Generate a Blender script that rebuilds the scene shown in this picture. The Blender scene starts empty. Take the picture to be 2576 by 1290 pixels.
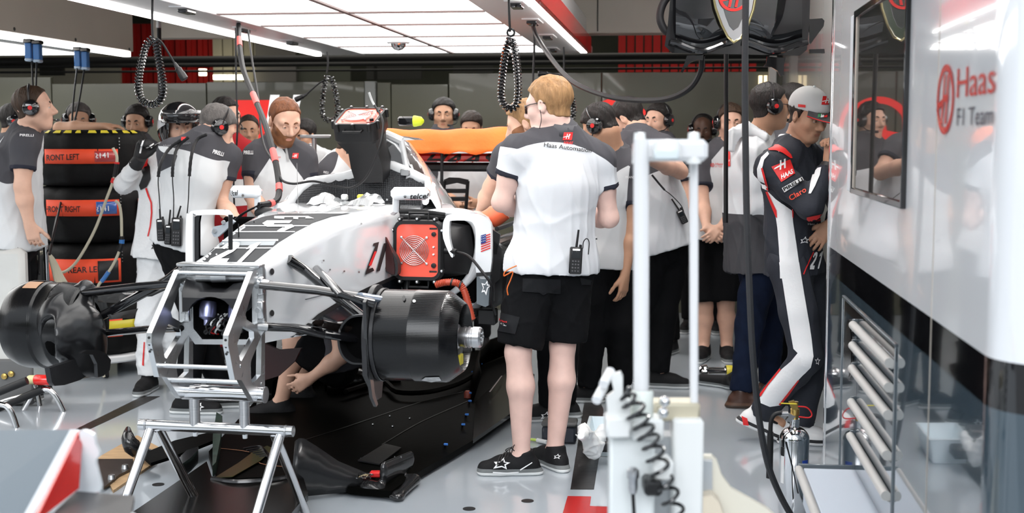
import bpy, bmesh, math, random, time
import numpy as np
from mathutils import Matrix, Vector
from mathutils.bvhtree import BVHTree
random.seed(7); RNG = np.random.RandomState(7); T0 = time.time()
SC = bpy.context.scene; COL = SC.collection
# ---------------------------------------------------------------- camera (image frame 2576 x 1290)
FPX, CX, CY, CH = 3300., 1288., 645., 1.52
PIT = math.atan(300 / FPX); PHI = math.radians(6.95)
cam = bpy.data.cameras.new('camera'); camo = bpy.data.objects.new('camera', cam); COL.objects.link(camo)
cam.sensor_width = 36.0; cam.lens = FPX / 2576 * 36; cam.clip_start = .05; cam.clip_end = 200
camo.location = (0, 0, CH); camo.rotation_euler = (math.pi / 2 - PIT, 0, 0); SC.camera = camo
cam.dof.use_dof = True; cam.dof.focus_distance = 6.0; cam.dof.aperture_fstop = 3.6
# ---------------------------------------------------------------- exposure, world, daylight
SC.view_settings.view_transform = 'Standard'; SC.view_settings.look = 'None'
SC.view_settings.gamma = 1; SC.view_settings.use_curve_mapping = False
SC.view_settings.exposure = 0.43
SC.cycles.use_denoising = True; SC.cycles.max_bounces = 7; SC.cycles.sample_clamp_indirect = 6
SC.cycles.caustics_reflective = False; SC.cycles.caustics_refractive = False
W = bpy.data.worlds.new('overcast_sky'); SC.world = W; W.use_nodes = True
_n = W.node_tree.nodes; _l = W.node_tree.links; _n.clear()
_o = _n.new('ShaderNodeOutputWorld'); _b = _n.new('ShaderNodeBackground'); _r = _n.new('ShaderNodeValToRGB')
_t = _n.new('ShaderNodeTexCoord'); _s = _n.new('ShaderNodeSeparateXYZ'); _m = _n.new('ShaderNodeMapRange')
_m.inputs[1].default_value = -.2; _m.inputs[2].default_value = .9
_l.new(_t.outputs['Generated'], _s.inputs[0]); _l.new(_s.outputs[2], _m.inputs[0]); _l.new(_m.outputs[0], _r.inputs[0])
_e = _r.color_ramp.elements; _e[0].color = (.55, .58, .62, 1); _e[0].position = .15; _e[1].color = (.86, .93, 1.0, 1); _e[1].position = .6
_l.new(_r.outputs[0], _b.inputs[0]); _b.inputs[1].default_value = 1.2; _l.new(_b.outputs[0], _o.inputs[0])
SUN = bpy.data.lights.new('daylight', 'SUN'); SUN.energy = 2.0; SUN.angle = math.radians(40); SUN.color = (.95, .97, 1)
_so = bpy.data.objects.new('daylight', SUN); COL.objects.link(_so); _so.rotation_euler = (math.radians(70), 0, math.radians(-5))
_h = bpy.data.lights.new('hall_ceiling_light', 'AREA'); _h.shape = 'RECTANGLE'; _h.size = 9; _h.size_y = 1.6; _h.energy = 38; _h.color = (1, .95, .85)
_ho = bpy.data.objects.new('hall_ceiling_light', _h); COL.objects.link(_ho); _ho.location = (.2, 13.4, 3.2)
PANEL_EMIT, STRIP_EMIT = 2.8, 6.0
# ---------------------------------------------------------------- pixel <-> world
A = np.array
CP = A([0, 0, CH])
def ray(px, py):
    u = (px - CX) / FPX; v = (CY - py) / FPX
    return A([u, math.cos(PIT) + v * math.sin(PIT), v * math.cos(PIT) - math.sin(PIT)])
def at(px, py, Y): r = ray(px, py); return CP + r * (Y / r[1])
def onz(px, py, z=0.): r = ray(px, py); return CP + r * ((z - CH) / r[2])
GR = A([math.cos(PHI), -math.sin(PHI), 0]); GF = A([math.sin(PHI), math.cos(PHI), 0]); UZ = A([0, 0, 1.])
def g(a, b, z=0.): return GR * a + GF * b + UZ * z          # garage axes: a to the side, b into the garage
def ona(px, py, a): r = ray(px, py); return CP + r * ((a - CP @ GR) / (r @ GR))
def onb(px, py, b): r = ray(px, py); return CP + r * ((b - CP @ GF) / (r @ GF))
def ont(px, py, p, n): r = ray(px, py); return CP + r * (((A(p) - CP) @ n) / (r @ n))
def nrm(v): v = A(v, float); return v / (np.linalg.norm(v) + 1e-12)
def lerp(a, b, t): return A(a) * (1 - t) + A(b) * t
# ---------------------------------------------------------------- materials
MATS = {}
def mat(name, col, rough=.5, metal=0., coat=0., var=.0, vs=8., bump=0., bs=60., kind='noise', zones=(), trans=0., alpha=1., emit=None, spec=.5, stretch=None, sheen=0., crough=.03):
    if name in MATS: return MATS[name]
    m = bpy.data.materials.new(name); m.use_nodes = True; N = m.node_tree.nodes; L = m.node_tree.links
    p = N['Principled BSDF']; MATS[name] = m
    c = tuple(col[:3]) + (1,)
    p.inputs['Base Color'].default_value = c; p.inputs['Roughness'].default_value = rough; p.inputs['Metallic'].default_value = metal
    p.inputs['Coat Weight'].default_value = coat; p.inputs['Coat Roughness'].default_value = crough
    p.inputs['Specular IOR Level'].default_value = spec
    if sheen: p.inputs['Sheen Weight'].default_value = sheen
    if trans: p.inputs['Transmission Weight'].default_value = trans
    if alpha < 1: p.inputs['Alpha'].default_value = alpha
    if emit: p.inputs['Emission Color'].default_value = c; p.inputs['Emission Strength'].default_value = emit
    src = None
    tc = N.new('ShaderNodeTexCoord'); mp = N.new('ShaderNodeMapping'); L.new(tc.outputs['Object'], mp.inputs[0])
    if stretch: mp.inputs['Scale'].default_value = stretch
    def rgb(cc):
        n = N.new('ShaderNodeRGB'); n.outputs[0].default_value = tuple(cc[:3]) + (1,); return n.outputs[0]
    if zones:
        src = rgb(c)
        for at_, cc in zones:
            a = N.new('ShaderNodeAttribute'); a.attribute_name = at_
            t = N.new('ShaderNodeMath'); t.operation = 'GREATER_THAN'; t.inputs[1].default_value = 0; L.new(a.outputs['Fac'], t.inputs[0])
            x = N.new('ShaderNodeMix'); x.data_type = 'RGBA'; L.new(t.outputs[0], x.inputs[0]); L.new(src, x.inputs[6]); x.inputs[7].default_value = tuple(cc[:3]) + (1,)
            src = x.outputs[2]
    if var:
        n = N.new('ShaderNodeTexNoise'); n.inputs['Scale'].default_value = vs; n.inputs['Detail'].default_value = 4; L.new(mp.outputs[0], n.inputs[0])
        r = N.new('ShaderNodeMapRange'); r.inputs[1].default_value = .3; r.inputs[2].default_value = .7; r.inputs[3].default_value = 1 - var; r.inputs[4].default_value = 1 + var * .5
        L.new(n.outputs[0], r.inputs[0])
        x = N.new('ShaderNodeMix'); x.data_type = 'RGBA'; x.blend_type = 'MULTIPLY'; x.inputs[0].default_value = 1
        L.new(src or rgb(c), x.inputs[6]); L.new(r.outputs[0], x.inputs[7]); src = x.outputs[2]
        r2 = N.new('ShaderNodeMapRange'); r2.inputs[3].default_value = max(0, rough - var * .2); r2.inputs[4].default_value = min(1, rough + var * .3); L.new(n.outputs[0], r2.inputs[0]); L.new(r2.outputs[0], p.inputs['Roughness'])
    if kind == 'carbon':
        w = N.new('ShaderNodeTexWave'); w.inputs['Scale'].default_value = bs; w.bands_direction = 'DIAGONAL'; w.inputs['Distortion'].default_value = .0; L.new(mp.outputs[0], w.inputs[0])
        x = N.new('ShaderNodeMix'); x.data_type = 'RGBA'; L.new(w.outputs[0], x.inputs[0]); x.inputs[6].default_value = c; x.inputs[7].default_value = tuple(min(1, v * 2.2 + .008) for v in c[:3]) + (1,); src = x.outputs[2]
    if bump:
        if kind == 'perf':
            n = N.new('ShaderNodeTexVoronoi'); n.inputs['Scale'].default_value = bs; n.inputs['Randomness'].default_value = 0; o = n.outputs['Distance']
        else:
            n = N.new('ShaderNodeTexNoise'); n.inputs['Scale'].default_value = bs; n.inputs['Detail'].default_value = 3; o = n.outputs[0]
        L.new(mp.outputs[0], n.inputs[0])
        b = N.new('ShaderNodeBump'); b.inputs['Strength'].default_value = bump; b.inputs['Distance'].default_value = .01; L.new(o, b.inputs['Height']); L.new(b.outputs[0], p.inputs['Normal'])
    if src is not None: L.new(src, p.inputs['Base Color'])
    return m
M_white = mat('white_gloss_paint', (.80, .82, .84), .18, coat=.6)
M_offwhite = mat('off_white_paint', (.68, .69, .69), .35, var=.05, vs=3)
M_black = mat('black_gloss', (.006, .006, .007), .12, coat=.6)
M_rubber = mat('black_rubber', (.007, .007, .008), .5, var=.1, spec=.35)
M_plastic = mat('black_plastic', (.008, .008, .009), .35, bump=.05, bs=300, spec=.4)
M_carbon = mat('carbon_fibre', (.005, .005, .0055), .2, coat=.25, kind='carbon', bs=260)
M_carbonm = mat('matt_carbon_fibre', (.008, .008, .009), .36, kind='carbon', bs=260, spec=.35)
M_alu = mat('machined_aluminium', (.70, .71, .72), .27, 1., var=.12, vs=5)
M_alud = mat('dull_aluminium', (.45, .46, .47), .35, 1., var=.15, vs=9)
M_chrome = mat('polished_steel', (.78, .78, .79), .09, 1., var=.05, vs=4)
M_steel = mat('brushed_steel', (.50, .50, .51), .28, 1., var=.1, vs=12, stretch=(1, 1, 30))
M_red = mat('signal_red_paint', (.62, .016, .012), .25, coat=.4)
M_redflat = mat('red_print', (.62, .012, .012), .55)
M_orange = mat('orange_red_cloth', (.85, .075, .022), .6, var=.08, vs=4)
M_grey = mat('slate_grey_paint', (.115, .135, .15), .2, coat=.5)
M_greyp = mat('mid_grey_print', (.09, .095, .105), .5)
M_inkb = mat('black_print', (.008, .008, .009), .5)
M_inkw = mat('white_print', (.82, .82, .82), .5)
M_void = mat('dark_void', (.0015, .0015, .0016), .9, spec=.05)  # near-black fill painting the shade inside openings and recesses
M_brass = mat('brass', (.55, .38, .12), .3, 1.)
M_yellow = mat('yellow_plastic', (.75, .62, .05), .4)
M_blue = mat('blue_socket_plastic', (.04, .17, .45), .35)
M_glass = mat('clear_film', (.9, .92, .93), .05, trans=.9, spec=.6)
# ---------------------------------------------------------------- objects
FR = {}
def link(o): COL.objects.link(o); return o
def meta(o, label=None, cat=None, group=None, kind=None):
    if label: o['label'] = label
    if cat: o['category'] = cat
    if group: o['group'] = group
    if kind: o['kind'] = kind
    return o
def thing(name, label, cat, loc=(0, 0, 0), group=None):
    o = link(bpy.data.objects.new(name, None)); o.empty_display_size = .1; o.location = Vector(loc)
    FR[o.name] = Matrix.Translation(Vector(loc)); return meta(o, label, cat, group)
def newmesh(name, V, F, mats, parent=None, smooth=True, angle=40, fm=None, attrs=None, label=None):
    V = np.asarray(V, float).reshape(-1, 3)
    if parent is not None: fr = FR[parent.name]
    else: fr = Matrix.Translation(Vector(V.mean(0)) if len(V) else Vector())
    inv = np.array(fr.inverted()); V = V @ inv[:3, :3].T + inv[:3, 3]
    me = bpy.data.meshes.new(name)
    if isinstance(F, np.ndarray):
        n, k = F.shape; me.vertices.add(len(V)); me.vertices.foreach_set('co', V.astype(np.float32).ravel())
        me.loops.add(n * k); me.loops.foreach_set('vertex_index', F.astype(np.int32).ravel())
        me.polygons.add(n); me.polygons.foreach_set('loop_start', np.arange(0, n * k, k, dtype=np.int32)); me.polygons.foreach_set('loop_total', np.full(n, k, np.int32))
        me.update(calc_edges=True); me.validate()
    else:
        me.from_pydata([tuple(v) for v in V], [], F); me.update()
    for m in (mats if isinstance(mats, (list, tuple)) else [mats]): me.materials.append(m)
    if fm is not None: me.polygons.foreach_set('material_index', np.asarray(fm, np.int32))
    if smooth:
        me.polygons.foreach_set('use_smooth', np.ones(len(me.polygons), bool))
        if angle < 180: me.set_sharp_from_angle(angle=math.radians(angle))
    for k, v in (attrs or {}).items():
        a = me.attributes.new(k, 'FLOAT', 'POINT'); a.data.foreach_set('value', np.asarray(v, np.float32))
    o = link(bpy.data.objects.new(name, me))
    if parent is not None: o.parent = parent
    else: o.matrix_world = fr
    FR[o.name] = fr
    if label: o['label'] = label
    return o
def perp(d):
    d = nrm(d); a = UZ if abs(d[2]) < .9 else A([1., 0, 0]); x = nrm(np.cross(a, d)); return x, np.cross(d, x)
def smoothpts(pts, n=8, closed=False):
    P = [A(p, float) for p in pts]
    if len(P) < 3: return P
    out = []; m = len(P); rng = range(m) if closed else range(m - 1)
    for i in rng:
        p0 = P[(i - 1) % m] if closed or i > 0 else 2 * P[0] - P[1]; p1 = P[i]; p2 = P[(i + 1) % m]
        p3 = P[(i + 2) % m] if closed or i + 2 < m else 2 * P[-1] - P[-2]
        for k in range(n):
            t = k / n; out.append(.5 * ((2 * p1) + (p2 - p0) * t + (2 * p0 - 5 * p1 + 4 * p2 - p3) * t * t + (3 * p1 - p0 - 3 * p2 + p3) * t ** 3))
    if not closed: out.append(P[-1])
    return out
class MB:
    def __init__(s): s.V = []; s.F = []; s.fm = []; s.mi = 0
    def add(s, V, F):
        b = len(s.V); s.V += [tuple(v) for v in V]; s.F += [tuple(b + i for i in f) for f in F]; s.fm += [s.mi] * len(F); return s
    def box(s, c, size, bev=0., X=(1, 0, 0), Y=(0, 1, 0)):
        X = nrm(X); Y = nrm(Y); Z = np.cross(X, Y); h = A(size, float) / 2; b = min(bev, min(h) * .95)
        if b <= 0:
            V = [A(c) + X * sx * h[0] + Y * sy * h[1] + Z * sz * h[2] for sz in (-1, 1) for sy in (-1, 1) for sx in (-1, 1)]
            return s.add(V, [(0, 2, 3, 1), (4, 5, 7, 6), (0, 1, 5, 4), (2, 6, 7, 3), (0, 4, 6, 2), (1, 3, 7, 5)])
        V = []; ix = {}
        for sx in (-1, 1):
            for sy in (-1, 1):
                for sz in (-1, 1):
                    for k in range(3):
                        d = [(h[j] if j == k else h[j] - b) for j in range(3)]
                        ix[sx, sy, sz, k] = len(V); V.append(A(c) + X * sx * d[0] + Y * sy * d[1] + Z * sz * d[2])
        F = []
        for k in range(3):
            i, j = [(1, 2), (2, 0), (0, 1)][k]
            for sg in (-1, 1):
                def key(p, q):
                    t = [0, 0, 0]; t[k] = sg; t[i] = p; t[j] = q; return (t[0], t[1], t[2], k)
                f = [ix[key(-1, -1)], ix[key(1, -1)], ix[key(1, 1)], ix[key(-1, 1)]]; F.append(f if sg > 0 else f[::-1])
            for p in (-1, 1):
                for q in (-1, 1):
                    def k2(e, w):
                        t = [0, 0, 0]; t[k] = e; t[i] = p; t[j] = q; return (t[0], t[1], t[2], w)
                    f = [ix[k2(-1, i)], ix[k2(1, i)], ix[k2(1, j)], ix[k2(-1, j)]]; F.append(f if p * q < 0 else f[::-1])
        for sx in (-1, 1):
            for sy in (-1, 1):
                for sz in (-1, 1):
                    f = [ix[sx, sy, sz, k] for k in range(3)]; F.append(f if sx * sy * sz > 0 else f[::-1])
        return s.add(V, F)
    def tube(s, pts, r, n=10, caps=True, closed=False, sm=0, flat=1., up=None):
        P = smoothpts(pts, sm, closed) if sm else [A(p, float) for p in pts]; m = len(P)
        rs = [r] * m if np.isscalar(r) else list(np.interp(np.linspace(0, 1, m), np.linspace(0, 1, len(r)), r))
        T = []
        for i in range(m):
            a = P[(i - 1) % m] if closed or i else P[0]; b = P[(i + 1) % m] if closed or i < m - 1 else P[-1]; T.append(nrm(b - a))
        x, y = perp(T[0])
        if up is not None: y = nrm(A(up) - T[0] * (A(up) @ T[0])); x = np.cross(y, T[0])
        V = []
        for i in range(m):
            if i: x = nrm(x - T[i] * (x @ T[i])); y = np.cross(T[i], x)
            for k in range(n):
                t = 2 * math.pi * k / n; V.append(P[i] + x * math.cos(t) * rs[i] + y * math.sin(t) * rs[i] * flat)
        F = [(i * n + k, i * n + (k + 1) % n, ((i + 1) % m) * n + (k + 1) % n, ((i + 1) % m) * n + k) for i in range(m if closed else m - 1) for k in range(n)]
        if caps and not closed: F += [tuple(range(n))[::-1], tuple((m - 1) * n + k for k in range(n))]
        return s.add(V, F)
    def lathe(s, prof, o, axis, n=32, X=None):
        ax = nrm(axis); x, y = perp(ax)
        if X is not None: x = nrm(A(X) - ax * (A(X) @ ax)); y = np.cross(ax, x)
        V = []; m = len(prof)
        for r, h in prof:
            for k in range(n):
                t = 2 * math.pi * k / n; V.append(A(o) + ax * h + (x * math.cos(t) + y * math.sin(t)) * max(r, 1e-5))
        F = [(i * n + k, i * n + (k + 1) % n, (i + 1) * n + (k + 1) % n, (i + 1) * n + k) for i in range(m - 1) for k in range(n)]
        return s.add(V, F)
    def prism(s, poly, o, X, Y, th):
        X = nrm(X); Y = nrm(Y); Z = np.cross(X, Y); n = len(poly)
        V = [A(o) + X * p[0] + Y * p[1] for p in poly] + [A(o) + X * p[0] + Y * p[1] + Z * th for p in poly]
        F = [tuple(range(n))[::-1], tuple(range(n, 2 * n))] + [(k, (k + 1) % n, n + (k + 1) % n, n + k) for k in range(n)]
        return s.add(V, F)
    def slab(s, P, d):          # polygon of 3d points extruded by vector d
        n = len(P); d = A(d)
        V = [A(p) for p in P] + [A(p) + d for p in P]
        return s.add(V, [tuple(range(n))[::-1], tuple(range(n, 2 * n))] + [(k, (k + 1) % n, n + (k + 1) % n, n + k) for k in range(n)])
    def loft(s, rings, closed=True, caps=True):
        n = len(rings[0]); V = [v for r in rings for v in r]; m = len(rings); kk = n if closed else n - 1
        F = [(i * n + k, i * n + (k + 1) % n, (i + 1) * n + (k + 1) % n, (i + 1) * n + k) for i in range(m - 1) for k in range(kk)]
        if caps and closed: F += [tuple(range(n))[::-1], tuple((m - 1) * n + k for k in range(n))]
        return s.add(V, F)
    def sphere(s, c, r, n=12, m=8):
        r = A([r, r, r] if np.isscalar(r) else r, float); V = []
        for i in range(m + 1):
            t = math.pi * (i / m)
            for k in range(n):
                q = 2 * math.pi * k / n; V.append(A(c) + r * A([max(math.sin(t), 1e-4) * math.cos(q), max(math.sin(t), 1e-4) * math.sin(q), -math.cos(t)]))
        return s.add(V, [(i * n + k, i * n + (k + 1) % n, (i + 1) * n + (k + 1) % n, (i + 1) * n + k) for i in range(m) for k in range(n)])
    def build(s, name, m, parent=None, smooth=True, angle=40, label=None, solid=0.):
        o = newmesh(name, s.V, s.F, m, parent, smooth, angle, fm=s.fm if isinstance(m, (list, tuple)) else None, label=label)
        if solid:
            k = o.modifiers.new('thickness', 'SOLIDIFY'); k.thickness = solid; k.offset = 0
        return o
def tag(o, label, cat, group=None): return meta(o, label, cat, group)
def struct(o): o['kind'] = 'structure'; return o
def copytree(o, parent=None):
    c = link(o.copy()); c.parent = parent; FR[c.name] = FR[o.name]
    if parent is not None: c.matrix_parent_inverse = o.matrix_parent_inverse
    for ch in list(o.children): copytree(ch, c)
    return c
# ---------------------------------------------------------------- flat shapes, lettering and marks laid on surfaces
def _curve_mesh(cu):
    ob = bpy.data.objects.new('tmp', cu); me = ob.to_mesh(); V = np.zeros(len(me.vertices) * 3); me.vertices.foreach_get('co', V)
    F = [tuple(p.vertices) for p in me.polygons]; ob.to_mesh_clear(); bpy.data.objects.remove(ob); bpy.data.curves.remove(cu)
    return V.reshape(-1, 3), F
def shape2d(contours, ext=0., bev=0.):
    cu = bpy.data.curves.new('s', 'CURVE'); cu.dimensions = '2D'; cu.fill_mode = 'BOTH'; cu.extrude = ext; cu.bevel_depth = bev
    for c in contours:
        sp = cu.splines.new('POLY'); sp.points.add(len(c) - 1); sp.use_cyclic_u = True
        for i, p in enumerate(c): sp.points[i].co = (p[0], p[1], 0, 1)
    return _curve_mesh(cu)
def text2d(txt, ext=0., bold=0., shear=0., space=1.):
    cu = bpy.data.curves.new('t', 'FONT'); cu.body = txt; cu.size = 1.38; cu.offset = bold; cu.shear = shear; cu.resolution_u = 3; cu.extrude = ext; cu.space_character = space
    return _curve_mesh(cu)
def refine(V, F, step):
    bm = bmesh.new(); vs = [bm.verts.new(v) for v in V]
    for f in F:
        try: bm.faces.new([vs[i] for i in f])
        except ValueError: pass
    bmesh.ops.remove_doubles(bm, verts=bm.verts, dist=1e-5)
    bmesh.ops.triangulate(bm, faces=bm.faces)
    for _ in range(6):
        L = [e for e in bm.edges if e.calc_length() > step]
        if not L or len(bm.faces) > 5000: break
        bmesh.ops.subdivide_edges(bm, edges=L, cuts=1); bmesh.ops.triangulate(bm, faces=[f for f in bm.faces if len(f.verts) > 3])
    bm.verts.index_update(); V = np.array([v.co[:] for v in bm.verts]); F = [tuple(v.index for v in f.verts) for f in bm.faces]; bm.free(); return V, F
_BVH = {}
def bvh(objs):
    k = tuple(o.name for o in objs)
    if k not in _BVH:
        V = []; F = []
        for o in objs:
            me = o.data; b = len(V); fr = FR[o.name]; V += [fr @ v.co for v in me.vertices]; F += [tuple(b + i for i in p.vertices) for p in me.polygons]
        _BVH[k] = BVHTree.FromPolygons(V, F)
    return _BVH[k]
def lay_px(name, V2, F, to_px, objs, m, parent, off=.002, step=6., label=None, Y=6.):
    """cut a flat mark to shape and lay it on the surface of objs; to_px takes 2-D shape coords to picture coords"""
    px = np.array([to_px(v[0], v[1]) for v in V2]); V, F = refine(np.c_[px, np.zeros(len(px))], F, step); T = bvh(objs); P = []; ok = []; last = None
    for v in V:
        r = nrm(ray(v[0], v[1])); h = T.ray_cast(Vector(CP), Vector(r), 60)
        if h[0] is None: P.append(None); continue
        n = A(h[1]); n = n if n @ r < 0 else -n
        P.append(A(h[0]) + n * off * .7 - r * off * .6)
    good = [p for p in P if p is not None]
    if not good: print('LAY MISS', name, parent.name if parent else ''); return None
    F = [f for f in F if all(P[i] is not None for i in f)]
    D = np.array([p[1] if p is not None else 0 for p in P])
    F = [f for f in F if max(D[list(f)]) - min(D[list(f)]) < .12]
    P = [p if p is not None else good[0] for p in P]
    used = sorted({i for f in F for i in f}); ix = {u: i for i, u in enumerate(used)}
    if not used: print('LAY EMPTY', name); return None
    return newmesh(name, [P[u] for u in used], [tuple(ix[i] for i in f) for f in F], m, parent, True, 180, label=label)
def patch(name, poly, objs, m, parent, off=.002, step=9., label=None, sm=0):
    if sm: poly = [p[:2] for p in smoothpts([A([p[0], p[1], 0.]) for p in poly], sm, True)]
    poly = [(p[0], -p[1]) for p in poly]; V, F = shape2d([poly]); return lay_px(name, V, F, lambda x, y: (x, -y), objs, m, parent, off, step, label)
def patches(name, polys, objs, m, parent, off=.002, step=9., label=None):
    V, F = shape2d([[(p[0], -p[1]) for p in c] for c in polys]); return lay_px(name, V, F, lambda x, y: (x, -y), objs, m, parent, off, step, label)
def write(name, txt, p0, p1, h, objs, m, parent, off=.003, bold=0., shear=0., vx=None, label=None, step=8., fit=True):
    """lettering whose baseline runs from picture point p0 to p1, capitals h picture-pixels high"""
    V, F = text2d(txt, bold=bold, shear=shear); x0, x1 = V[:, 0].min(), V[:, 0].max(); p0 = A(p0, float); p1 = A(p1, float); d = p1 - p0
    up = A(vx, float) if vx is not None else nrm(A([d[1], -d[0]])) * 1.; up = up / np.linalg.norm(up) * h
    return lay_px(name, V, F, lambda x, y: tuple(p0 + d * ((x - x0) / (x1 - x0)) + up * y), objs, m, parent, off, step, label)
def flat_text(name, txt, o, X, Y, size, m, parent, bold=0., shear=0., width=None, th=.001, label=None):
    V, F = text2d(txt, bold=bold, shear=shear); X = nrm(X); Y = nrm(Y); Z = np.cross(X, Y); w = V[:, 0].max() - V[:, 0].min(); sx = (width / w) if width else size
    P = [A(o) + X * (v[0] - V[:, 0].min()) * sx + Y * v[1] * size + Z * th for v in V]; return newmesh(name, P, F, m, parent, False, label=label)
def flat_shape(name, contours, o, X, Y, m, parent, th=.001, label=None, ext=0.):
    V, F = shape2d(contours, ext); X = nrm(X); Y = nrm(Y); Z = np.cross(X, Y)
    return newmesh(name, [A(o) + X * v[0] + Y * v[1] + Z * (v[2] + th) for v in V], F, m, parent, bool(ext), label=label)
def circ(cx, cy, rx, ry=None, n=40, a0=0, a1=360):
    ry = ry or rx; return [(cx + rx * math.cos(math.radians(a0 + (a1 - a0) * k / n)), cy + ry * math.sin(math.radians(a0 + (a1 - a0) * k / n))) for k in range(n if a1 - a0 == 360 else n + 1)]
# badge: slanted H with a cross wing inside a ring (unit radius)
RING = [circ(0, 0, 1, 1), circ(0, 0, .80, .80)]
HMARK = [(-.42, -.75), (-.22, -.75), (-.10, -.08), (.20, -.08), (.06, -.75), (.26, -.75), (.52, .75), (.32, .75), (.22, .14), (-.06, .14), (.06, .75), (-.14, .75), (-.27, .02), (-.98, -.12), (-.98, -.34), (-.32, -.18)]
HBOX = [(-1, -.52), (.75, -.52), (1, 1), (-.75, 1)]
HWHITE = [(-.55, -.35), (-.32, -.35), (-.2, .12), (.15, .16), (.02, -.35), (.25, -.35), (.58, .85), (.35, .85), (.24, .42), (-.12, .36), (.02, .85), (-.2, .85), (-.32, .3), (-1.1, .12), (-1.15, -.05), (-.38, .08)]
STAR = [(-1.0, -.55), (-.62, -.1), (-.85, .28), (-.2, .25), (.35, .75), (.38, .2), (1.0, .05), (.45, -.2), (.55, -.75), (.0, -.42)]
def star_outline(w=.13):
    c = A(STAR); return [STAR, [tuple(p * .62) for p in c]]
def mark(name, contours, c, s, objs, m, parent, rot=0., sx=1., off=.0035, label=None, step=6., skew=0.):
    V, F = shape2d(contours); co, si = math.cos(math.radians(rot)), math.sin(math.radians(rot))
    def f(x, y):
        x = x * sx + y * skew; return (c[0] + s * (x * co - y * si), c[1] - s * (x * si + y * co))
    return lay_px(name, V, F, f, objs, m, parent, off, step, label)
# ---------------------------------------------------------------- people: one smooth surface grown from tapered limbs
class Pr:
    __slots__ = 'a b ra rb fa fs fe k op kind Mx r lo hi tag fs0'.split()
def cone(a, b, ra, rb, k=.03, flat=None, fe=False, op='+', tag='', fs0=False):
    p = Pr(); p.kind = 0; p.a = A(a, float); p.b = A(b, float); p.ra, p.rb, p.k, p.op, p.fe, p.tag, p.fs0 = ra, rb, k, op, fe, tag, fs0
    p.fa, p.fs = (nrm(flat[0]), flat[1]) if flat else (None, 1.)
    r = max(ra, rb); p.lo = np.minimum(p.a, p.b) - r; p.hi = np.maximum(p.a, p.b) + r; return p
def ell(c, r, axes, k=.02, op='+', tag=''):
    p = Pr(); p.kind = 1; p.a = A(c, float); p.r = A(r, float); p.Mx = A(axes, float); p.k, p.op, p.tag = k, op, tag; R = max(r); p.lo = p.a - R; p.hi = p.a + R; return p
def ev(p, X, Y, Z, off=0.):
    x, y, z = X - p.a[0], Y - p.a[1], Z - p.a[2]
    if p.kind == 1:
        M = p.Mx; q = [M[i][0] * x + M[i][1] * y + M[i][2] * z for i in range(3)]; r = p.r + off
        k0 = np.sqrt(sum((q[i] / r[i]) ** 2 for i in range(3))) + 1e-9; k1 = np.sqrt(sum((q[i] / r[i] ** 2) ** 2 for i in range(3))) + 1e-9
        return k0 * (k0 - 1) / k1
    d = p.b - p.a
    L = np.linalg.norm(d) + 1e-9; u0 = d / L; ax = x * u0[0] + y * u0[1] + z * u0[2]
    if p.fa is not None:
        t = (x * p.fa[0] + y * p.fa[1] + z * p.fa[2]) * (p.fs - 1); x = x + t * p.fa[0]; y = y + t * p.fa[1]; z = z + t * p.fa[2]
        d = d + p.fa * (d @ p.fa) * (p.fs - 1)
    dd = d @ d + 1e-9; t = np.clip((x * d[0] + y * d[1] + z * d[2]) / dd, 0, 1)
    r = np.sqrt((x - t * d[0]) ** 2 + (y - t * d[1]) ** 2 + (z - t * d[2]) ** 2) - (p.ra + (p.rb - p.ra) * t) - off
    if p.fa is not None: r = r / (1 + (p.fs - 1) * .35)
    if p.fe: r = np.maximum(r, ax - L)
    if p.fs0: r = np.maximum(r, -ax)
    return r
def axis_coords(lo, hi, h, fine):
    out = [lo]; x = lo
    while x < hi:
        s = h
        for (a, b, fh) in fine:
            if a - h < x < b: s = min(s, fh)
        x += s; out.append(x)
    return A(out)
def grow(prims, h, off=0., fine=(), cuts=(), extra=None, smooth=1):
    """prims -> (verts, quads); fine = [(lo3, hi3, step)]; cuts = [(point, normal)] keep the side the normal points away from"""
    lo = np.min([p.lo for p in prims if p.op == '+'], 0) - off - 2.5 * h - .01; hi = np.max([p.hi for p in prims if p.op == '+'], 0) + off + 2.5 * h + .01
    ax = [axis_coords(lo[i], hi[i], h, [(f[0][i], f[1][i], f[2]) for f in fine]) for i in range(3)]
    F = np.full([len(a) for a in ax], 1., np.float32)
    for p in prims:
        m = abs(off) + p.k + 2.2 * h; sl = []
        for i in range(3):
            a = max(0, np.searchsorted(ax[i], p.lo[i] - m) - 1); b = min(len(ax[i]), np.searchsorted(ax[i], p.hi[i] + m) + 1); sl.append(slice(a, b))
        if any(s.stop - s.start < 1 for s in sl): continue
        X = ax[0][sl[0]][:, None, None]; Y = ax[1][sl[1]][None, :, None]; Z = ax[2][sl[2]][None, None, :]
        d = ev(p, X, Y, Z, off); B = F[sl[0], sl[1], sl[2]]
        if p.op == '+':
            hh = np.clip(.5 + .5 * (B - d) / p.k, 0, 1); F[sl[0], sl[1], sl[2]] = B * (1 - hh) + d * hh - p.k * hh * (1 - hh)
        else:
            d = -d; hh = np.clip(.5 - .5 * (B - d) / p.k, 0, 1); F[sl[0], sl[1], sl[2]] = B * (1 - hh) + d * hh + p.k * hh * (1 - hh)
    X = ax[0][:, None, None]; Y = ax[1][None, :, None]; Z = ax[2][None, None, :]
    for c, n in cuts: F = np.maximum(F, (X - c[0]) * n[0] + (Y - c[1]) * n[1] + (Z - c[2]) * n[2])
    if extra is not None: F = extra(F, X, Y, Z)
    return nets(F, ax, smooth)
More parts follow.
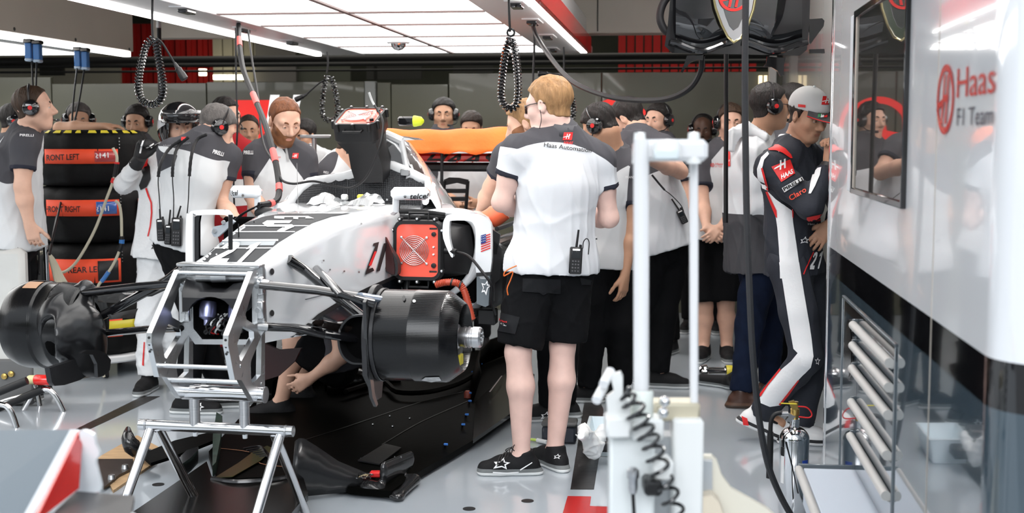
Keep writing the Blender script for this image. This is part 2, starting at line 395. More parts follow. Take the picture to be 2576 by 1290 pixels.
def nets(F, ax, smooth=1):
    S = F < 0; nx, ny, nz = F.shape
    c = np.zeros((nx - 1, ny - 1, nz - 1), np.int8)
    for i in (0, 1):
        for j in (0, 1):
            for k in (0, 1): c += S[i:nx - 1 + i, j:ny - 1 + j, k:nz - 1 + k]
    act = np.argwhere((c > 0) & (c < 8)); n = len(act)
    if n == 0: return np.zeros((0, 3)), np.zeros((0, 4), int)
    idx = np.full(c.shape, -1, np.int32); idx[act[:, 0], act[:, 1], act[:, 2]] = np.arange(n)
    cor = [(i, j, k) for i in (0, 1) for j in (0, 1) for k in (0, 1)]
    val = {q: F[act[:, 0] + q[0], act[:, 1] + q[1], act[:, 2] + q[2]] for q in cor}
    acc = np.zeros((n, 3)); cnt = np.zeros(n)
    for q in cor:
        for d in range(3):
            if q[d] == 0:
                r = tuple(1 if e == d else q[e] for e in range(3)); a, b = val[q], val[r]; m = (a < 0) != (b < 0); t = np.where(m, a / np.where(m, a - b, 1), 0)
                for e in range(3): acc[:, e] += np.where(m, t if e == d else q[e], 0)
                cnt += m
    fr = acc / cnt[:, None]; V = np.zeros((n, 3))
    for e in range(3): x = ax[e]; i = act[:, e]; V[:, e] = x[i] + fr[:, e] * (x[i + 1] - x[i])
    Q = []
    for d in range(3):
        sl0 = [slice(None)] * 3; sl1 = [slice(None)] * 3; sl0[d] = slice(0, -1); sl1[d] = slice(1, None)
        a, b = S[tuple(sl0)], S[tuple(sl1)]; e = np.argwhere(a != b); o1, o2 = [(1, 2), (2, 0), (0, 1)][d]
        e = e[(e[:, o1] > 0) & (e[:, o2] > 0) & (e[:, o1] < F.shape[o1] - 1) & (e[:, o2] < F.shape[o2] - 1)]
        if len(e) == 0: continue
        def cell(p, q):
            t = e.copy(); t[:, o1] -= p; t[:, o2] -= q; return idx[t[:, 0], t[:, 1], t[:, 2]]
        q = np.stack([cell(1, 1), cell(0, 1), cell(0, 0), cell(1, 0)], 1); ins = a[e[:, 0], e[:, 1], e[:, 2]]
        q[~ins] = q[~ins][:, ::-1]; Q.append(q)
    Q = np.concatenate(Q); Q = Q[(Q >= 0).all(1)]
    for _ in range(smooth):
        s = np.zeros_like(V); w = np.zeros(len(V))
        for i in range(4):
            a, b = Q[:, i], Q[:, (i + 1) % 4]
            for e in range(3): s[:, e] += np.bincount(a, V[b, e], len(V)) + np.bincount(b, V[a, e], len(V))
            w += np.bincount(a, minlength=len(V)) + np.bincount(b, minlength=len(V))
        V = V * .5 + .5 * s / np.maximum(w, 1)[:, None]
    return V, Q
def vnormals(V, Q):
    n = np.cross(V[Q[:, 2]] - V[Q[:, 0]], V[Q[:, 3]] - V[Q[:, 1]]); N = np.zeros_like(V)
    for i in range(4):
        for e in range(3): N[:, e] += np.bincount(Q[:, i], n[:, e], len(V))
    return N / (np.linalg.norm(N, axis=1)[:, None] + 1e-12)
def creases(V, Q, amp, seed, s=1., stretch=(1., 1., .45)):
    r = np.random.RandomState(seed); N = vnormals(V, Q); d = np.zeros(len(V)); P = V * A(stretch)
    for i in range(7):
        k = nrm(r.randn(3)) * (14 + 30 * r.rand()) * s; ph = r.rand() * 6; w = P + .02 * np.sin(P[:, [1, 2, 0]] * 23 + ph); q = w @ k + ph
        d += (1 - np.abs(np.sin(q))) ** 3 * (.5 + .5 * np.sin(P @ (nrm(r.randn(3)) * 7) + ph)) - .18
    return V + N * (d * amp)[:, None]
def segdist(V, a, b):
    d = A(b) - A(a); t = np.clip((V - a) @ d / (d @ d), 0, 1); return np.linalg.norm(V - a - t[:, None] * d, axis=1)
def rot(v, axis, deg):
    a = nrm(axis); t = math.radians(deg); v = A(v, float); return v * math.cos(t) + np.cross(a, v) * math.sin(t) + a * (a @ v) * (1 - math.cos(t))
def hand(w, d, n, th, curl=25, s=1., spread=4, thumb=35, curls=None):
    """w wrist, d direction of the fingers, n way the palm faces, th side of the thumb"""
    d = nrm(d); th = nrm(A(th) - d * (A(th) @ d)); n0 = nrm(A(n) - d * (A(n) @ d)); th = nrm(th - n0 * (th @ n0)); P = []
    P.append(cone(w, w + d * .03 * s, .027 * s, .03 * s, .015, (n0, 1.35)))
    for q in (-.026, -.009, .009, .026): P.append(cone(w + d * .02 * s + th * q * .6 * s, w + d * .088 * s + th * q * s, .017 * s, .0125 * s, .012))
    for i, (q, L, r) in enumerate(((.028, .072, .0092), (.0095, .08, .0095), (-.0095, .074, .0088), (-.028, .058, .0078))):
        c = curls[i] if curls else curl + i * 3; p = w + d * .09 * s + th * q * s; dd = rot(d, n0, 0); dd = nrm(d + th * math.tan(math.radians(spread)) * (q / .02)); axis = np.cross(dd, n0)
        for j, f in enumerate((.46, .30, .24)):
            dd = rot(dd, axis, c * (.75 if j == 0 else 1.)); e = p + dd * L * f * s; P.append(cone(p, e, r * s * (1 - .07 * j), r * s * (.95 - .07 * j), .004)); p = e
    p = w + d * .025 * s + th * .022 * s + n0 * .006 * s; dd = nrm(d * math.cos(math.radians(thumb)) + th * math.sin(math.radians(thumb)) + n0 * .25)
    for j, (L, r) in enumerate(((.045, .0145), (.034, .0105), (.026, .0095))):
        e = p + dd * L * s; P.append(cone(p, e, r * s, r * s * .9, .008)); p = e; dd = nrm(dd + d * .25 + n0 * .12)
    return P
SKIN = dict(pale=(.74, .50, .43), fair=(.62, .375, .275), tan=(.47, .26, .165), olive=(.44, .245, .155), dark=(.085, .04, .025))
def skinmat(t):
    c = SKIN[t]; return mat('skin_' + t, c, .48, var=.10, vs=14, bump=.06, bs=220, spec=.35, zones=(('beard', (.21, .085, .035)), ('stubble', tuple(A(c) * .80)), ('lip', tuple(A(c) * A([.86, .64, .64])))))
def hairmat(n, c): return mat('hair_' + n, c, .55, bump=.7, bs=140, var=.35, vs=60, stretch=(1, 1, .25), spec=.3)
HAIR = dict(black=(.012, .009, .008), brown=(.045, .024, .013), dkbrown=(.022, .013, .009), blond=(.34, .19, .085), ginger=(.16, .055, .02), grey=(.10, .09, .085))
M_trouser = mat('black_trouser_cloth', (.0042, .0044, .0052), .9, var=.15, vs=30, bump=.12, bs=500, spec=.12)
M_jeans = mat('dark_blue_denim', (.007, .012, .030), .85, var=.3, vs=14, bump=.15, bs=600, spec=.12)
M_shoe = mat('black_trainer_mesh', (.006, .006, .007), .7, bump=.2, bs=400, spec=.25, zones=(('solemid', (.16, .17, .17)), ('sole', (.72, .73, .72))))
M_brown = mat('brown_leather', (.055, .022, .013), .35, zones=(('solemid', (.10, .05, .03)), ('sole', (.05, .03, .02))))
M_raceshoe = mat('white_race_boot', (.75, .75, .75), .5, zones=(('solemid', (.012, .012, .014)), ('sole', (.75, .75, .75))))
def polo(name, base, z): return mat(name, base, .85, zones=z, bump=.10, bs=700, var=.03, vs=5, spec=.2)
CG = (.058, .057, .064); CW = (.66, .675, .70); CN = (.022, .023, .034); CR = (.30, .014, .018)
P_std = polo('white_polo_grey_yoke', CW, (('yoke', CG), ('cuff', CN)))
P_grysl = polo('white_polo_grey_sleeves', (.58, .59, .60), (('yoke', CG), ('sleeve', CG), ('cuff', CN)))
P_red = polo('red_and_white_shirt', (.60, .60, .60), (('yoke', CR), ('low', CR)))
P_dark = polo('charcoal_shirt', CG, (('yoke', CG), ('cuff', CN)))
P_jkt = polo('white_and_grey_rain_jacket', (.66, .68, .70), (('low', (.062, .062, .068)),))
S_white = mat('white_race_suit_cloth', (.72, .73, .74), .8, bump=.25, bs=60, var=.04, vs=6)
S_navy = mat('slate_navy_race_suit_cloth', (.026, .029, .038), .75, bump=.12, bs=200, var=.15, vs=10, spec=.2)
PEOPLE = {}
def person(key, label, base, yaw, H=1.78, lean=0., side=0., J=None, head=None, tone='fair', hair=('short', 'brown'), shirt=P_std, sleeve=.55, legs=('trousers', M_trouser), shoes=M_shoe,
           hands=None, wide=1., res=.011, fine=.0055, headset=False, beard=None, group=None, yoke=.40, yc=.8, yl=0., ytilt=0., low=None, hem=-.04, stance=.10, feet=None, eyes=True, crease=.004, longsl=False, hfine=None, neckup=0., fat=1., show_hands=True, bulk=0., belt=True):
    J = dict(J or {}); s = H / 1.78; base = A([base[0], base[1], base[2] if len(base) > 2 else 0.]); y = math.radians(yaw)
    f = A([-math.sin(y), math.cos(y), 0]); r = A([math.cos(y), math.sin(y), 0]); lo = lambda x, yy, z: base + (r * x + f * yy + UZ * z) * s
    ln, sd = math.radians(lean), math.radians(side)
    up = nrm(UZ * math.cos(ln) * math.cos(sd) + f * math.sin(ln) + r * math.sin(sd)); fw = nrm(f - up * (f @ up)); rr = np.cross(fw, up)
    D = lambda k, v: J.setdefault(k, v)
    pel = D('pelvis', lo(0, 0, .95)); 
    if 'neck' in J and lean == 0 and side == 0:
        up = nrm(J['neck'] - pel); fw = nrm(f - up * (f @ up)); rr = np.cross(fw, up)
    t = lambda x, yy, z: pel + (rr * x + fw * yy + up * z) * s
    D('waist', t(0, .0, .17)); D('chest', t(0, .0, .36)); D('neck', t(0, -.01, .555)); D('head', J['neck'] + (up * .17 + fw * .035 + UZ * neckup) * s)
    for q, sg in (('L', -1), ('R', 1)):
        sh = D('sh' + q, t(sg * .185 * wide, -.005, .475)); D('hip' + q, pel + (rr * sg * .088 - UZ * .02) * s)
        e = D('el' + q, sh + (-UZ * .285 + r * sg * .045 - f * .02) * s); D('wr' + q, e + (-UZ * .245 + f * .06 + r * sg * .005) * s)
        D('kn' + q, lo(sg * stance, .02, .50)); D('an' + q, lo(sg * stance * 1.05, -.02, .085))
    for q in 'LR':
        if not (feet or {}).get('pitch' + q): J['an' + q] = A([J['an' + q][0], J['an' + q][1], .085])
    # head frame
    hy, hp, hr = head or (yaw, 0, 0); a = math.radians(hy); b = math.radians(hp)
    hf = A([-math.sin(a) * math.cos(b), math.cos(a) * math.cos(b), math.sin(b)]); hx = nrm(np.cross(hf, UZ)); hu = np.cross(hx, hf); hx = rot(hx, hf, hr); hu = rot(hu, hf, hr)
    c = J['head']; HS = s * 1.0; hl = lambda x, yy, z: c + (hx * x + hf * yy + hu * z) * HS; AX = [hx, hf, hu]
    P = []
    cr = [ell(hl(0, -.014, .034), A([.078, .098, .088]) * HS, AX, .02, tag='head'), ell(hl(0, .028, -.032), A([.062, .064, .088]) * HS, AX, .03, tag='head')]
    P += cr
    P += [cone(hl(0, .05, -.092), hl(0, .062, -.094), .024 * HS, .02 * HS, .03), cone(hl(-.05, .0, -.055), hl(-.018, .055, -.098), .022 * HS, .018 * HS, .03), cone(hl(.05, .0, -.055), hl(.018, .055, -.098), .022 * HS, .018 * HS, .03),
          cone(hl(-.04, .068, .022), hl(.04, .068, .022), .018 * HS, .018 * HS, .02), cone(hl(-.046, .058, -.025), hl(.046, .058, -.025), .02 * HS, .02 * HS, .03),
          cone(hl(0, .088, .012), hl(0, .112, -.028), .009 * HS, .013 * HS, .012), cone(hl(-.011, .098, -.036), hl(.011, .098, -.036), .0095 * HS, .0095 * HS, .008),
          ell(hl(-.031, .098, .003), A([.017, .016, .011]) * HS, AX, .012, '-'), ell(hl(.031, .098, .003), A([.017, .016, .011]) * HS, AX, .012, '-'),
          cone(hl(-.02, .082, -.062), hl(.02, .082, -.062), .0085 * HS, .0085 * HS, .008), cone(hl(-.016, .081, -.073), hl(.016, .081, -.073), .009 * HS, .009 * HS, .007), cone(hl(-.022, .0975, -.0675), hl(.022, .0975, -.0675), .0028, .0028, .004, op='-')]
    for sg in (-1, 1):
        P += [ell(hl(sg * .079, -.006, -.004), A([.010, .020, .032]) * HS, [rot(hx, hu, sg * -22), rot(hf, hu, sg * -22), hu], .006)]
        P += [ell(hl(sg * .089, -.001, .0), A([.006, .010, .017]) * HS, [rot(hx, hu, sg * -22), rot(hf, hu, sg * -22), hu], .005, '-')]
    nk = J['neck']; P.append(cone(nk - up * .03, hl(0, -.028, -.06), .064 * s, .058 * HS, .03, tag='neck'))
    # torso
    sh2 = (fw, 1.32)
    tor = [cone(J['hipL'], J['hipR'], .082 * s * fat, .082 * s * fat, .03, tag='t'), cone(J['pelvis'], J['waist'], .158 * s * wide * fat, .15 * s * wide * fat, .06, (fw, 1.3 / fat), tag='t'), cone(J['waist'], J['chest'], .15 * s * wide * fat, .172 * s * wide, .06, sh2, tag='t'),
           cone(J['chest'], lerp(J['chest'], J['neck'], .55), .172 * s * wide, .13 * s * wide, .06, sh2, tag='t'),
           cone(lerp(J['shL'], nk, .1), lerp(J['shR'], nk, .1), .064 * s, .064 * s, .06, tag='t'), cone(J['shL'], nk + up * .0, .05 * s, .06 * s, .05, tag='t'), cone(J['shR'], nk + up * .0, .05 * s, .06 * s, .05, tag='t')]
    P += tor
    if shirt:
        for p_ in tor: p_.ra *= .92; p_.rb *= .92
    lt = .80 if legs and legs[0] != 'shorts' else 1.; la = .8 if longsl else 1.; ut = .86 if legs else 1.
    arms = {}; legsP = {}; HP = {}
    for q, sg in (('L', -1), ('R', 1)):
        sh, el, wr, hp_, kn, an = (J[k + q] for k in ('sh', 'el', 'wr', 'hip', 'kn', 'an')); arms[q] = [cone(sh, lerp(sh, el, .5), .052 * s * la, .050 * s * la, .025), cone(lerp(sh, el, .5), el, .050 * s * la, .041 * s * la, .025), cone(el, lerp(el, wr, .35), .042 * s * la, .044 * s * la, .025), cone(lerp(el, wr, .35), wr, .044 * s * la, .027 * s, .025, None)]
        cb = lerp(kn, an, .32) - f * .018 * s; legsP[q] = [cone(hp_, lerp(hp_, kn, .5), .094 * s * fat * ut, .078 * s * ut, .03), cone(lerp(hp_, kn, .5), kn, .078 * s * ut, .056 * s * lt, .03), cone(kn, cb, .055 * s * lt, .060 * s * lt, .025), cone(cb, an, .058 * s * lt, .036 * s, .025)]
        P += arms[q] + legsP[q]
        hd = (hands or {}).get(q)
        if show_hands:
            if hd is None:
                fd = nrm(wr - el); hd = dict(d=fd + fw * .1, n=-rr * sg + fw * .1, th=fw)
            HP[q] = hand(wr, **hd); P += HP[q]
    fine_boxes = [(c - .155 * HS, c + .155 * HS, fine)]
    for q in ('L', 'R'):
        if show_hands and (hands or {}).get(q): fine_boxes.append((J['wr' + q] - .15, J['wr' + q] + .15, hfine or max(fine, .006)))
    ft = {}
    for q, sg in (('L', -1), ('R', 1)):
        an = J['an' + q]; d = (feet or {}).get(q); d = nrm(d) if d is not None else nrm(f + r * sg * .15); ft[q] = d
        P += [cone(an, an + d * .1 - UZ * .045, .036, .03, .03)]
    V, Q = grow(P, res, 0, fine_boxes)
    hv = (V - c) @ A(AX).T / HS
    lip = .0088 - np.sqrt((hv[:, 0] / 2.0) ** 2 + (hv[:, 1] - .090) ** 2 + ((hv[:, 2] + .0675) / .95) ** 2)
    bd = np.full(len(V), -1.)
    if beard: bd = np.minimum(-.046 - hv[:, 2] + 1.1 * np.maximum(0, np.abs(hv[:, 0]) - .030), hv[:, 1] - .012); bd = np.where(hv[:, 2] < -.13, -1, bd)
    tattr = {'lip': np.where(np.abs(hv[:, 1]) < .2, lip, -1), 'beard': bd if beard == 'beard' else np.full(len(V), -1.), 'stubble': np.minimum(-.052 - hv[:, 2], hv[:, 1] - .03) if beard == 'stubble' else np.full(len(V), -1.)}
    body = newmesh('person', V, Q, skinmat(tone), None, True, 180, attrs=tattr); meta(body, label, 'person', group)
    kids = dict(HP=HP, body=body, J=J, hl=hl, AX=AX, up=up, fw=fw, rr=rr, f=f, r=r, HS=HS)
    # hair
    if hair:
        st, hc = hair; thick = dict(short=.011, crop=.005, full=.02, long=.028, bald=.004)[st]
        hy0 = [-.12, -.06, -.03, -.006, .012, .03, .055, .085, .11]; hz0 = dict(short=[-.068, -.06, -.045, .012, -.02, .035, .065, .085, .09], crop=[-.06, -.055, -.04, .012, -.01, .045, .08, .10, .11], full=[-.08, -.07, -.055, -.0, -.03, .02, .05, .066, .07], long=[-.11, -.1, -.09, -.05, -.05, .0, .04, .06, .065], bald=[-.05, -.04, -.03, .02, .01, .06, .2, .2, .2])[st]
        def ex(F, X, Y, Z):
            dx, dy, dz = X - c[0], Y - c[1], Z - c[2]; yy = (dx * hf[0] + dy * hf[1] + dz * hf[2]) / HS; zz = (dx * hu[0] + dy * hu[1] + dz * hu[2]) / HS; xx = (dx * hx[0] + dy * hx[1] + dz * hx[2]) / HS
            F = F - thick * (.30 + .85 * np.clip((zz + .02) / .1, 0, 1)) + .003 * np.sin(xx * 130 + zz * 60) * np.sin(yy * 110 + 1)
            return np.maximum(F, (np.interp(yy, hy0, hz0) + .05 * np.maximum(0, np.abs(xx) - .05) * (yy > .04) - zz))
        hV, hQ = grow([ell(hl(0, -.014, .034), A([.078, .098, .088]) * HS, AX), ell(hl(0, .02, -.03), A([.062, .06, .08]) * HS, AX), cone(nk - up * .02, hl(0, -.03, -.06), .05 * s, .058 * HS)], fine * 1.15, 0, extra=ex)
        if len(hV): kids['hair'] = newmesh('hair', hV, hQ, hairmat(hc, HAIR[hc]), body, True, 180)
    if eyes:
        hcn = (hair or ('', 'dkbrown'))[1]; mb = MB()
        for sg in (-1, 1):
            e = MB(); e.sphere(hl(sg * .031, .0775, .003), .0125 * HS, 12, 8); eo = e.build('eye', mat('eye_white', (.62, .60, .57), .2), body)
            i = MB(); i.lathe([(0, .0127 * HS), (.0055 * HS, .0119 * HS)], hl(sg * .031, .0775, .003), hf + hu * -.12, 10); i.build('iris', mat('dark_iris', (.02, .012, .008), .1), eo)
            l = MB(); l.lathe([(.0139 * HS * math.cos(math.radians(t)), .0139 * HS * math.sin(math.radians(t))) for t in range(0, 91, 15)], hl(sg * .031, .0765, .003), hu * 1. + hf * .42, 14); l.build('eyelid', skinmat(tone), body)
            b = MB(); b.tube([hl(sg * .014, .090, .022), hl(sg * .030, .0885, .0285), hl(sg * .048, .077, .022)], [.0032, .0042, .002], 6, sm=4, flat=1.4); b.build('eyebrow', hairmat(hcn, HAIR[hcn]), body)
    # shirt
    if shirt:
        hemp = pel + up * hem * s + UZ * 0; S = []
        S += [cone(J['waist'], hemp, .162 * s * wide * fat + bulk, .192 * s * wide * fat + bulk, .05, (fw, 1.28 / fat), fe=True), cone(J['waist'], J['chest'], .158 * s * wide * fat + bulk, .174 * s * wide + bulk, .05, sh2), cone(J['chest'], lerp(J['chest'], nk, .55), .174 * s * wide, .132 * s * wide, .05, sh2),
              cone(J['shL'], J['shR'], .066 * s, .066 * s, .05), cone(J['shL'], nk, .054 * s, .066 * s, .05), cone(J['shR'], nk, .054 * s, .066 * s, .05)]
        for q in ('L', 'R'):
            sh, el, wr = J['sh' + q], J['el' + q], J['wr' + q]
            if longsl: S += [cone(sh, lerp(sh, el, .5), .062 * s, .058 * s, .03), cone(lerp(sh, el, .5), el, .058 * s, .05 * s, .03), cone(el, lerp(el, wr, .9), .052 * s, .038 * s, .03, fe=True)]
            else: S += [cone(sh, lerp(sh, el, sleeve + .06), .062 * s, .062 * s, .03, fe=True)]
        cut_ = ()
        if not longsl: S.append(cone(J['hipL'] + up * .03, J['hipR'] + up * .03, .122 * s * fat, .122 * s * fat, .05)); cut_ = [(hemp, -up)]
        S.append(cone(nk - up * .04 * s, nk + up * .028 * s, .074 * s, .066 * s, .03, fe=True))
        sV, sQ = grow(S, res * .95, .010, cuts=cut_)
        u = (sV - pel) @ up / s; side_ = (sV - pel) @ rr / s; at_ = {'yoke': u - yoke + yc * np.minimum(side_ ** 2, .05) + yl * np.abs(side_) + ytilt * side_, 'low': (low if low is not None else -9) - u}
        cuff = np.full(len(sV), -1.); slv = np.full(len(sV), -1.); dt = np.minimum(segdist(sV, pel, nk), segdist(sV, pel + rr * .08, J['chest'] + rr * .07)); dt = np.minimum(dt, segdist(sV, pel - rr * .08, J['chest'] - rr * .07)) - .125 * s * wide
        for q, sg in (('L', -1), ('R', 1)):
            sh, el = J['sh' + q], J['el' + q]; d = el - sh; L = np.linalg.norm(d); d = d / L; tt = (sV - sh) @ d; da = segdist(sV, sh, sh + d * L * (sleeve + .06)) - .062 * s; m_ = dt - da
            cuff = np.maximum(cuff, np.minimum(np.minimum(tt - L * (sleeve + .06) + .024, m_ - .006), .05 - da)); slv = np.maximum(slv, np.minimum(np.minimum(m_ - .01, tt + .04), .05 - da))
        at_['cuff'] = cuff if not longsl else np.full(len(sV), -1.); at_['sleeve'] = slv
        if crease: sV = creases(sV, sQ, crease, len(key) * 7 + int(H * 1000) % 97)
        kids['shirt'] = newmesh('jacket' if shirt is P_jkt else 'shirt', sV, sQ, shirt, body, True, 180, attrs=at_)
        cl = MB(); 
        ring = []
        for k in range(17):
            t_ = math.radians(-160 + 320 * k / 16 + 180) if False else math.radians(20 + 320 * k / 16); d_ = -fw * -math.cos(t_) + rr * math.sin(t_); base_ = nk + up * (.020 + .016 * math.cos(t_)) * s - fw * .008
            ring.append((base_ + d_ * .090 * s - up * .012, base_ + d_ * .078 * s + up * .036 * s, base_ + d_ * .072 * s + up * .033 * s))
        V_ = [p for t_ in ring for p in t_]; F_ = []
        for k in range(16):
            for j in range(2): F_.append((k * 3 + j, (k + 1) * 3 + j, (k + 1) * 3 + j + 1, k * 3 + j + 1))
        cl.add(V_, F_)
        if not longsl or shirt is P_jkt: kids['collar'] = cl.build('collar', mat('dark_collar_cloth', CG, .8) if shirt is not P_jkt else mat('white_hood_cloth', (.66, .68, .70), .8), body, True, 180, solid=.004)
    # legs
    if legs:
        kind, lm = legs; Lp = [cone(J['hipL'], J['hipR'], .100 * s * fat, .100 * s * fat, .04), cone(J['pelvis'] + up * .07 * s, J['pelvis'], .146 * s * wide * fat, .150 * s * wide * fat, .04, (fw, 1.28 / fat), fs0=True)]
        for q in ('L', 'R'):
            hp_, kn, an = J['hip' + q], J['kn' + q], J['an' + q]
            if kind == 'shorts':
                e = lerp(hp_, kn, .93); Lp += [cone(hp_, e, .108 * s * fat, .099 * s, .03, fe=True)]
            else:
                e = lerp(kn, an, .97); Lp += [cone(hp_, lerp(hp_, kn, .5), .102 * s * fat, .092 * s, .03), cone(lerp(hp_, kn, .5), kn, .092 * s, .076 * s, .03), cone(kn, e, .076 * s, .064 * s, .03, fe=True)]
        lV, lQ = grow(Lp, res, .006)
        if crease: lV = creases(lV, lQ, crease * 1.1, len(key) * 5 + 3, .8, (1, 1, .7))
        kids['legs'] = newmesh('shorts' if kind == 'shorts' else 'trousers', lV, lQ, lm, body, True, 180)
    if shoes:
        for q in ('L', 'R'):
            an = J['an' + q]; d = ft[q]; gz = an[2] - .085; sx = np.cross(d, UZ); B = lambda a, z, x=0.: an + d * a + UZ * (gz + z - an[2]) + sx * x
            tilt = (feet or {}).get('pitch' + q, 0.)
            S = [cone(B(-.045, .042), B(.0, .046), .040, .042, .02), cone(B(0, .046), B(.1, .040), .042, .044, .02), cone(B(.1, .034), B(.165, .030), .045, .035, .02), cone(B(-.02, .06), B(-.012, .108), .042, .043, .02, fe=True), cone(B(.0, .085), B(.08, .055), .035, .03, .03), cone(B(-.065, .012), B(.165, .012), .036, .034, .02, (UZ, 1.6))]
            sV, sQ = grow(S, max(.006, res * .7), 0, cuts=[(A([0, 0, gz + .0]), A([0, 0, -1.]))])
            z = sV[:, 2] - gz; at_ = {'sole': .017 - z, 'solemid': .034 - z}
            if tilt: sV = A([rot(v - an, sx, tilt) + an for v in sV])
            kids['shoe' + q] = newmesh('shoe', sV, sQ, shoes, body, True, 180, attrs=at_)
    if headset:
        hs = MB(); hs.tube([hl(.088 * math.cos(t), -.012, .045 + .082 * math.sin(t)) for t in np.linspace(-.25, math.pi + .25, 15)], .011 * HS, 8, flat=.5); ho = hs.build('headset', M_plastic, body); kids['headset'] = ho
        for sg in (-1, 1):
            e = MB(); X = hx * sg; e.lathe([(0, -.008), (.046, -.008), (.050, .004), (.046, .018), (.040, .030), (.024, .036), (0, .037)], hl(sg * .082, -.006, 0), X, 18); e.lathe([(.0, .0375), (.014, .0375), (.014, .0365)], hl(sg * .082, -.006, 0), X, 12); e.build('ear_cup', M_black, ho)
            b = MB(); b.lathe([(0, .0392), (.0125, .0388), (.0125, .036)], hl(sg * .082, -.006, 0), X, 12); b.build('ear_cup_badge', M_redflat, ho, label='red round badge on the ear cup')
        m = MB(); m.tube([hl(-.1, .0, -.01), hl(-.1, .06, -.06), hl(-.05, .11, -.075)], .0035, 6, sm=4); m.tube([hl(-.055, .108, -.074), hl(-.035, .115, -.073)], .009, 8); m.build('microphone_boom', M_plastic, ho)
    PEOPLE[key] = kids; return kids
# ---------------------------------------------------------------- the garage shell
M_floor = mat('pale_grey_epoxy_floor', (.405, .44, .475), .12, coat=.35, var=.06, vs=1.6, crough=.05)
M_part = mat('grey_partition_laminate', (.105, .104, .076), .22, coat=.3, var=.08, vs=1.2)
M_fascia = mat('pale_grey_fascia', (.46, .415, .36), .4, var=.05, vs=2)
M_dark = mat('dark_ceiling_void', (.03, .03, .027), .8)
M_olive = mat('olive_wall', (.09, .095, .07), .8, var=.3, vs=1.5)
M_light = mat('ceiling_light_diffuser', (1, .985, .96), .5, emit=PANEL_EMIT)
M_strip = mat('strip_light_tube', (1, .99, .97), .5, emit=STRIP_EMIT)
M_seam = mat('warm_grey_light_frame', (.16, .115, .11), .5)
def gbox(a0, a1, b0, b1, z0, z1, bev=0.): return MB().box(g((a0 + a1) / 2, (b0 + b1) / 2, (z0 + z1) / 2), (a1 - a0, b1 - b0, z1 - z0), bev, GR, GF)
struct(gbox(-9, 6, 1.2, 16, -.12, 0).build('floor', M_floor))
struct(gbox(-40, 40, -40, 1.2, -.14, -.005).build('ground', mat('pit_lane_asphalt', (.30, .30, .30), .85, var=.2, vs=5)))
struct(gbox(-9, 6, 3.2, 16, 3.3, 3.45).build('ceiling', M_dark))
struct(gbox(-9.1, -9, 3.2, 16, 0, 3.4).build('wall_left', mat('dull_white_wall', (.42, .42, .41), .6)))
struct(gbox(5.9, 6, 3.2, 16, 0, 3.4).build('wall_right', mat('dull_white_wall', (.42, .42, .41), .6)))
struct(gbox(-9, 6, 15.8, 16, 0, 3.4).build('wall_back', M_olive))
# partition wall behind the crew: separate panels with posts
B0 = 11.4
pw = struct(gbox(-6.5, 1.62, B0 + .06, B0 + .09, 0, .12).build('baseboard_back', M_dark))
zt = lambda y: float(onb(1200, y, B0)[2]); ap = lambda x, y=300: float(onb(x, y, B0) @ GR)
for x0, x1, y in ((-420, 131, 187), (133, 520, 205), (522, 918, 203), (949, 983, 206), (985, 1127, 211), (1130, 1512, 184), (1514, 1978, 184)):
    struct(gbox(ap(x0), ap(x1), B0, B0 + .06, 0, zt(y), .004).build('wall_partition', M_part))
struct(gbox(ap(920), ap(947), B0 - .03, B0 + .05, 0, zt(203), .004).build('trim_1', mat('pale_partition_post', (.26, .27, .26), .3)))
# right-hand return wall with a glazed opening near the corner
struct(gbox(ap(1966), ap(1966) + .06, 7.0, B0, 0, 2.62, .004).build('wall_side', mat('pale_side_wall', (.36, .365, .36), .25, coat=.4)))
struct(gbox(ap(1946) - .05, ap(1946) + .01, B0 - .12, B0 + .02, 0, 2.2, .004).build('trim_2', mat('white_post', (.7, .7, .68), .4)))
fr = struct(gbox(ap(1906), ap(1940), B0 - .04, B0 - .003, float(onb(1920, 235, B0)[2]), float(onb(1920, 190, B0)[2]), .003).build('window_1', mat('warm_lit_window', (1, .82, .5), .5, emit=1.2)))
for q in (1917, 1929): gbox(ap(q) - .006, ap(q) + .006, B0 - .05, B0 - .004, float(onb(1920, 235, B0)[2]), float(onb(1920, 190, B0)[2])).build('window_bar', M_fascia, fr)
# the hall beyond the partition, seen over its top
def rear(name, x0, x1, y0, y1, b, m, kind=True):
    o = gbox(float(onb(x0, y0, b) @ GR), float(onb(x1, y0, b) @ GR), b, b + .05, float(onb(x0, y1, b)[2]), float(onb(x0, y0, b)[2])).build(name, m); return struct(o) if kind else o
M_redc = mat('red_curtain', (.55, .012, .010), .7); M_cream = mat('cream_panel', (.55, .52, .42), .6)
for k in range(17):      # pleated red curtain
    x = 300 + k * 14; rear('wall_curtain_pleat', x, x + 11, 60, 230, 15 + .04 * (k % 2), M_redc)
for k in range(16):
    x = 1556 + k * 22; rear('wall_curtain_pleat', x, x + 18, 60, 230, 15 + .04 * (k % 2), M_redc)
for k in range(6): rear('wall_cream_panel', 534 + k * 26, 557 + k * 26, 60, 260, 14.9, M_cream)
rear('wall_grey_panel', 640, 742, 40, 260, 14.7, mat('grey_hall_wall', (.22, .21, .2), .7)); rear('wall_pale_panel', 742, 880, 110, 260, 14.8, mat('green_grey_hall_wall', (.13, .14, .11), .8))
rear('wall_cream_panel', -60, 300, 110, 260, 14.95, M_cream)
for x0, x1, y in ((500, 516, 183), (536, 568, 193), (573, 612, 193)): rear('hall_lamp', x0, x1, y - 5 if x0 > 520 else y - 10, y + 7, 14.5, mat('hall_lamp_glow', (1, .9, .62), .5, emit=5), False)
n_ = 0
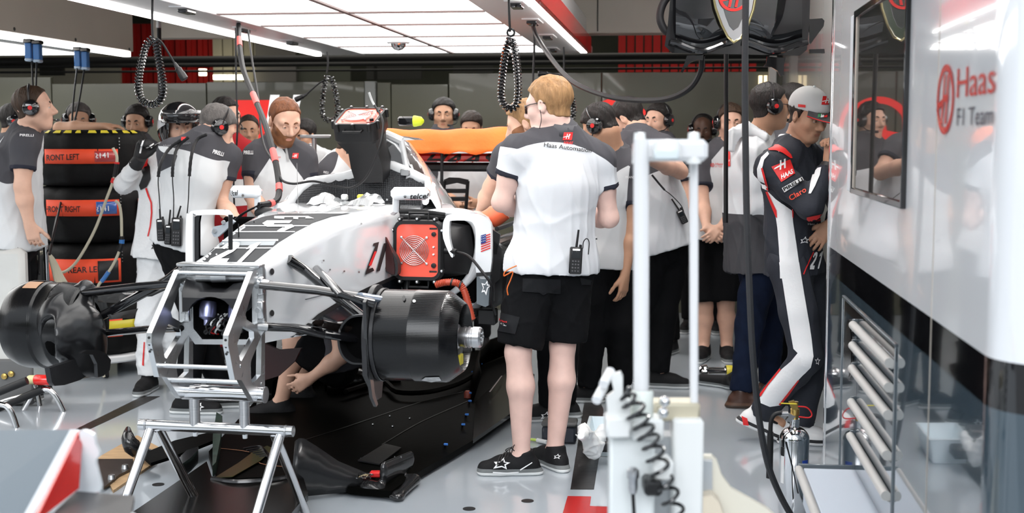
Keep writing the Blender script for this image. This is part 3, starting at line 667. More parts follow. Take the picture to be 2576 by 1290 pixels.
for o in [o for o in bpy.data.objects if o.name.startswith('hall_lamp')]:
    n_ += 1; tag(o, ['small square lamp glowing in the hall above the grey partition', 'short bright tube lamp beside the square lamp above the partition', 'second short tube lamp in line above the partition, beside the red hose'][n_ - 1], 'lamp', 'lamps in the hall behind')
for b, y, r in ((13.2, 146, .036), (13.6, 160, .025), (13.0, 176, .012)):
    z = float(onb(1000, y, b)[2]); o = MB().tube([g(-8, b, z), g(4, b, z)], r, 10).build('hall_pipe', mat('dark_pipe_paint', (.025, .025, .025), .5))
    tag(o, {.036: 'thickest dark pipe running across the hall above the partition', .025: 'middle dark pipe running across the hall above the partition', .012: 'lowest thin dark pipe running across the hall behind'}[r], 'pipe', 'pipes above the partition')
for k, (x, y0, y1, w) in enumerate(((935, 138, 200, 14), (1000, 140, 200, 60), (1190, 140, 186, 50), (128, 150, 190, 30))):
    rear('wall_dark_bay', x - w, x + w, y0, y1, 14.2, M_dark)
# cross beams under the ceiling
struct(gbox(-4.46, 3.0, 10.95, 11.15, float(onb(480, 95, 10.95)[2]), 3.25, .004).build('trim_3', M_fascia))
rb = struct(gbox(-1.22, 1.9, 10.7, 10.94, float(onb(1700, 82, 10.7)[2]), 3.25, .004).build('trim_4', M_fascia))
for x in (1510, 1830): gbox(ap(x) * .985, ap(x) * .985 + .008, 10.69, 10.72, 2.37, 3.2).build('beam_joint', M_dark, rb)
MB().box(onb(790, 112, 10.7), (.05, .1, .08)).build('bracket', M_dark, rb)
for sx, c, lab in ((1433, M_red, 0), (1441, mat('green_lamp', (.05, .6, .1), .3), 1)):
    o = MB().sphere(onb(sx, 46 + 7 * lab, 10.66), .014, 10, 6).build('indicator_lamp', c, rb)
# ---------------------------------------------------------------- light gantry over the car
gt = thing('light_gantry', 'white overhead light gantry with bright panels above the car', 'light', g(-1.8, 7, 2.2))
M_gantry = mat('white_gantry_shell', (.72, .72, .73), .3, coat=.3)
gb = MB(); gb.box(g(-1.8, 7.3, 2.36), (2.2, 7.1, .26), .01, GR, GF); gb.build('housing', M_gantry, gt)
for a0, a1 in ((-2.95, -2.56), (-1.03, -.66)): gbox(a0, a1, 3.75, 10.86, 2.205, 2.26, .004).build('side_rail', M_gantry, gt)
gbox(-2.95, -.66, 10.80, 10.88, 2.21, 2.26, .004).build('end_rail', M_gantry, gt)
rows = [3.8, 4.6, 5.5, 6.38, 7.25, 8.05, 9.02, 9.95, 10.79]
for i in range(8):
    for a0, a1 in ((-2.555, -1.825), (-1.795, -1.035)):
        gbox(a0, a1, rows[i] + .022, rows[i + 1] - .022, 2.215, 2.235).build('light_panel', M_light, gt)
gbox(-1.825, -1.795, 3.8, 10.8, 2.205, 2.235).build('centre_rail', M_seam, gt)
for b in rows[1:-1]: gbox(-2.555, -1.035, b - .02, b + .02, 2.207, 2.235).build('cross_rail', M_seam, gt)
gbox(-2.945, -2.895, 3.75, 10.7, 2.188, 2.206).build('strip_light', M_strip, gt); gbox(-.735, -.685, 3.75, 10.55, 2.188, 2.206).build('strip_light', M_strip, gt)
gbox(-.684, -.655, 3.75, 10.62, 2.19, 2.32, .004).build('edge_trim', M_red, gt, label='red edge trim outside the strip light'); gbox(-2.965, -2.946, 6, 10.8, 2.19, 2.3, .004).build('edge_trim', M_red, gt, label='red edge trim outside the strip light')
for px, py, wa in ((1300, 8, .10), (1340, 52, .10), (1378, 90, .10), (1392, 122, .08), (470, 22, .09), (735, 104, .09), (615, 72, .06)):
    p = onz(px, py, 2.205); q = MB().box(p, (wa, .3, .012), .003, GR, GF); o = q.build('socket_recess', M_gantry, gt); q = MB().box(p - UZ * .012, (wa * .6, .14, .03), .006, GR, GF); q.build('socket', M_black, o)
p = onz(1002, 100, 2.21); dm = MB().lathe([(.085, 0), (.085, .02), (.07, .03)], p, -UZ, 24); do = dm.build('camera_dome', M_white, gt); MB().lathe([(.055, .028), (.05, .05), (.03, .07), (0, .078)], p, -UZ, 20).build('dome_glass', M_chrome, do)
# neighbouring gantry
g2 = thing('light_gantry', 'second light gantry with deep grey side panel, over the tyre stacks', 'light', g(-5.8, 7, 2.2))
gbox(-7.4, -4.60, 3.5, 10.72, 2.25, 3.0, .006).build('housing', M_fascia, g2); gbox(-4.62, -4.54, 3.5, 10.75, 2.24, 3.0, .004).build('side_panel', M_fascia, g2)
gbox(-4.60, -4.545, 3.5, 10.7, 2.195, 2.235).build('strip_light', M_strip, g2); gbox(-5.0, -4.62, 3.5, 10.7, 2.225, 2.25).build('side_rail', M_gantry, g2)
for b0 in (3.6, 5.4, 7.2, 9.0): gbox(-7.2, -5.0, b0, b0 + 1.77, 2.22, 2.25).build('light_panel', M_light, g2)
for px, py in ((36, 73), (190, 100), (325, 124)):
    p = ona(px, py, -4.538); MB().lathe([(0, 0.004), (.012, .004), (.014, 0)], p, GR, 10).build('bolt', M_dark, g2)
# strip fittings on the ceiling over the right-hand walkway
for k, b in enumerate((5.2, 7.4)):
    t = thing('ceiling_light', ['long strip light fitting on the ceiling over the walkway by the cabinet', 'second strip light fitting on the ceiling, deeper over the right walkway'][k], 'light', g(.1, b, 3.2), 'strip fittings on the ceiling')
    gbox(-.12, .32, b - .95, b + .95, 3.2, 3.298, .01).build('housing', M_gantry, t)
    for a in (-.02, .22): MB().tube([g(a, b - .88, 3.165), g(a, b + .88, 3.165)], .025, 10).build('tube', mat('fluorescent_tube', (1, .98, .95), .5, emit=54), t)
# ---------------------------------------------------------------- gloss cabinet on the right
AC = .63; rC = .13
zc1 = float(ona(2112, 638, AC)[2]); zc2 = float(ona(2105, 699, AC)[2]); bN = 2.58
cb = thing('tall_cabinet', 'tall gloss cabinet, white above a black band above grey, with dark screen', 'cabinet', g(1.0, 4.0, 0))
foot = [(AC, 5.40)] + [(AC + rC - rC * math.cos(math.radians(t)), bN + rC - rC * math.sin(math.radians(t))) for t in range(0, 91, 9)] + [(3.4, bN), (3.4, 5.40)]
M_cw = mat('cabinet_white_gloss', (.84, .85, .87), .10, coat=.9); M_cb = mat('cabinet_black_gloss', (.004, .004, .005), .06, coat=.8); M_cg = mat('cabinet_grey_gloss', (.055, .08, .10), .07, coat=1.)
def ring(z, e=0): return [g(a, b, z) for a, b in foot]
for nm, z0, z1, m in (('upper_body', zc1, 2.9, M_cw), ('middle_band', zc2, zc1, M_cb), ('lower_body', .02, zc2, M_cg)):
    MB().loft([ring(z0), ring(z1)], True, True).build(nm, m, cb, True, 20)
MB().loft([[g(a + .03, b, z) for a, b in foot] for z in (0, .02)], True, True).build('plinth', M_dark, cb)
# chrome edge on the far end
gbox(AC - .004, AC + .05, 5.385, 5.412, 0, 2.9, .002).build('edge_strip', M_chrome, cb)
for px in (2358,):
    p = ona(px, 300, AC); gbox(AC - .0015, AC + .003, float(p @ GF) - .002, float(p @ GF) + .002, .03, 2.9).build('panel_joint', M_fascia, cb)
def onc(px, py, e=0.): return ona(px, py, AC - e)
# screen: frame and dark glass
b0 = float(onc(2152, 300) @ GF); b1 = float(onc(2284, 300) @ GF); z0 = float(onc(2145, 470)[2]); z1 = float(onc(2155, 48)[2])
def cbox(ba, bb, za, zb, e0, e1, bev=.0): return gbox(AC - e1, AC - e0, min(ba, bb), max(ba, bb), za, zb, bev)
sf = cbox(b0 + .09, b0, z0 - .015, z1 + .015, -.01, .012, .003).build('screen_frame', mat('pale_screen_frame', (.62, .66, .70), .3), cb)
for q in ((b0, b0 - .03, z0 - .02, z1 + .02), (b1 - .004, b1 + .014, z0 - .02, z1 + .02), (b0, b1, z0 - .02, z0), (b0, b1, z1, z1 + .025)): cbox(*q, -.01, .014, .003).build('screen_edge', M_black, sf)
cbox(b0 - .03, b0 - .055, z0, z1, 0, .01).build('screen_edge', M_fascia, sf)
cbox(b0 - .05, b1 + .01, z0, z1, -.004, .006).build('screen_glass', mat('dark_mirror_glass', (.16, .15, .14), .02, .75), sf)
# emblem and lettering
o_ = onc(2378, 250, .002); s_ = abs(float(onc(2378, 163)[2] - onc(2378, 338)[2])) / 2; w_ = abs(float(onc(2356, 250) @ GF - onc(2398, 250) @ GF)) / 2
X_ = -GF
ring_ = [[(p[0] * w_, p[1] * s_) for p in c] for c in RING]; hm = [[(p[0] * w_ * .95, p[1] * s_ * .95) for p in HMARK]]
flat_shape('emblem_ring', ring_, o_, X_, UZ, M_red, cb); flat_shape('emblem_letter', hm, o_ - GR * .001, X_, UZ, M_red, cb)
o1 = onc(2407, 246, .002); o2 = onc(2502, 246, .002); flat_text('lettering', 'Haas', o1, X_, UZ, float(onc(2412, 170)[2] - onc(2412, 247)[2]), M_red, cb, width=abs(float((o2 - o1) @ GF)), label='red lettering on the white cabinet')
o1 = onc(2407, 316, .002); o2 = onc(2498, 316, .002); flat_text('lettering', 'F1 Team', o1, X_, UZ, float(onc(2412, 272)[2] - onc(2412, 318)[2]), mat('dark_navy_print', (.02, .025, .05), .4), cb, width=abs(float((o2 - o1) @ GF)), label='navy lettering on the white cabinet')
# drawer bay
bL = float(onc(2121, 800) @ GF); bR = float(onc(2256, 900) @ GF); zT = float(onc(2123, 742)[2]); bM = float(onc(2158, 900) @ GF)
for q in ((bL, bL - .012, .05, zT), (bR, bR + .012, .05, zT), (bL, bR, zT - .012, zT)): cbox(*q, -.004, .006, .002).build('bay_frame', M_grey, cb)
cbox(bL, bR, zT - .05, zT - .012, -.004, .002).build('bay_header', M_black, cb); cbox(bL - .012, bM, .05, zT - .05, -.004, .002).build('bay_side', M_cg, cb)
cbox(bM, bR, .05, zT - .05, -.004, .001).build('bay_back', mat('bay_dark_grey', (.06, .085, .105), .2, coat=.5), cb)
pz = onc(2138, 880, .004); e = MB(); zr = abs(float(onc(2138, 805)[2] - onc(2138, 960)[2])) / 2; wr_ = abs(float(onc(2128, 880) @ GF - onc(2149, 880) @ GF)) / 2
po = flat_shape('oval_latch', [[(x * wr_, y * zr) for x, y in circ(0, 0, 1)]], pz, X_, UZ, M_black, cb, ext=.004); flat_shape('latch_dish', [[(x * wr_ * .82, y * zr * .88) for x, y in circ(0, 0, 1)]], pz - GR * .006, X_, UZ, M_chrome, po)
M_handle = mat('satin_grey_handle', (.50, .49, .47), .35)
hd = []
for k, (ly, ry) in enumerate(((820, 915), (873, 980), (933, 1046), (1022, 1158), (1112, 1266), (1206, 1375))):
    z = float(onc(2162, ly)[2]); hd.append(z); out = .17 if k == 5 else 0.
    zn = z - .125 if k not in (2, 3) else z - .155
    dr = cbox(bM - .02, bR + .02, zn + .01, z + .012, -.003, .004 + out, .002).build('drawer', M_cg if k < 5 else mat('pale_drawer_side', (.5, .55, .62), .4), cb)
    hb = MB(); hb.tube([g(AC - .018 - out, bM + .005, z), g(AC - .018 - out, bR + .008, z)], .0145, 14); hb.box(g(AC - .008 - out, (bM + bR) / 2, z - .010), (.018, abs(bR - bM) - .02, .016), .004, GR, GF); hb.build('handle', M_handle, dr)
    cbox(bM + .005, bM + .013, z - .02, z + .02, -.002, .02 + out, .002).build('handle_end', M_grey, dr)
# ---------------------------------------------------------------- back wall emblems
M_signred = mat('backlit_red_sign', (.75, .02, .015), .4, emit=.55); M_signwhite = mat('backlit_white_sign', (.9, .9, .9), .4, emit=.6)
em = thing('wall_emblem', 'red ring emblem on the grey partition behind the crew', 'sign', onb(1555, 330, B0 - .01))
flat_shape('ring', [[(p[0] * .29, p[1] * .29) for p in c] for c in RING], onb(1555, 330, B0 - .004), GR, UZ, M_signred, em, ext=.003); flat_shape('letter', [[(p[0] * .27, p[1] * .27) for p in HMARK]], onb(1555, 330, B0 - .004), GR, UZ, M_signred, em, ext=.003)
em = thing('wall_emblem', 'red emblem panel with white letter above the bearded man', 'sign', onb(670, 300, B0 - .01))
P0, P1 = onb(585, 252, B0 - .01), onb(762, 380, B0 - .01); ww = float((P1 - P0) @ GR); hh = float(P0[2] - P1[2])
flat_shape('red_panel', [[(0, -hh), (ww * .75, -hh), (ww * .8, 0), (0, 0)]], P0, GR, UZ, M_signred, em, ext=.003)
flat_shape('white_letter', [[(ww * x, -hh * y) for x, y in ((.42, 1), (.55, -.1), (.68, -.1), (.60, .42), (.82, .42), (.88, -.1), (1.0, -.1), (.80, 1), (.68, 1), (.76, .62), (.57, .62), (.53, 1))]], P0 - GF * .006, GR, UZ, M_signwhite, em, ext=.002)
# ---------------------------------------------------------------- what stands across the pit lane, behind the camera (seen only in reflections)
struct(gbox(-30, 30, -15.3, -15, 0, 1.15).build('wall_pit', mat('white_pit_wall', (.62, .62, .6), .7)))
rt = np.random.RandomState(9); mb = MB()
for k in range(70):
    mb.sphere(g(rt.uniform(-45, 45), rt.uniform(-44, -34), rt.uniform(2, 9)), (rt.uniform(3, 5), rt.uniform(2.5, 4), rt.uniform(2.5, 4.5)), 10, 7)
o = mb.build('treeline', mat('distant_foliage', (.045, .075, .02), .9, var=.6, vs=.8)); o['kind'] = 'structure'
# ---------------------------------------------------------------- the crew
def jt(Y, **k):
    o = {}
    for n, v in k.items(): o[n] = at(v[0], v[1], v[2] if len(v) > 2 else Y)
    return o
def bs(px, Y): p = at(px, 600, Y); return (p[0], Y)
# mechanic in the middle, back to us
person('centre', 'blond mechanic with glasses, seen from behind, black cargo shorts, standing beside the car', bs(1385, 5.88), 22, 1.80,
       J=jt(5.86, pelvis=(1388, 668, 5.88), neck=(1405, 338, 5.87), shL=(1302, 384, 5.80), shR=(1506, 402, 5.90), elL=(1262, 508, 5.82), wrL=(1335, 536, 6.10), elR=(1532, 548, 5.94), wrR=(1475, 545, 6.22),
            knL=(1303, 885, 5.80), knR=(1415, 868, 5.92), anL=(1312, 1148, 5.83), anR=(1396, 1132, 5.93), waist=(1395, 575, 5.87), chest=(1404, 465, 5.86), head=(1380, 266, 5.86)),
       head=(62, -8, 0), tone='pale', hair=('short', 'blond'), shirt=P_std, sleeve=.44, legs=('shorts', M_trouser), yoke=.548, yc=1.3, ytilt=.14, feet={'L': (-1, -.05, 0), 'R': (-.5, .87, 0)}, res=.0085, fine=.0045, wide=1.02, crease=.005, hem=-.03,
       hands={'L': dict(d=(1, .6, .1), n=(0, 0, 1), th=(0, 1, 0)), 'R': dict(d=(-1, .4, .15), n=(0, 0, 1), th=(0, 1, 0))})
# driver leaning on the cabinet end
person('driver', 'driver in navy race suit and pale cap leaning behind the cabinet, hand at nose', bs(1990, 6.4), -112, 1.74,
       J=jt(6.4, pelvis=(1998, 650), waist=(1992, 560), chest=(1990, 465), neck=(1998, 372), head=(2033, 291, 6.32), shR=(1938, 420, 6.24), shL=(2048, 405, 6.55), elR=(2040, 522, 6.10), wrR=(2086, 412, 6.18), elL=(2120, 520, 6.50), wrL=(2092, 562, 6.26),
            hipR=(1985, 668, 6.32), hipL=(2020, 668, 6.48), knR=(2030, 898, 6.22), knL=(2060, 880, 6.42), anR=(1912, 1040, 6.5), anL=(2005, 1112, 6.42)),
       head=(-148, -20, 0), tone='olive', hair=('short', 'dkbrown'), shirt=S_navy, longsl=True, legs=('trousers', S_navy), shoes=M_raceshoe, yoke=9, feet={'R': (1, -.25, 0), 'L': (1, -.2, 0), 'pitchR': -22},
       hands={'R': dict(d=(.05, -.05, 1), n=(-.7, -.5, .2), th=(-.3, -.9, 0), curl=62, thumb=20), 'L': dict(d=(-.62, -.1, -.75), n=(.2, 1, 0), th=(-.8, -.2, .6), curl=14, spread=7)}, res=.0085, fine=.0045, crease=.006, hem=-.08, wide=.97)
# man with headset seen from behind, next to the jack
person('headset_back', 'mechanic with headset seen from behind, arm hanging, between blond mechanic and jack', bs(1520, 7.4), 30, 1.75,
       J=jt(7.4, pelvis=(1518, 655), waist=(1522, 570), chest=(1530, 470), neck=(1545, 385), head=(1510, 318, 7.35), shR=(1588, 425, 7.35), shL=(1470, 415, 7.5), elR=(1590, 570, 7.35), wrR=(1572, 690, 7.3), elL=(1450, 540), wrL=(1440, 640, 7.6), anL=(1480, 985, 7.45), anR=(1560, 975, 7.5), knL=(1490, 820), knR=(1560, 815)),
       head=(62, -38, 0), tone='tan', hair=('short', 'black'), shirt=P_grysl, yoke=.56, yc=0, yl=.9, headset=True, feet={'L': (-1, .1, 0), 'R': (-.7, .7, 0)}, hands={'R': dict(d=(-.1, -.05, -1), n=(-.6, .6, 0), th=(-.6, -.3, 0), curl=18)})
# man bending with arm over the other's shoulder
person('bending', 'mechanic in grey-shouldered shirt bending away, hand on his mate, behind the jack', bs(1650, 7.9), 38, 1.80,
       J=jt(7.9, pelvis=(1668, 610), waist=(1655, 520), chest=(1630, 420), neck=(1602, 345), head=(1580, 300, 8.05), shL=(1560, 375), shR=(1668, 372, 7.85), elR=(1712, 432, 7.75), wrR=(1618, 395, 7.35), elL=(1570, 470), wrL=(1560, 560), anL=(1610, 955, 8.0), anR=(1655, 962, 7.9), knL=(1615, 790), knR=(1670, 790)),
       head=(60, -35, 0), tone='fair', hair=('short', 'black'), shirt=P_std, yoke=.43, sleeve=.5, headset=False, feet={'L': (-.6, .8, 0), 'R': (.9, -.2, 0)}, hands={'R': dict(d=(-1, -.1, -.3), n=(0, .5, -1), th=(0, 1, 0), curl=22)}, fat=1.08)
person('reflected', 'dark-haired man with headset looking out over the shoulders, under the red ring', bs(1655, 9.2), 140, 1.74, J=jt(9.2, head=(1655, 303), neck=(1662, 352)), head=(140, -4, 0), tone='fair', hair=('short', 'black'), shirt=P_std, headset=True, res=.013, fine=.006)
person('bald_back', 'balding dark-skinned man with headset far behind the jack', bs(1768, 10.2), 168, 1.70, J=jt(10.2, head=(1768, 326), neck=(1768, 368)), head=(168, -10, 0), tone='dark', hair=('bald', 'black'), shirt=P_std, headset=True, res=.014, fine=.007)
person('clasped', 'man in black shorts with headset, hands clasped in front, behind the hanging hose', bs(1800, 8.9), 168, 1.78,
       J=jt(8.9, pelvis=(1800, 590), neck=(1822, 372), head=(1838, 308, 8.85), waist=(1803, 525), chest=(1812, 440), shR=(1770, 405, 8.85), shL=(1872, 405), elR=(1768, 510, 8.8), wrR=(1778, 572, 8.65), elL=(1862, 510), wrL=(1812, 572, 8.65), knR=(1772, 770), knL=(1826, 765), anR=(1770, 878), anL=(1828, 872)),
       head=(178, -6, 0), tone='fair', hair=('short', 'brown'), shirt=P_grysl, legs=('shorts', M_trouser), headset=True, hands={'R': dict(d=(.6, -.5, -.5), n=(0, 1, 0), th=(.3, -.4, .7), curl=30), 'L': dict(d=(-.6, -.5, -.5), n=(0, 1, 0), th=(-.3, -.4, .7), curl=30)}, yoke=.605, yc=0, yl=1.5)
person('jacket', 'man in white and grey rain jacket and jeans with headset and glasses, facing the driver', bs(1900, 7.35), -78, 1.80,
       J=jt(7.35, head=(1938, 268, 7.3), neck=(1905, 345), pelvis=(1905, 640), waist=(1895, 545), chest=(1893, 440), shR=(1895, 390, 7.17), shL=(1915, 385, 7.55), elR=(1915, 520, 7.12), wrR=(1970, 590, 7.1), anR=(1868, 1000, 7.3), anL=(1935, 985, 7.55), knR=(1885, 815, 7.3), knL=(1935, 800, 7.5)),
       head=(-82, 0, 0), tone='olive', hair=('short', 'black'), shirt=P_jkt, longsl=True, low=.235, hem=-.09, bulk=.03, legs=('trousers', M_jeans), shoes=M_brown, headset=True, yoke=9, feet={'R': (1, -.1, 0), 'L': (1, 0, 0)}, crease=.007)
person('curly', 'curly dark-haired man mostly hidden between the jacket and the cap', bs(1972, 8.1), -100, 1.80, J=jt(8.1, head=(1998, 268), neck=(1984, 335)), head=(-95, -5, 0), feet={'L': (0, -1, 0), 'R': (0, -1, 0)}, tone='olive', hair=('full', 'black'), shirt=P_std, res=.014, fine=.007)
# left group
person('tyre_hand', 'man with headset in profile, standing left of the tyre stack', bs(32, 7.62), -82, 1.84,
       J=jt(7.6, pelvis=(30, 600), waist=(30, 510), chest=(38, 430), neck=(66, 335), head=(86, 272, 7.55), shR=(63, 365, 7.42), shL=(68, 355, 7.8), elR=(56, 470, 7.38), wrR=(73, 560, 7.4), elL=(78, 470, 7.9), wrL=(88, 560, 7.95)),
       head=(-78, 4, 0), tone='fair', hair=('crop', 'brown'), shirt=P_grysl, headset=True, fat=1.12, yoke=.605, yc=0, yl=1.5, feet={'R': (1, -.1, 0), 'L': (1, 0, 0)})
person('far_left', 'man in dark cap and headset at the far left by the partition', bs(38, 9.2), -70, 1.68, J=jt(9.2, head=(38, 305), neck=(28, 350)), head=(-72, -8, 0), tone='olive', hair=('short', 'black'), shirt=P_std, headset=True, res=.014, fine=.007)
person('over_tyres', 'grey-haired man with headset leaning his bare arm on top of the tyres', bs(190, 9.3), 190, 1.68, J=jt(9.3, head=(198, 302), neck=(190, 350), shR=(150, 360), shL=(250, 360), elR=(150, 322, 8.9), wrR=(262, 318, 8.8)), head=(200, -10, 0), tone='tan', hair=('short', 'grey'), shirt=P_dark, headset=True, res=.013, fine=.007, hands={'R': dict(d=(1, 0, 0), n=(0, 0, -1), th=(0, -1, 0))})
person('behind_tyres', 'dark-haired man with headset just above the tyres, beside the raised glove', bs(345, 9.8), 175, 1.74, J=jt(9.8, head=(345, 306), neck=(345, 352)), head=(175, -14, 0), tone='olive', hair=('short', 'black'), shirt=P_dark, headset=True, res=.014, fine=.007)
person('helmet', 'crewman in white race suit and shiny black helmet, gloved hand raised', bs(420, 7.85), 198, 1.74,
       J=jt(7.85, pelvis=(415, 610), waist=(420, 530), chest=(428, 450), neck=(440, 382), head=(452, 322, 7.8), shR=(372, 415, 7.85), shL=(495, 410), elR=(312, 462, 7.75), wrR=(350, 402, 7.62), elL=(510, 520), wrL=(515, 600, 7.7), hipR=(392, 640), hipL=(440, 640), knR=(378, 800, 7.8), knL=(440, 800), anR=(375, 962, 7.78), anL=(438, 950, 7.95)),
       head=(205, -2, 0), tone='fair', hair=None, shirt=S_white, longsl=True, legs=('trousers', S_white), yoke=9, hands={'R': dict(d=(.35, -.1, 1), n=(.5, -.6, 0), th=(.8, -.1, 0), curl=45)}, feet={'R': (-.1, -1, 0), 'L': (.4, -1, 0)}, crease=.008, show_hands=True, hem=-.1, res=.010)
person('radio_back', 'mechanic with headset and three belt radios, back to us, looking down beside the nose', bs(465, 7.15), -38, 1.74,
       J=jt(7.15, pelvis=(462, 615), waist=(468, 530), chest=(485, 440), neck=(518, 352), head=(545, 322, 7.2), shL=(432, 385, 7.1), shR=(572, 395, 7.22), elR=(552, 505, 7.2), wrR=(612, 578, 7.0), elL=(430, 500, 7.25), wrL=(470, 590, 7.5), anR=(470, 1010, 7.15), anL=(560, 985, 7.3), knL=(500, 820, 7.25), knR=(490, 820, 7.1)),
       head=(-62, -34, 0), tone='fair', hair=('short', 'grey'), shirt=P_grysl, headset=True, sleeve=.46, feet={'R': (1, -.12, 0), 'L': (1, .2, 0)}, yoke=.525, hem=-.02, hands={'R': dict(d=(.7, -.3, -.7), n=(0, 0, -1), th=(0, 1, 0))}, res=.0095)
person('red_shirt', 'man in red and white shirt with headset behind the radio mechanic', bs(590, 8.9), -160, 1.76, J=jt(8.9, head=(568, 292), neck=(572, 352), shR=(535, 385), shL=(625, 385)), head=(-120, -6, 0), tone='fair', hair=('short', 'black'), shirt=P_red, headset=True, yoke=.30, low=.12, legs=('trousers', mat('red_trousers', CR, .8)), res=.013, fine=.007)
person('bald_red', 'short-haired man peering over, below the red wall emblem', bs(628, 9.9), 190, 1.66, J=jt(9.9, head=(626, 328), neck=(626, 372)), head=(190, -8, 0), tone='tan', hair=('crop', 'dkbrown'), shirt=P_red, yoke=9, res=.014, fine=.007)
person('beard', 'ginger-bearded mechanic looking down at the cockpit, white shirt with grey shoulders', bs(705, 7.5), 192, 1.86,
       J=jt(7.5, pelvis=(705, 640), waist=(705, 555), chest=(703, 455), neck=(700, 364), head=(716, 305, 7.4), shR=(645, 395, 7.45), shL=(762, 398, 7.5), elR=(634, 490, 7.4), wrR=(668, 560, 7.25), elL=(778, 490), wrL=(770, 560, 7.3)),
       head=(212, -24, 0), tone='fair', hair=('crop', 'ginger'), beard='beard', shirt=P_grysl, sleeve=.48, yoke=.605, yc=0, yl=1.5, res=.009, fine=.0045)
person('dark_mid', 'dark-haired man in pale shirt behind the steel tee bar', bs(780, 9.5), 160, 1.68, J=jt(9.5, head=(765, 342), neck=(775, 385)), head=(150, -14, 0), tone='tan', hair=('short', 'black'), shirt=polo('plain_white_polo', (.5, .51, .52), ()), res=.014, fine=.007)
person('stooping', 'mechanic stooping beyond the cockpit, head hidden behind the top fan box', bs(850, 7.9), -120, 1.66, J=jt(7.9, pelvis=(820, 560), neck=(862, 408), head=(888, 368, 7.85), shR=(828, 440, 7.8), shL=(900, 430, 8.1), elR=(830, 520, 7.7), wrR=(850, 560, 7.65), waist=(830, 510), chest=(845, 460)), head=(-110, -30, 0), tone='fair', hair=('short', 'brown'), shirt=P_grysl, yoke=.605, yc=0, yl=1.5, res=.012, fine=.007)
person('wing_left', 'dark-haired man with headset and microphone behind the orange wing cover', bs(1112, 10.1), 172, 1.78, J=jt(10.1, head=(1116, 288), neck=(1114, 335)), head=(180, -5, 0), tone='olive', hair=('short', 'black'), shirt=P_dark, headset=True, res=.013, fine=.006)
person('seated', 'man in white shirt with red lanyard behind the rear wing, head above the cover', bs(1180, 9.3), 178, 1.62, J=jt(9.3, head=(1186, 322), neck=(1180, 375), shR=(1128, 410), shL=(1235, 410), elR=(1120, 490), wrR=(1160, 520, 9.1), elL=(1252, 490), wrL=(1200, 510, 9.1)), head=(175, -18, 0), tone='tan', hair=('short', 'dkbrown'), shirt=polo('white_polo_plain', (.52, .53, .54), ()), res=.013, fine=.007)
person('reaching', 'fair-bearded mechanic reaching into the car, mostly hidden by the blond mechanic', bs(1330, 6.75), 80, 1.70,
       J=jt(6.75, pelvis=(1400, 620), waist=(1370, 540), chest=(1340, 450), neck=(1318, 375), head=(1322, 312, 6.7), shL=(1275, 395, 6.6), shR=(1330, 400, 6.95), elL=(1236, 470, 6.7), wrL=(1205, 545, 6.85), elR=(1290, 480, 7.0), wrR=(1240, 550, 7.1), anL=(1385, 1045, 6.95), anR=(1420, 1030, 7.05), knL=(1385, 830), knR=(1420, 830)),
       head=(85, -20, 0), tone='fair', hair=('short', 'blond'), beard='beard', shirt=P_grysl, yoke=.52, feet={'L': (-1, -.1, 0), 'R': (-1, .1, 0)}, hands={'L': dict(d=(-.4, .2, -1), n=(0, 0, -1), th=(0, -1, 0))})
person('crouching', 'crouching mechanic in black shorts working under the raised car', bs(790, 7.1), 95, 1.75,
       J=jt(7.1, pelvis=(850, 905), waist=(858, 850), chest=(850, 775), neck=(830, 705), head=(800, 665), hipL=(840, 915, 7.0), hipR=(850, 905, 7.2), knL=(738, 852, 6.95), knR=(760, 850, 7.3), anL=(705, 990, 7.0), anR=(760, 960, 7.4), shL=(850, 770, 6.95), shR=(850, 735, 7.25), elL=(858, 895, 6.85), wrL=(785, 948, 6.85), elR=(760, 800, 7.4), wrR=(720, 820, 7.4)),
       head=(95, 0, 0), tone='fair', hair=('short', 'brown'), shirt=P_dark, legs=('shorts', M_trouser), feet={'L': (-1, -.15, 0), 'R': (-1, .1, 0)})
# ---------------------------------------------------------------- the stripped racing car on its stand
PSI = math.radians(11); CO = A([-1.065, 4.975, 0]); CB = A([math.sin(PSI), math.cos(PSI), 0]); CL = A([math.cos(PSI), -math.sin(PSI), 0])
def cw(s, l, z): return CO + CB * s + CL * l + UZ * z          # s back from the front axle, l to the car's left, z up
def pl(px, py, l): return ont(px, py, CO + CL * l, CL)
def psn(px, py, s): return ont(px, py, CO + CB * s, CB)
def sz(p): d = A(p) - CO; return float(d @ CB), float(d[2])
car = thing('racing_car', 'stripped white and grey open-wheel racing car raised on stands, wheels off', 'car', cw(1, 0, 0))
M_body = mat('car_white_gloss', (.76, .78, .80), .10, coat=.9); M_cgrey = mat('car_dark_grey_satin', (.020, .022, .025), .45, spec=.04); M_cslate = mat('car_slate_gloss', (.014, .018, .024), .16, coat=.4)
M_perf = mat('perforated_dark_foam', (.03, .032, .036), .55, kind='perf', bump=.8, bs=90)
def ringc(s, ht, hb, zt, zb, zs, r=.05, n=5):
    """closed section: flat top, round shoulders, sides to a narrower bottom"""
    P = [(-hb, zb), (-ht, zs)]
    for k in range(n + 1): t = math.pi - math.pi / 2 * k / n; P.append((-ht + r + r * math.cos(t), zt - r + r * math.sin(t)))
    for k in range(n + 1): t = math.pi / 2 - math.pi / 2 * k / n; P.append((ht - r + r * math.cos(t), zt - r + r * math.sin(t)))
    P += [(ht, zs), (hb, zb)]; return [cw(s, a, z) for a, z in P]
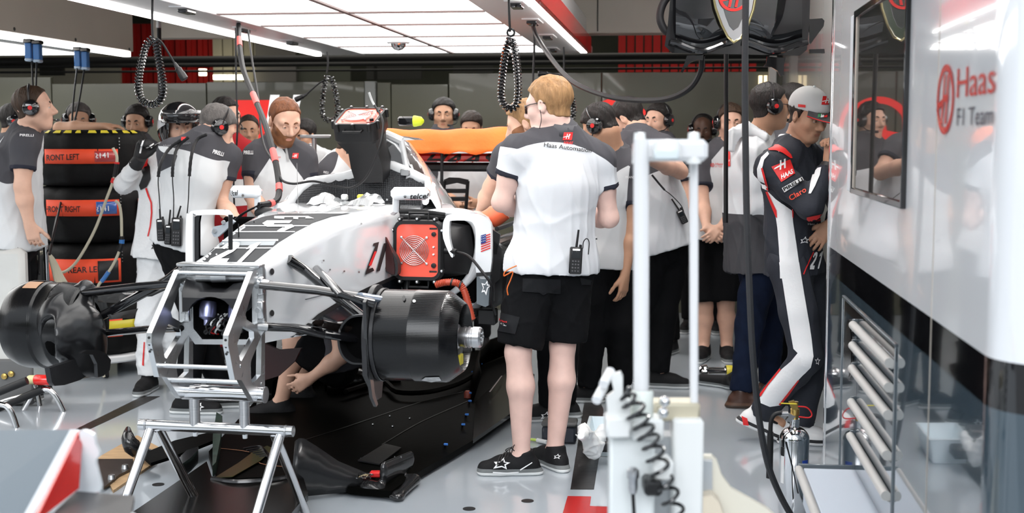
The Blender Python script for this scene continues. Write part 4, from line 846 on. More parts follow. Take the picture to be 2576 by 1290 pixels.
secs = [(-.05, .155, .135, 1.045, .745, .93, .03), (.1, .165, .14, 1.075, .735, .93, .045), (.3, .185, .15, 1.118, .72, .93, .055), (.55, .215, .17, 1.160, .70, .93, .06), (.85, .25, .20, 1.188, .68, .93, .06), (1.15, .28, .24, 1.200, .66, .93, .06), (1.32, .295, .26, 1.205, .65, .93, .06), (1.4, .30, .27, 1.17, .65, .93, .06), (2.3, .33, .30, 1.16, .65, .93, .06)]
def sec_at(s):
    k = list(zip(*secs)); return [float(np.interp(s, k[0], k[i])) for i in range(1, 7)]
mb = MB(); mb.loft([ringc(s, *sec_at(s)) for s in np.r_[np.linspace(-.05, 1.32, 24), 1.4, 1.7, 2.3]]); tub = mb.build('monocoque', M_body, car, True, 30)
# livery laid over the tub
patch('top_panel', [(494, 658), (520, 632), (557, 598), (607, 566), (660, 546), (705, 538), (880, 537), (835, 545), (790, 560), (745, 583), (700, 611), (640, 659)], [tub], M_cgrey, car, .002, 14, label='dark grey panel on top of the nose')
patch('lower_panel', [(690, 863), (742, 842), (800, 792), (855, 758), (930, 722), (1005, 690), (1120, 640), (1130, 760), (960, 800), (800, 850), (705, 880)], [tub], M_cslate, car, .002, 14, label='slate panel along the lower flank')
patch('dark_line', [(735, 846), (798, 790), (853, 756), (930, 719), (1005, 686), (1120, 636), (1120, 645), (1005, 695), (930, 729), (857, 766), (803, 799), (745, 850)], [tub], M_inkb, car, .004, 12)
for y0, a, b in ((603, 540, 700), (605, 540, 700), (568, 610, 780), (583, 575, 742), (624, 530, 690)):
    patch('thin_white_line', [(a, y0), (b, y0), (b, y0 + 2.2), (a, y0 + 2.2)], [tub], M_inkw, car, .004, 12)  # thin white lines laid across the dark top panel
patch('blue_grey_band', [(540, 607), (695, 607), (688, 618), (530, 618)], [tub], mat('blue_grey_print', (.10, .13, .15), .3), car, .003, 12)
N2 = [[(0, .72), (.12, .93), (.38, 1), (.62, .95), (.70, .78), (.62, .55), (.30, .22), (.66, .22), (.66, 0), (-.08, 0), (-.08, .2), (.36, .6), (.44, .72), (.38, .80), (.26, .80), (.18, .66)]]
N1 = [[(.30, 0), (.56, 0), (.56, 1), (.36, 1), (.08, .86), (.08, .68), (.30, .74)]]
def digit(shape, x0, y0, w, h, sh, objs, m, nm='race_number', off=.005, label=None):
    V, F = shape2d(shape); return lay_px(nm, V, F, lambda x, y: (x0 + x * w + y * sh, y0 - y * h), objs, m, car, off, 8, label)
digit(N2, 527, 664, 62, 54, 40, [tub], M_inkw, label='white number on top of the nose'); digit(N1, 580, 664, 44, 52, 52, [tub], M_inkw)
patches('sponsor_mark', [[(672, 556), (735, 556), (728, 563), (690, 563), (688, 566), (735, 566), (740, 572), (712, 584), (697, 582), (714, 572), (672, 572), (660, 563)]], [tub], M_inkw, car, .005, 8)
patches('sponsor_mark', [[(690, 545), (775, 545), (790, 551), (768, 551), (770, 548), (750, 548), (750, 553), (738, 552), (738, 548), (715, 548), (715, 552), (690, 551)]], [tub], M_inkw, car, .005, 8)
patches('flank_number', [[(917, 691), (940, 680), (936, 673), (926, 676), (946, 634), (952, 608), (938, 612), (936, 618), (943, 618), (934, 640), (918, 684)]], [tub], M_inkb, car, .005, 8); patches('flank_number', [[(945, 683), (954, 680), (974, 610), (964, 612)]], [tub], M_inkb, car, .005, 8)
patch('flank_red_line', [(925, 668), (932, 668), (946, 632), (940, 632)], [tub], M_redflat, car, .006, 8)
patch('flank_hatch', [(765, 752), (812, 741), (815, 742), (768, 754)], [tub], M_greyp, car, .003, 8)
for x, y in ((683, 683), (683, 787)): mark('fixing_hole', [circ(0, 0, .7, 1)], (x, y), 8, [tub], M_inkb, car)
mark('rod_hole', [circ(0, 0, .55, 1)], (732, 657), 15, [tub], M_inkb, car)
for x, y in ((812, 655), (828, 678), (864, 682), (901, 684), (907, 563), (545, 642), (562, 615), (683, 640), (700, 622), (608, 572)):
    mark('panel_screw', [circ(0, 0, 1)], (x, y), 2.2, [tub], M_alud, car, off=.006)
# bulkhead
bk = MB(); of = [(-.165, 1.035), (.155, 1.05), (.16, .80), (.12, .745), (-.12, .74), (-.165, .80)]; hf = [(-.125, .98), (.115, .99), (.115, .80), (.09, .765), (-.09, .76), (-.125, .80)]
V, F = shape2d([of, hf], .012); bo = newmesh('bulkhead_plate', [cw(-.075 - v[2], v[0], v[1]) for v in V], F, M_alu, car)
mb = MB(); mb.box(cw(-.062, 0, .88), (.27, .018, .24), 0, CL, CB); mb.build('bulkhead_recess', M_void, bo)
mb = MB(); mb.box(cw(-.10, -.005, 1.045), (.33, .06, .015), .004, CL, CB); mb.build('top_flange', M_alu, bo)
for l, z in ((-.15, .95), (.145, .97), (-.15, .86), (.145, .88)):
    MB().box(cw(-.1, l, z), (.04, .03, .07), .006, CL, CB).build('bracket', M_alu, bo); MB().lathe([(0, .03), (.01, .03), (.012, .0)], cw(-.09, l, z), -CB, 8).build('bolt', M_alud, bo)
# carbon saddle over the pedals: arched front, two shoulders
rg = []
for s_, w_, z0, z1 in ((-.07, .125, .90, .975), (-.12, .125, .885, .975), (-.17, .12, .875, .95), (-.185, .11, .88, .93)):
    P = []
    for k in range(13): t = k / 12; x = -1 + 2 * t; P.append(cw(s_, x * w_ - .01, z0 + .055 * math.sqrt(max(0, 1 - (x / .75) ** 2)) if abs(x) < .75 else z0 - .01 * (abs(x) - .75)))
    for k in range(13): t = k / 12; x = 1 - 2 * t; P.append(cw(s_, x * w_ - .01, z1 + .018 * (abs(x) ** 3) * (s_ > -.15) - .02 * (abs(x) < .5) * (s_ > -.13)))
    rg.append(P)
MB().loft(rg).build('pedal_cover', M_carbonm, bo, True, 35)
mb = MB(); mb.tube([cw(-.1, -.10, .995), cw(-.1, .09, 1.0)], .016, 12); mb.tube([cw(-.12, -.03, 1.0), cw(-.12, .03, 1.002)], .02, 10); mb.build('steering_rack', M_alud, bo)
for l in (-.06, .055):
    MB().lathe([(0, -.04), (.03, -.04), (.033, -.01), (.03, .02), (.012, .03), (.010, .05), (0, .05)], cw(-.10, l, .865), -UZ + CB * -.3, 14).build('master_cylinder', mat('violet_alloy', (.25, .26, .42), .3, .8), bo)
for k in range(16):
    x = random.uniform(-.09, .09); z = random.uniform(.77, .83); P = [cw(-.06, random.uniform(-.05, .05), .86)] + [cw(-.10 - random.random() * .05, lerp(0, x, t) + random.uniform(-.02, .02), .86 - (.86 - z) * t) for t in (.4, .8)] + [cw(-.07, x, z)]
    MB().tube(P, .0035, 6, sm=4).build('wiring_strand', [M_rubber, M_rubber, M_rubber, M_plastic, M_redflat, M_offwhite][random.randrange(6)], bo)
for l, z in ((-.07, .79), (.0, .785), (.07, .80), (-.03, .80), (.04, .81)): MB().lathe([(0, .03), (.009, .03), (.012, .02), (.012, 0)], cw(-.07, l, z), -CB, 10).build('connector', M_plastic, bo)
# cockpit: white coaming with dark perforated headrest wall
hp = [(1.42, -.275), (1.6, -.27), (1.85, -.255), (1.98, -.20), (2.03, -.10), (2.04, 0), (2.04, .10), (2.0, .20), (1.9, .26), (1.72, .285)]
hz = [1.22, 1.285, 1.30, 1.31, 1.345, 1.375, 1.345, 1.30, 1.28, 1.20]
C3 = smoothpts([A([a, b, z]) for (a, b), z in zip(hp, hz)], 5)
mb = MB(); V = [cw(c[0], c[1], z) for c in C3 for z in (1.10, lerp(1.10, c[2], .5), c[2])]; n = len(C3)
mb.add(V, [(i * 3 + j, (i + 1) * 3 + j, (i + 1) * 3 + j + 1, i * 3 + j + 1) for i in range(n - 1) for j in range(2)]); mb.build('headrest_panel', M_perf, car, solid=.006)
mb = MB(); mb.tube([cw(1.2, -.275, 1.18), cw(1.36, -.28, 1.195)] + [cw(c[0] + .01, c[1] * 1.06, c[2]) for c in C3[::3]] , [.025] + [.022] * 8 + [.02], 10, flat=1.2); rim = mb.build('cockpit_rim', M_body, car)
mb = MB(); rr_ = []
for c in C3[::2]:
    o = A([c[0] - 2.3 * .0, c[1]]); out = nrm(A([max(0, c[0] - 1.9) * 2.5, c[1] + .0001])); rr_.append([cw(c[0] + out[0] * d, c[1] + out[1] * d, z) for d, z in ((.01, c[2] + .01), (.05, c[2] - .01), (.08, lerp(c[2], 1.1, .5)), (.09, 1.08))])
mb.loft(rr_, closed=False); mb.build('cockpit_side', M_body, car, solid=.01)
for l in (-.11, .12): MB().box(cw(2.01, l, 1.335), (.05, .012, .035), .004, CL, CB).build('headrest_latch', M_alud, car)
for x, y in ((882, 502), (927, 504), (974, 502)): MB().lathe([(0, .004), (.005, .004), (.006, 0)], psn(x, y, 2.02), -CB, 8).build('headrest_screw', M_alu, car)
# clear film bundle over the dash
r_ = np.random.RandomState(3); mb = MB(); nx, ny = 18, 7; Vg = []
for j in range(ny):
    for i in range(nx): u = i / (nx - 1); v = j / (ny - 1); Vg.append(cw(1.18 + .22 * v, -.13 + .32 * u, 1.205 + .05 * math.sin(math.pi * v) * (.6 + .4 * math.sin(u * 9)) + r_.uniform(-.008, .008)))
mb.add(Vg, [(j * nx + i, j * nx + i + 1, (j + 1) * nx + i + 1, (j + 1) * nx + i) for j in range(ny - 1) for i in range(nx - 1)]); mb.build('clear_screen_film', mat('crinkled_clear_film', (.75, .78, .8), .08, trans=.75, spec=.8), car, angle=20)
for l in (-.06, .02, .10): MB().box(cw(1.3, l, 1.235), (.03, .03, .03), .006, CL, CB).build('dash_switch', [M_plastic, M_offwhite, M_yellow][int((l + .06) / .08)], car)
# roll hoop, airbox and engine cover
def rsec(s, wt, wb, zt, zb, n=9):
    P = []
    for k in range(n): t = k / (n - 1); a = math.pi * t; x = -math.cos(a); w = lerp(wb, wt, math.sin(a) ** .8); P.append(cw(s, x * w, zb + (zt - zb) * math.sin(a) ** .75))
    return P
mb = MB(); mb.loft([rsec(s, *v) for s, v in ((2.08, (.10, .27, 1.505, 1.10)), (2.2, (.10, .29, 1.53, 1.10)), (2.42, (.08, .29, 1.51, 1.08)), (2.7, (.06, .27, 1.40, 1.05)), (3.0, (.05, .22, 1.25, 1.02)), (3.3, (.05, .14, 1.12, .98)))], closed=False); cov = mb.build('engine_cover', M_body, car, True, 50, solid=.006)
mb = MB(); mb.tube([cw(2.04, -.13, 1.30), cw(2.08, -.10, 1.40), cw(2.1, -.075, 1.5)], .014, 8, flat=1.8); mb.tube([cw(2.04, .13, 1.30), cw(2.08, .10, 1.40), cw(2.1, .075, 1.5)], .014, 8, flat=1.8); mb.tube([cw(2.1, -.08, 1.5), cw(2.1, .0, 1.535), cw(2.1, .08, 1.5)], .022, 8); mb.build('roll_hoop', M_body, car)
patch('cover_opening', [(1010, 372), (1024, 366), (1045, 385), (1062, 415), (1072, 455), (1060, 462), (1045, 450), (1030, 440), (1016, 400)], [cov], mat('oily_dark_metal', (.05, .04, .037), .3, .6), car, .004, 8, sm=3, label='dark opening in the side of the engine cover')
mb = MB(); mb.tube([psn(1005, 362, 2.35), psn(1030, 372, 2.36), psn(1052, 396, 2.38), psn(1064, 414, 2.4)], .010, 8, sm=6); mb.build('yellow_hose', mat('pale_yellow_hose', (.72, .52, .18), .5), car)
for k, P in enumerate((((1040, 425), (1052, 440), (1066, 448)), ((1052, 415), (1064, 432), (1074, 458)), ((1036, 440), (1048, 452), (1062, 456)), ((1060, 405), (1070, 430), (1080, 462)))):
    MB().tube([psn(x, y, 2.36) for x, y in P], .009 - .001 * k, 8, sm=5).build('engine_pipe', [M_steel, M_alud, M_rubber, M_steel][k], car)
MB().loft([[cw(s, l, z) for l, z in ((.0, 1.53), (.12, 1.515), (.15, 1.505), (.0, 1.50))] for s in (2.1, 2.3)]).build('airbox_winglet', M_body, car)
mb = MB(); mb.tube([cw(2.0, -.20, 1.455), cw(2.05, -.05, 1.46)], .024, 14); mb.build('carbon_tube', M_carbonm, car)
mb = MB(); mb.box(cw(2.1, .11, 1.605), (.10, .05, .05), .01, CL, CB); p_ = mb.build('camera_pod', M_black, car)
mb = MB(); mb.lathe([(.03, 0), (.03, .01), (.024, .04), (.008, .055), (0, .056)], cw(2.1, .145, 1.605), CL, 14); mb.build('pod_tip', mat('fluorescent_yellow', (.72, .85, .03), .4), p_)
# side pods with inlets
for sg in (1, -1):
    def sp(s, l0, l1, z0, z1, r=.06):
        l1 = l1 if sg > 0 else l0 + (l1 - l0) * .6
        return [cw(s, sg * l, z) for l, z in ((l0, z1), (l0, z0), (l1 - r, z0), (l1, z0 + r), (l1, z1 - r * 1.4), (l1 - r * .4, z1 - r * .5), (l1 - r * 1.3, z1), (lerp(l0, l1, .4), z1 + .01))]
    mb = MB(); R_ = [sp(*v) for v in ((1.42, .28, .66, .70, 1.15), (1.6, .28, .68, .68, 1.16), (1.95, .27, .64, .66, 1.14), (2.3, .25, .50, .66, 1.05), (2.7, .2, .34, .68, .92))]
    if sg < 0: R_ = [r[::-1] for r in R_]
    mb.loft(R_); mb.build('sidepod', M_body, car, True, 35)
    mb = MB(); mb.box(cw(1.405, sg * .47, .93), (.34, .03, .40), .01, CL, CB); mb.build('inlet_mouth', M_void, car)
    if sg < 0: continue
    mb = MB(); P = [cw(1.38, sg * l, z) for l, z in ((.30, 1.13), (.45, 1.16), (.60, 1.15), (.665, 1.08), (.66, .95), (.60, .84), (.50, .76))]
    mb.tube(P, [.022, .03, .04, .05, .045, .03, .02], 12, sm=6, flat=.7); mb.build('inlet_lip', M_body, car)
mb = MB(); mb.box(cw(1.75, .70, .86), (.12, .7, .30), .03, CL, CB); mb.build('radiator_block', M_plastic, car)
for k in range(9):
    z = .72 + k * .045; MB().tube([cw(1.5, .72, z), cw(1.7, .77 + .01 * (k % 2), z + .02), cw(2.1, .74, z + .03)], .012 - .004 * (k % 2), 8, sm=4).build('coolant_pipe', [M_rubber, M_steel, M_plastic][k % 3], car)
# turning vanes beside the inlets
def plate(name, poly, s, th, m, parent=car, sm=0, **k):
    if sm: poly = [p[:2] for p in smoothpts([A([p[0], p[1], 0.]) for p in poly], sm, True)]
    return MB().slab([psn(x, y, s) for x, y in poly], CB * th).build(name, m, parent, True, 35, **k)
vr = plate('turning_vane', [(1115, 600), (1114, 566), (1119, 549), (1132, 539), (1190, 536), (1216, 543), (1231, 556), (1236, 580), (1233, 690), (1198, 690), (1197, 590), (1192, 566), (1180, 556), (1138, 555), (1131, 562), (1131, 600), (1140, 640), (1134, 645)], 1.18, .03, M_body, sm=3)
v2 = plate('vane_foot', [(1199, 690), (1233, 690), (1229, 768), (1221, 772), (1199, 764)], 1.18, .03, M_grey, vr); plate('vane_tape', [(1198, 686), (1234, 684), (1234, 693), (1198, 695)], 1.177, .035, M_inkb, vr)
mark('star_mark', star_outline(), (1221, 722), 17, [v2], M_inkw, vr, rot=70, sx=1.1)
# striped flag sticker
for k in range(7): patch('flag_stripe', [(1210 , 595 + k * 6.0 - .0), (1234, 587 + k * 5.8), (1234, 590 + k * 5.8), (1210, 598 + k * 6.0)], [vr], M_redflat, vr, .003, 8)
patch('flag_canton', [(1210, 592), (1223, 588), (1223, 610), (1210, 614)], [vr], mat('flag_blue', (.02, .04, .20), .4), vr, .0045, 8)
for k in range(9): mark('flag_star', [circ(0, 0, 1, n=6)], (1212.5 + (k % 3) * 4, 595 + (k // 3) * 6 - (k % 3) * 1.2), 1.1, [vr], M_inkw, vr, off=.007)
lv = plate('turning_vane', [(468, 700), (468, 552), (475, 537), (490, 529), (560, 527), (576, 535), (582, 547), (575, 550), (566, 541), (495, 541), (485, 549), (484, 700)], 1.18, .03, M_body, sm=3)
plate('vane_inner', [(484, 700), (485, 549), (495, 542), (503, 542), (500, 560), (500, 700)], 1.2, .02, M_black, lv)
plate('side_deflector', [(921, 548), (922, 533), (934, 526), (950, 530), (958, 543), (962, 582), (972, 612), (992, 642), (1000, 662), (1000, 690), (985, 692), (962, 674), (944, 640), (931, 592)], 1.12, .05, mat('matt_black_trim', (.012, .012, .013), .5), sm=3)
plate('side_deflector_inner', [(948, 560), (962, 582), (985, 632), (992, 690), (966, 672), (950, 632)], 1.11, .02, mat('dark_red_black', (.03, .005, .005), .3), sm=3)
plate('bracket_plate', [(532, 585), (536, 570), (556, 566), (582, 552), (590, 558), (566, 580), (548, 596), (538, 596)], .9, .02, mat('blue_grey_bracket', (.30, .33, .36), .4)); 
for x, y in ((563, 559), (541, 581)): MB().lathe([(0, .01), (.009, .01), (.01, 0)], psn(x, y, .9), -CB, 10).build('bracket_bolt', M_alu, car)
# straps over the side pod
for P in (((1000, 470), (1000, 525), (997, 585)), ((1003, 532), (1060, 533), (1120, 541)), ((1003, 545), (1070, 547), (1120, 543))): MB().tube([psn(x, y, 1.3) for x, y in P], .012, 6, sm=5, flat=.25, up=-CB).build('strap', M_rubber, car)
MB().tube([psn(x, y, 1.1) for x, y in ((590, 555), (615, 535), (655, 515), (662, 512))], .022, 8, sm=6, flat=.2, up=CL).build('strap', M_rubber, car)
MB().sphere(psn(666, 536, 1.1), (.05, .03, .03), 14, 8).build('black_cap', M_rubber, car)
# mirrors
def mirror(x0, y0, x1, y1, txt, tx0, tx1, ty, l0, sx):
    p0 = psn(x0, y0, 1.08); p1 = psn(x1, y1, 1.08); c = (p0 + p1) / 2; w = abs(float((p1 - p0) @ CL)); h = abs(p1[2] - p0[2])
    o = MB().box(c, (w, .07, h), .018, CL, CB).build('mirror', M_body, car, True, 60); MB().tube([psn(sx, y1 - 4, 1.08), psn(sx - 1, y1 + 28, 1.1), cw(1.15, l0, 1.17)], .009, 8, flat=1.7).build('mirror_stalk', M_body, o)
    write('mirror_lettering', txt, (tx0, ty), (tx1, ty - 2), 13, [o], M_inkb, o, bold=.02, shear=.25, off=.002); return o
mR = mirror(985, 470, 1080, 503, 'telcel', 1032, 1079, 500, .30, 996); mark('mirror_screw', [circ(0, 0, 1)], (1019, 494), 3.2, [mR], M_alud, mR)
mL = mirror(582, 466, 657, 498, 'lcel', 583, 600, 492, -.30, 648); mark('mirror_screw', [circ(0, 0, 1)], (611, 491), 3.2, [mL], M_alud, mL)
# aerials on the nose
MB().tube([psn(580, 540, .12), psn(580, 652, .12)], .009, 8).build('nose_post', M_plastic, car)
for x, y0, y1, s_ in ((600, 563, 625, .3), (639, 556, 585, .55)):
    o = MB().tube([psn(x, y0, s_), psn(x + 1, y1, s_)], [.0022, .004], 6).build('aerial', M_rubber, car); MB().lathe([(.017, 0), (.014, .008), (.006, .014), (.004, .03), (0, .03)], psn(x + 2, y1 + 5, s_), UZ, 12).build('aerial_base', M_rubber if x < 620 else M_chrome, o)
MB().tube([psn(747, 410, 1.0), psn(750, 540, 1.0)], .0012, 5).build('thin_aerial', M_steel, car)
# suspension
def arm(name, P, r, flat=.55, m=M_carbon): return MB().tube(P, r, 12, flat=flat, up=UZ).build(name, m, car, True, 60)
arm('upper_wishbone', [pl(655, 716, .15), pl(800, 730, .36), pl(955, 756, .60)], .028, .62, M_black)
arm('push_rod', [pl(725, 652, .17), pl(770, 682, .22), cw(.03, .56, .80)], .022, .9, M_black)
arm('lower_wishbone', [pl(668, 822, .15), pl(740, 824, .26), pl(820, 840, .44), cw(.03, .56, .755)], .027, .6, M_black)
arm('lower_wishbone', [cw(.35, .2, .77), pl(800, 812, .42), cw(.06, .56, .765)], .026, .5, mat('glossy_carbon_brown', (.02, .014, .012), .12, coat=.8))
arm('upper_wishbone', [cw(.4, .19, .99), pl(860, 742, .50), pl(940, 762, .60)], .018, .6, M_black)
arm('upper_wishbone', [pl(448, 712, -.165), pl(340, 722, -.36), pl(200, 738, -.62)], .027, .62, M_black); arm('push_rod', [pl(455, 678, -.17), pl(420, 705, -.22), pl(246, 800, -.58)], .02, .9, M_black)
arm('lower_wishbone', [pl(450, 826, -.15), pl(370, 828, -.32), pl(262, 838, -.56)], .026, .55, M_black); arm('upper_wishbone', [cw(.4, -.19, 1.02), pl(380, 740, -.45), pl(230, 745, -.60)], .016, .6, M_black)
for p, q in ((pl(905, 748, .55), pl(958, 756, .605)), (pl(240, 734, -.575), pl(196, 738, -.625))): MB().tube([p, q], .025, 12, flat=.75, up=UZ).build('wishbone_clevis', mat('blue_tint_steel', (.38, .45, .55), .25, .9), car)
MB().tube([pl(640, 706, .13), pl(675, 716, .18)], .017, 10).build('wishbone_clevis', M_alud, car); MB().tube([pl(640, 820, .13), pl(672, 824, .17)], .015, 10).build('wishbone_clevis', M_alud, car)
MB().slab([psn(x, y, .75) for x, y in ((652, 858), (700, 880), (757, 876), (742, 908), (700, 946), (660, 958), (648, 930))], CB * .02).build('barge_panel', mat('dark_red_black', (.03, .005, .005), .3), car)
# brake drums
def ribbed(name, d):
    m = mat(name, (.003, .003, .0034), .24, spec=.35); N = m.node_tree.nodes; L = m.node_tree.links; p = N['Principled BSDF']
    w = N.new('ShaderNodeTexWave'); w.bands_direction = d; w.inputs['Scale'].default_value = 62; tc = [n for n in N if n.type == 'TEX_COORD'][0]; L.new(tc.outputs['Object'], w.inputs[0])
    b = N.new('ShaderNodeBump'); b.inputs['Strength'].default_value = .07; b.inputs['Distance'].default_value = .002; L.new(w.outputs[0], b.inputs['Height']); L.new(b.outputs[0], p.inputs['Normal'])
    r = N.new('ShaderNodeMapRange'); r.inputs[3].default_value = .13; r.inputs[4].default_value = .27; L.new(w.outputs[0], r.inputs[0]); L.new(r.outputs[0], p.inputs['Roughness']); return m
M_ribz = ribbed('carbon_laid_in_bands', 'Z'); M_ribx = ribbed('carbon_ringed', 'X')
dr = MB().lathe([(.10, .585), (.160, .585), (.168, .592), (.170, .60), (.1703, .725), (.1712, .728), (.1712, .732), (.1702, .735), (.170, .845), (.167, .852), (.128, .905), (.122, .908), (.118, .90), (.112, .86), (.08, .85), (.03, .85)], cw(0, 0, .785), CL, 56).build('brake_drum', M_ribz, car, True, 28)
MB().lathe([(.1725, .588), (.1745, .59), (.1745, .602), (.1725, .604)], cw(0, 0, .785), CL, 48).build('drum_edge', M_carbonm, dr)
hb = MB().lathe([(.055, .84), (.052, .87), (.045, .885), (.036, .888), (.036, .905), (.040, .906), (.040, .914), (.036, .915), (.036, .922), (.040, .923), (.040, .930), (.036, .931), (.036, .938), (.039, .940), (.039, .965), (.034, .972), (.026, .972), (.024, .955), (0, .955)], cw(0, 0, .785), CL, 28).build('wheel_hub', M_steel, dr, True, 28)
for k in range(6): t = k * math.pi / 3; MB().lathe([(0, .976), (.004, .976), (.005, .955)], cw(0, 0, .785) + (CB * math.cos(t) + UZ * math.sin(t)) * .017, CL, 6).build('hub_pin', M_alud, hb)
mark('drum_slot', [circ(0, 0, .6, 1)], (1016, 751), 7, [dr], M_inkb, dr); mark('drum_screw', [circ(0, 0, 1, .9)], (1042, 758), 4, [dr], M_alud, dr)
patch('drum_sticker', [(1060, 955), (1070, 948), (1105, 947), (1110, 956), (1085, 960)], [dr], mat('worn_white_sticker', (.5, .5, .5), .6, var=.4, vs=40), dr, .003)
MB().slab([cw(.03, .80, .70), cw(.03, .885, .70), cw(.03, .89, .76), cw(.03, .85, .78), cw(.03, .80, .76)], CB * .02).build('brake_caliper', M_alud, dr); MB().box(cw(.0, .89, .70), (.012, .05, .04), .003, CL, CB).build('caliper_label', M_yellow, dr)
# right-hand backing plate and scoop
bp_ = [(.16 * math.cos(t), .785 + .19 * math.sin(t)) for t in np.linspace(-.3, math.pi + .3, 20)] + [(-.15, .66), (-.08, .60), (-.02, .545), (.03, .545), (.05, .60), (.12, .64)]
MB().slab([cw(a - .02, .565, z) for a, z in bp_], CL * .018).build('backing_plate', M_carbonm, dr, True, 40); MB().slab([cw(a, .575, z) for a, z in ((-.19, .93), (-.17, .94), (-.14, .80), (-.12, .68), (-.09, .58), (-.05, .53), (-.07, .525), (-.12, .57), (-.16, .68), (-.18, .80))], CL * .012).build('duct_fence', M_carbon, dr)
def dscoop(C0, axl, w, h, depth, parent, m=M_carbon):
    """D-shaped duct: C0 centre of the flat side, axl direction of the round side"""
    def D(s, k): return [C0 + CB * s + axl * (x * w * k) + UZ * (z * h * k) for x, z in [(0, .5), (.3, .5), (.6, .45), (.85, .30), (.99, .08), (.97, -.18), (.82, -.38), (.55, -.49), (.25, -.5), (0, -.5)]]
    D0 = D; D = lambda s, k: smoothpts(D0(s, k), 4)
    mb = MB(); R_ = [D(depth, .6), D(depth * .6, .9), D(.015, 1.), D(0, .99), D(0, .92), D(.06, .86), D(.061, .2)]
    if axl @ CL > 0: R_ = [r[::-1] for r in R_]
    mb.loft(R_, True, True); o = mb.build('brake_duct_scoop', m, parent, True, 50); q = [D(.055, .86), D(.058, .86)]; MB().loft(q, True, True).build('duct_opening', M_void, o); return o
dscoop(cw(-.14, .575, .785), -CL, .115, .185, .16, dr)
# left-hand drum with rounded duct body
dl_ = MB().lathe([(.10, .60), (.158, .60), (.166, .61), (.168, .70), (.170, .704), (.170, .712), (.168, .716), (.166, .76), (.172, .77), (.172, .84), (.165, .87), (.15, .90), (.11, .925), (.10, .91), (.09, .86), (.03, .86)], cw(0, 0, .785), -CL, 56).build('brake_drum', M_ribx, car, True, 28)
for t0, t1 in ((62, 82), (88, 112)):
    mb = MB(); P = [[cw(0, 0, .785) - CL * l + (CB * -math.cos(math.radians(t)) + UZ * math.sin(math.radians(t))) * .1735 for t in np.linspace(t0, t1, 6)] for l in (.775, .835)]
    mb.loft(P, closed=False); mb.build('drum_slot', M_inkb if t0 > 70 else mat('amber_inside', (.35, .2, .12), .5), dl_)
Z_ = .785
cc = [cone(cw(-.06, -.66, Z_ + .02), cw(-.09, -.585, Z_ + .01), .125, .085, .06), cone(cw(-.08, -.62, Z_ - .02), cw(-.16, -.63, Z_ - .02), .11, .085, .05, (CL, 1.35)), cone(cw(-.04, -.58, Z_ - .08), cw(-.10, -.63, Z_ - .16), .09, .05, .06, (CL, 1.6)), cone(cw(-.03, -.60, Z_ - .14), cw(-.02, -.56, Z_ - .17), .06, .03, .05),
      cone(cw(-.02, -.62, Z_ + .12), cw(-.02, -.60, Z_ + .15), .05, .035, .04), ell(cw(-.25, -.665, Z_ - .02), (.05, .13, .092), [CL, CB, UZ], .012, '-')]
V, Q = grow(cc, .0075, smooth=2); bd_ = newmesh('brake_duct_body', V, Q, mat('satin_carbon_body', (.004, .004, .0045), .24, spec=.4, kind='carbon', bs=260), dl_, True, 180)
MB().sphere(cw(-.15, -.665, Z_ - .02), (.040, .012, .078), 14, 10).build('duct_opening', M_void, bd_)
plate_ = MB().slab([pl(x, y, -.60) for x, y in ((112, 925), (250, 880), (232, 930), (190, 955), (150, 968), (125, 970), (118, 960))], CL * .02); plate_.build('duct_tail', M_carbonm, dl_)
mb = MB(); mb.loft([[pl(x, y, -.5) + CL * d for x, y in ((196, 888), (225, 892), (236, 915), (238, 948), (252, 945), (268, 930), (271, 905), (258, 888), (240, 880), (210, 880))] for d in (0, .014)]); mb.build('duct_winglet', M_carbon, dl_, True, 30)
for P in (((246, 745), (300, 738), (308, 742), (300, 762), (246, 760)), ((270, 792), (342, 777), (330, 802), (318, 800), (276, 804))): MB().slab([pl(x, y, -.5) for x, y in P], CB * .02).build('duct_vane', mat('glossy_carbon_brown', (.02, .014, .012), .12, coat=.8), dl_)
# rear wing under its orange cover
wg = MB().box(cw(3.3, .04, 1.395), (.80, .24, .05), .015, CL, CB).build('rear_wing', M_red, car); V, F = text2d('HAAS', bold=.04, shear=.35)
write('wing_lettering', 'HAAS', (1062, 414), (1255, 411), 26, [wg], M_inkb, wg, bold=.03, shear=.5)
MB().box(cw(3.32, .04, 1.335), (.84, .10, .055), .015, CL, CB).build('lower_beam', M_carbonm, wg)
for l in (-.38, .46): MB().box(cw(3.35, l, 1.35), (.014, .35, .42), .004, CL, CB).build('end_plate', M_carbonm, wg)
MB().tube([psn(1112, 385, 3.1), psn(1111, 470, 3.1), psn(1111, 575, 3.1)], .010, 8).build('wing_pylon', M_carbonm, wg)
nx, ny = 26, 9; prof = [(3.06, -.005), (3.07, .02), (3.08, .06), (3.10, .105), (3.14, .135), (3.25, .142), (3.38, .135), (3.47, .10), (3.48, .0)]; Vg = []; r_ = np.random.RandomState(5)
for i in range(nx):
    u = i / (nx - 1); l = -.37 + .84 * u
    for j, (s_, z_) in enumerate(prof): Vg.append(cw(s_ + .006 * math.sin(u * 17 + j) + r_.uniform(-.003, .003), l, 1.43 + z_ * (1.05 - .10 * math.sin(u * 3 + .5)) + .004 * math.sin(u * 23 + j * 1.3) + (.008 * math.sin(u * 31) if j == 0 else 0) - .02 * (u > .96)))
mb = MB(); mb.add(Vg, [(i * ny + j, (i + 1) * ny + j, (i + 1) * ny + j + 1, i * ny + j + 1) for i in range(nx - 1) for j in range(ny - 1)]); mb.add([Vg[j] for j in range(ny)], [tuple(range(ny))]); mb.add([Vg[(nx - 1) * ny + j] for j in range(ny)], [tuple(range(ny))[::-1]])
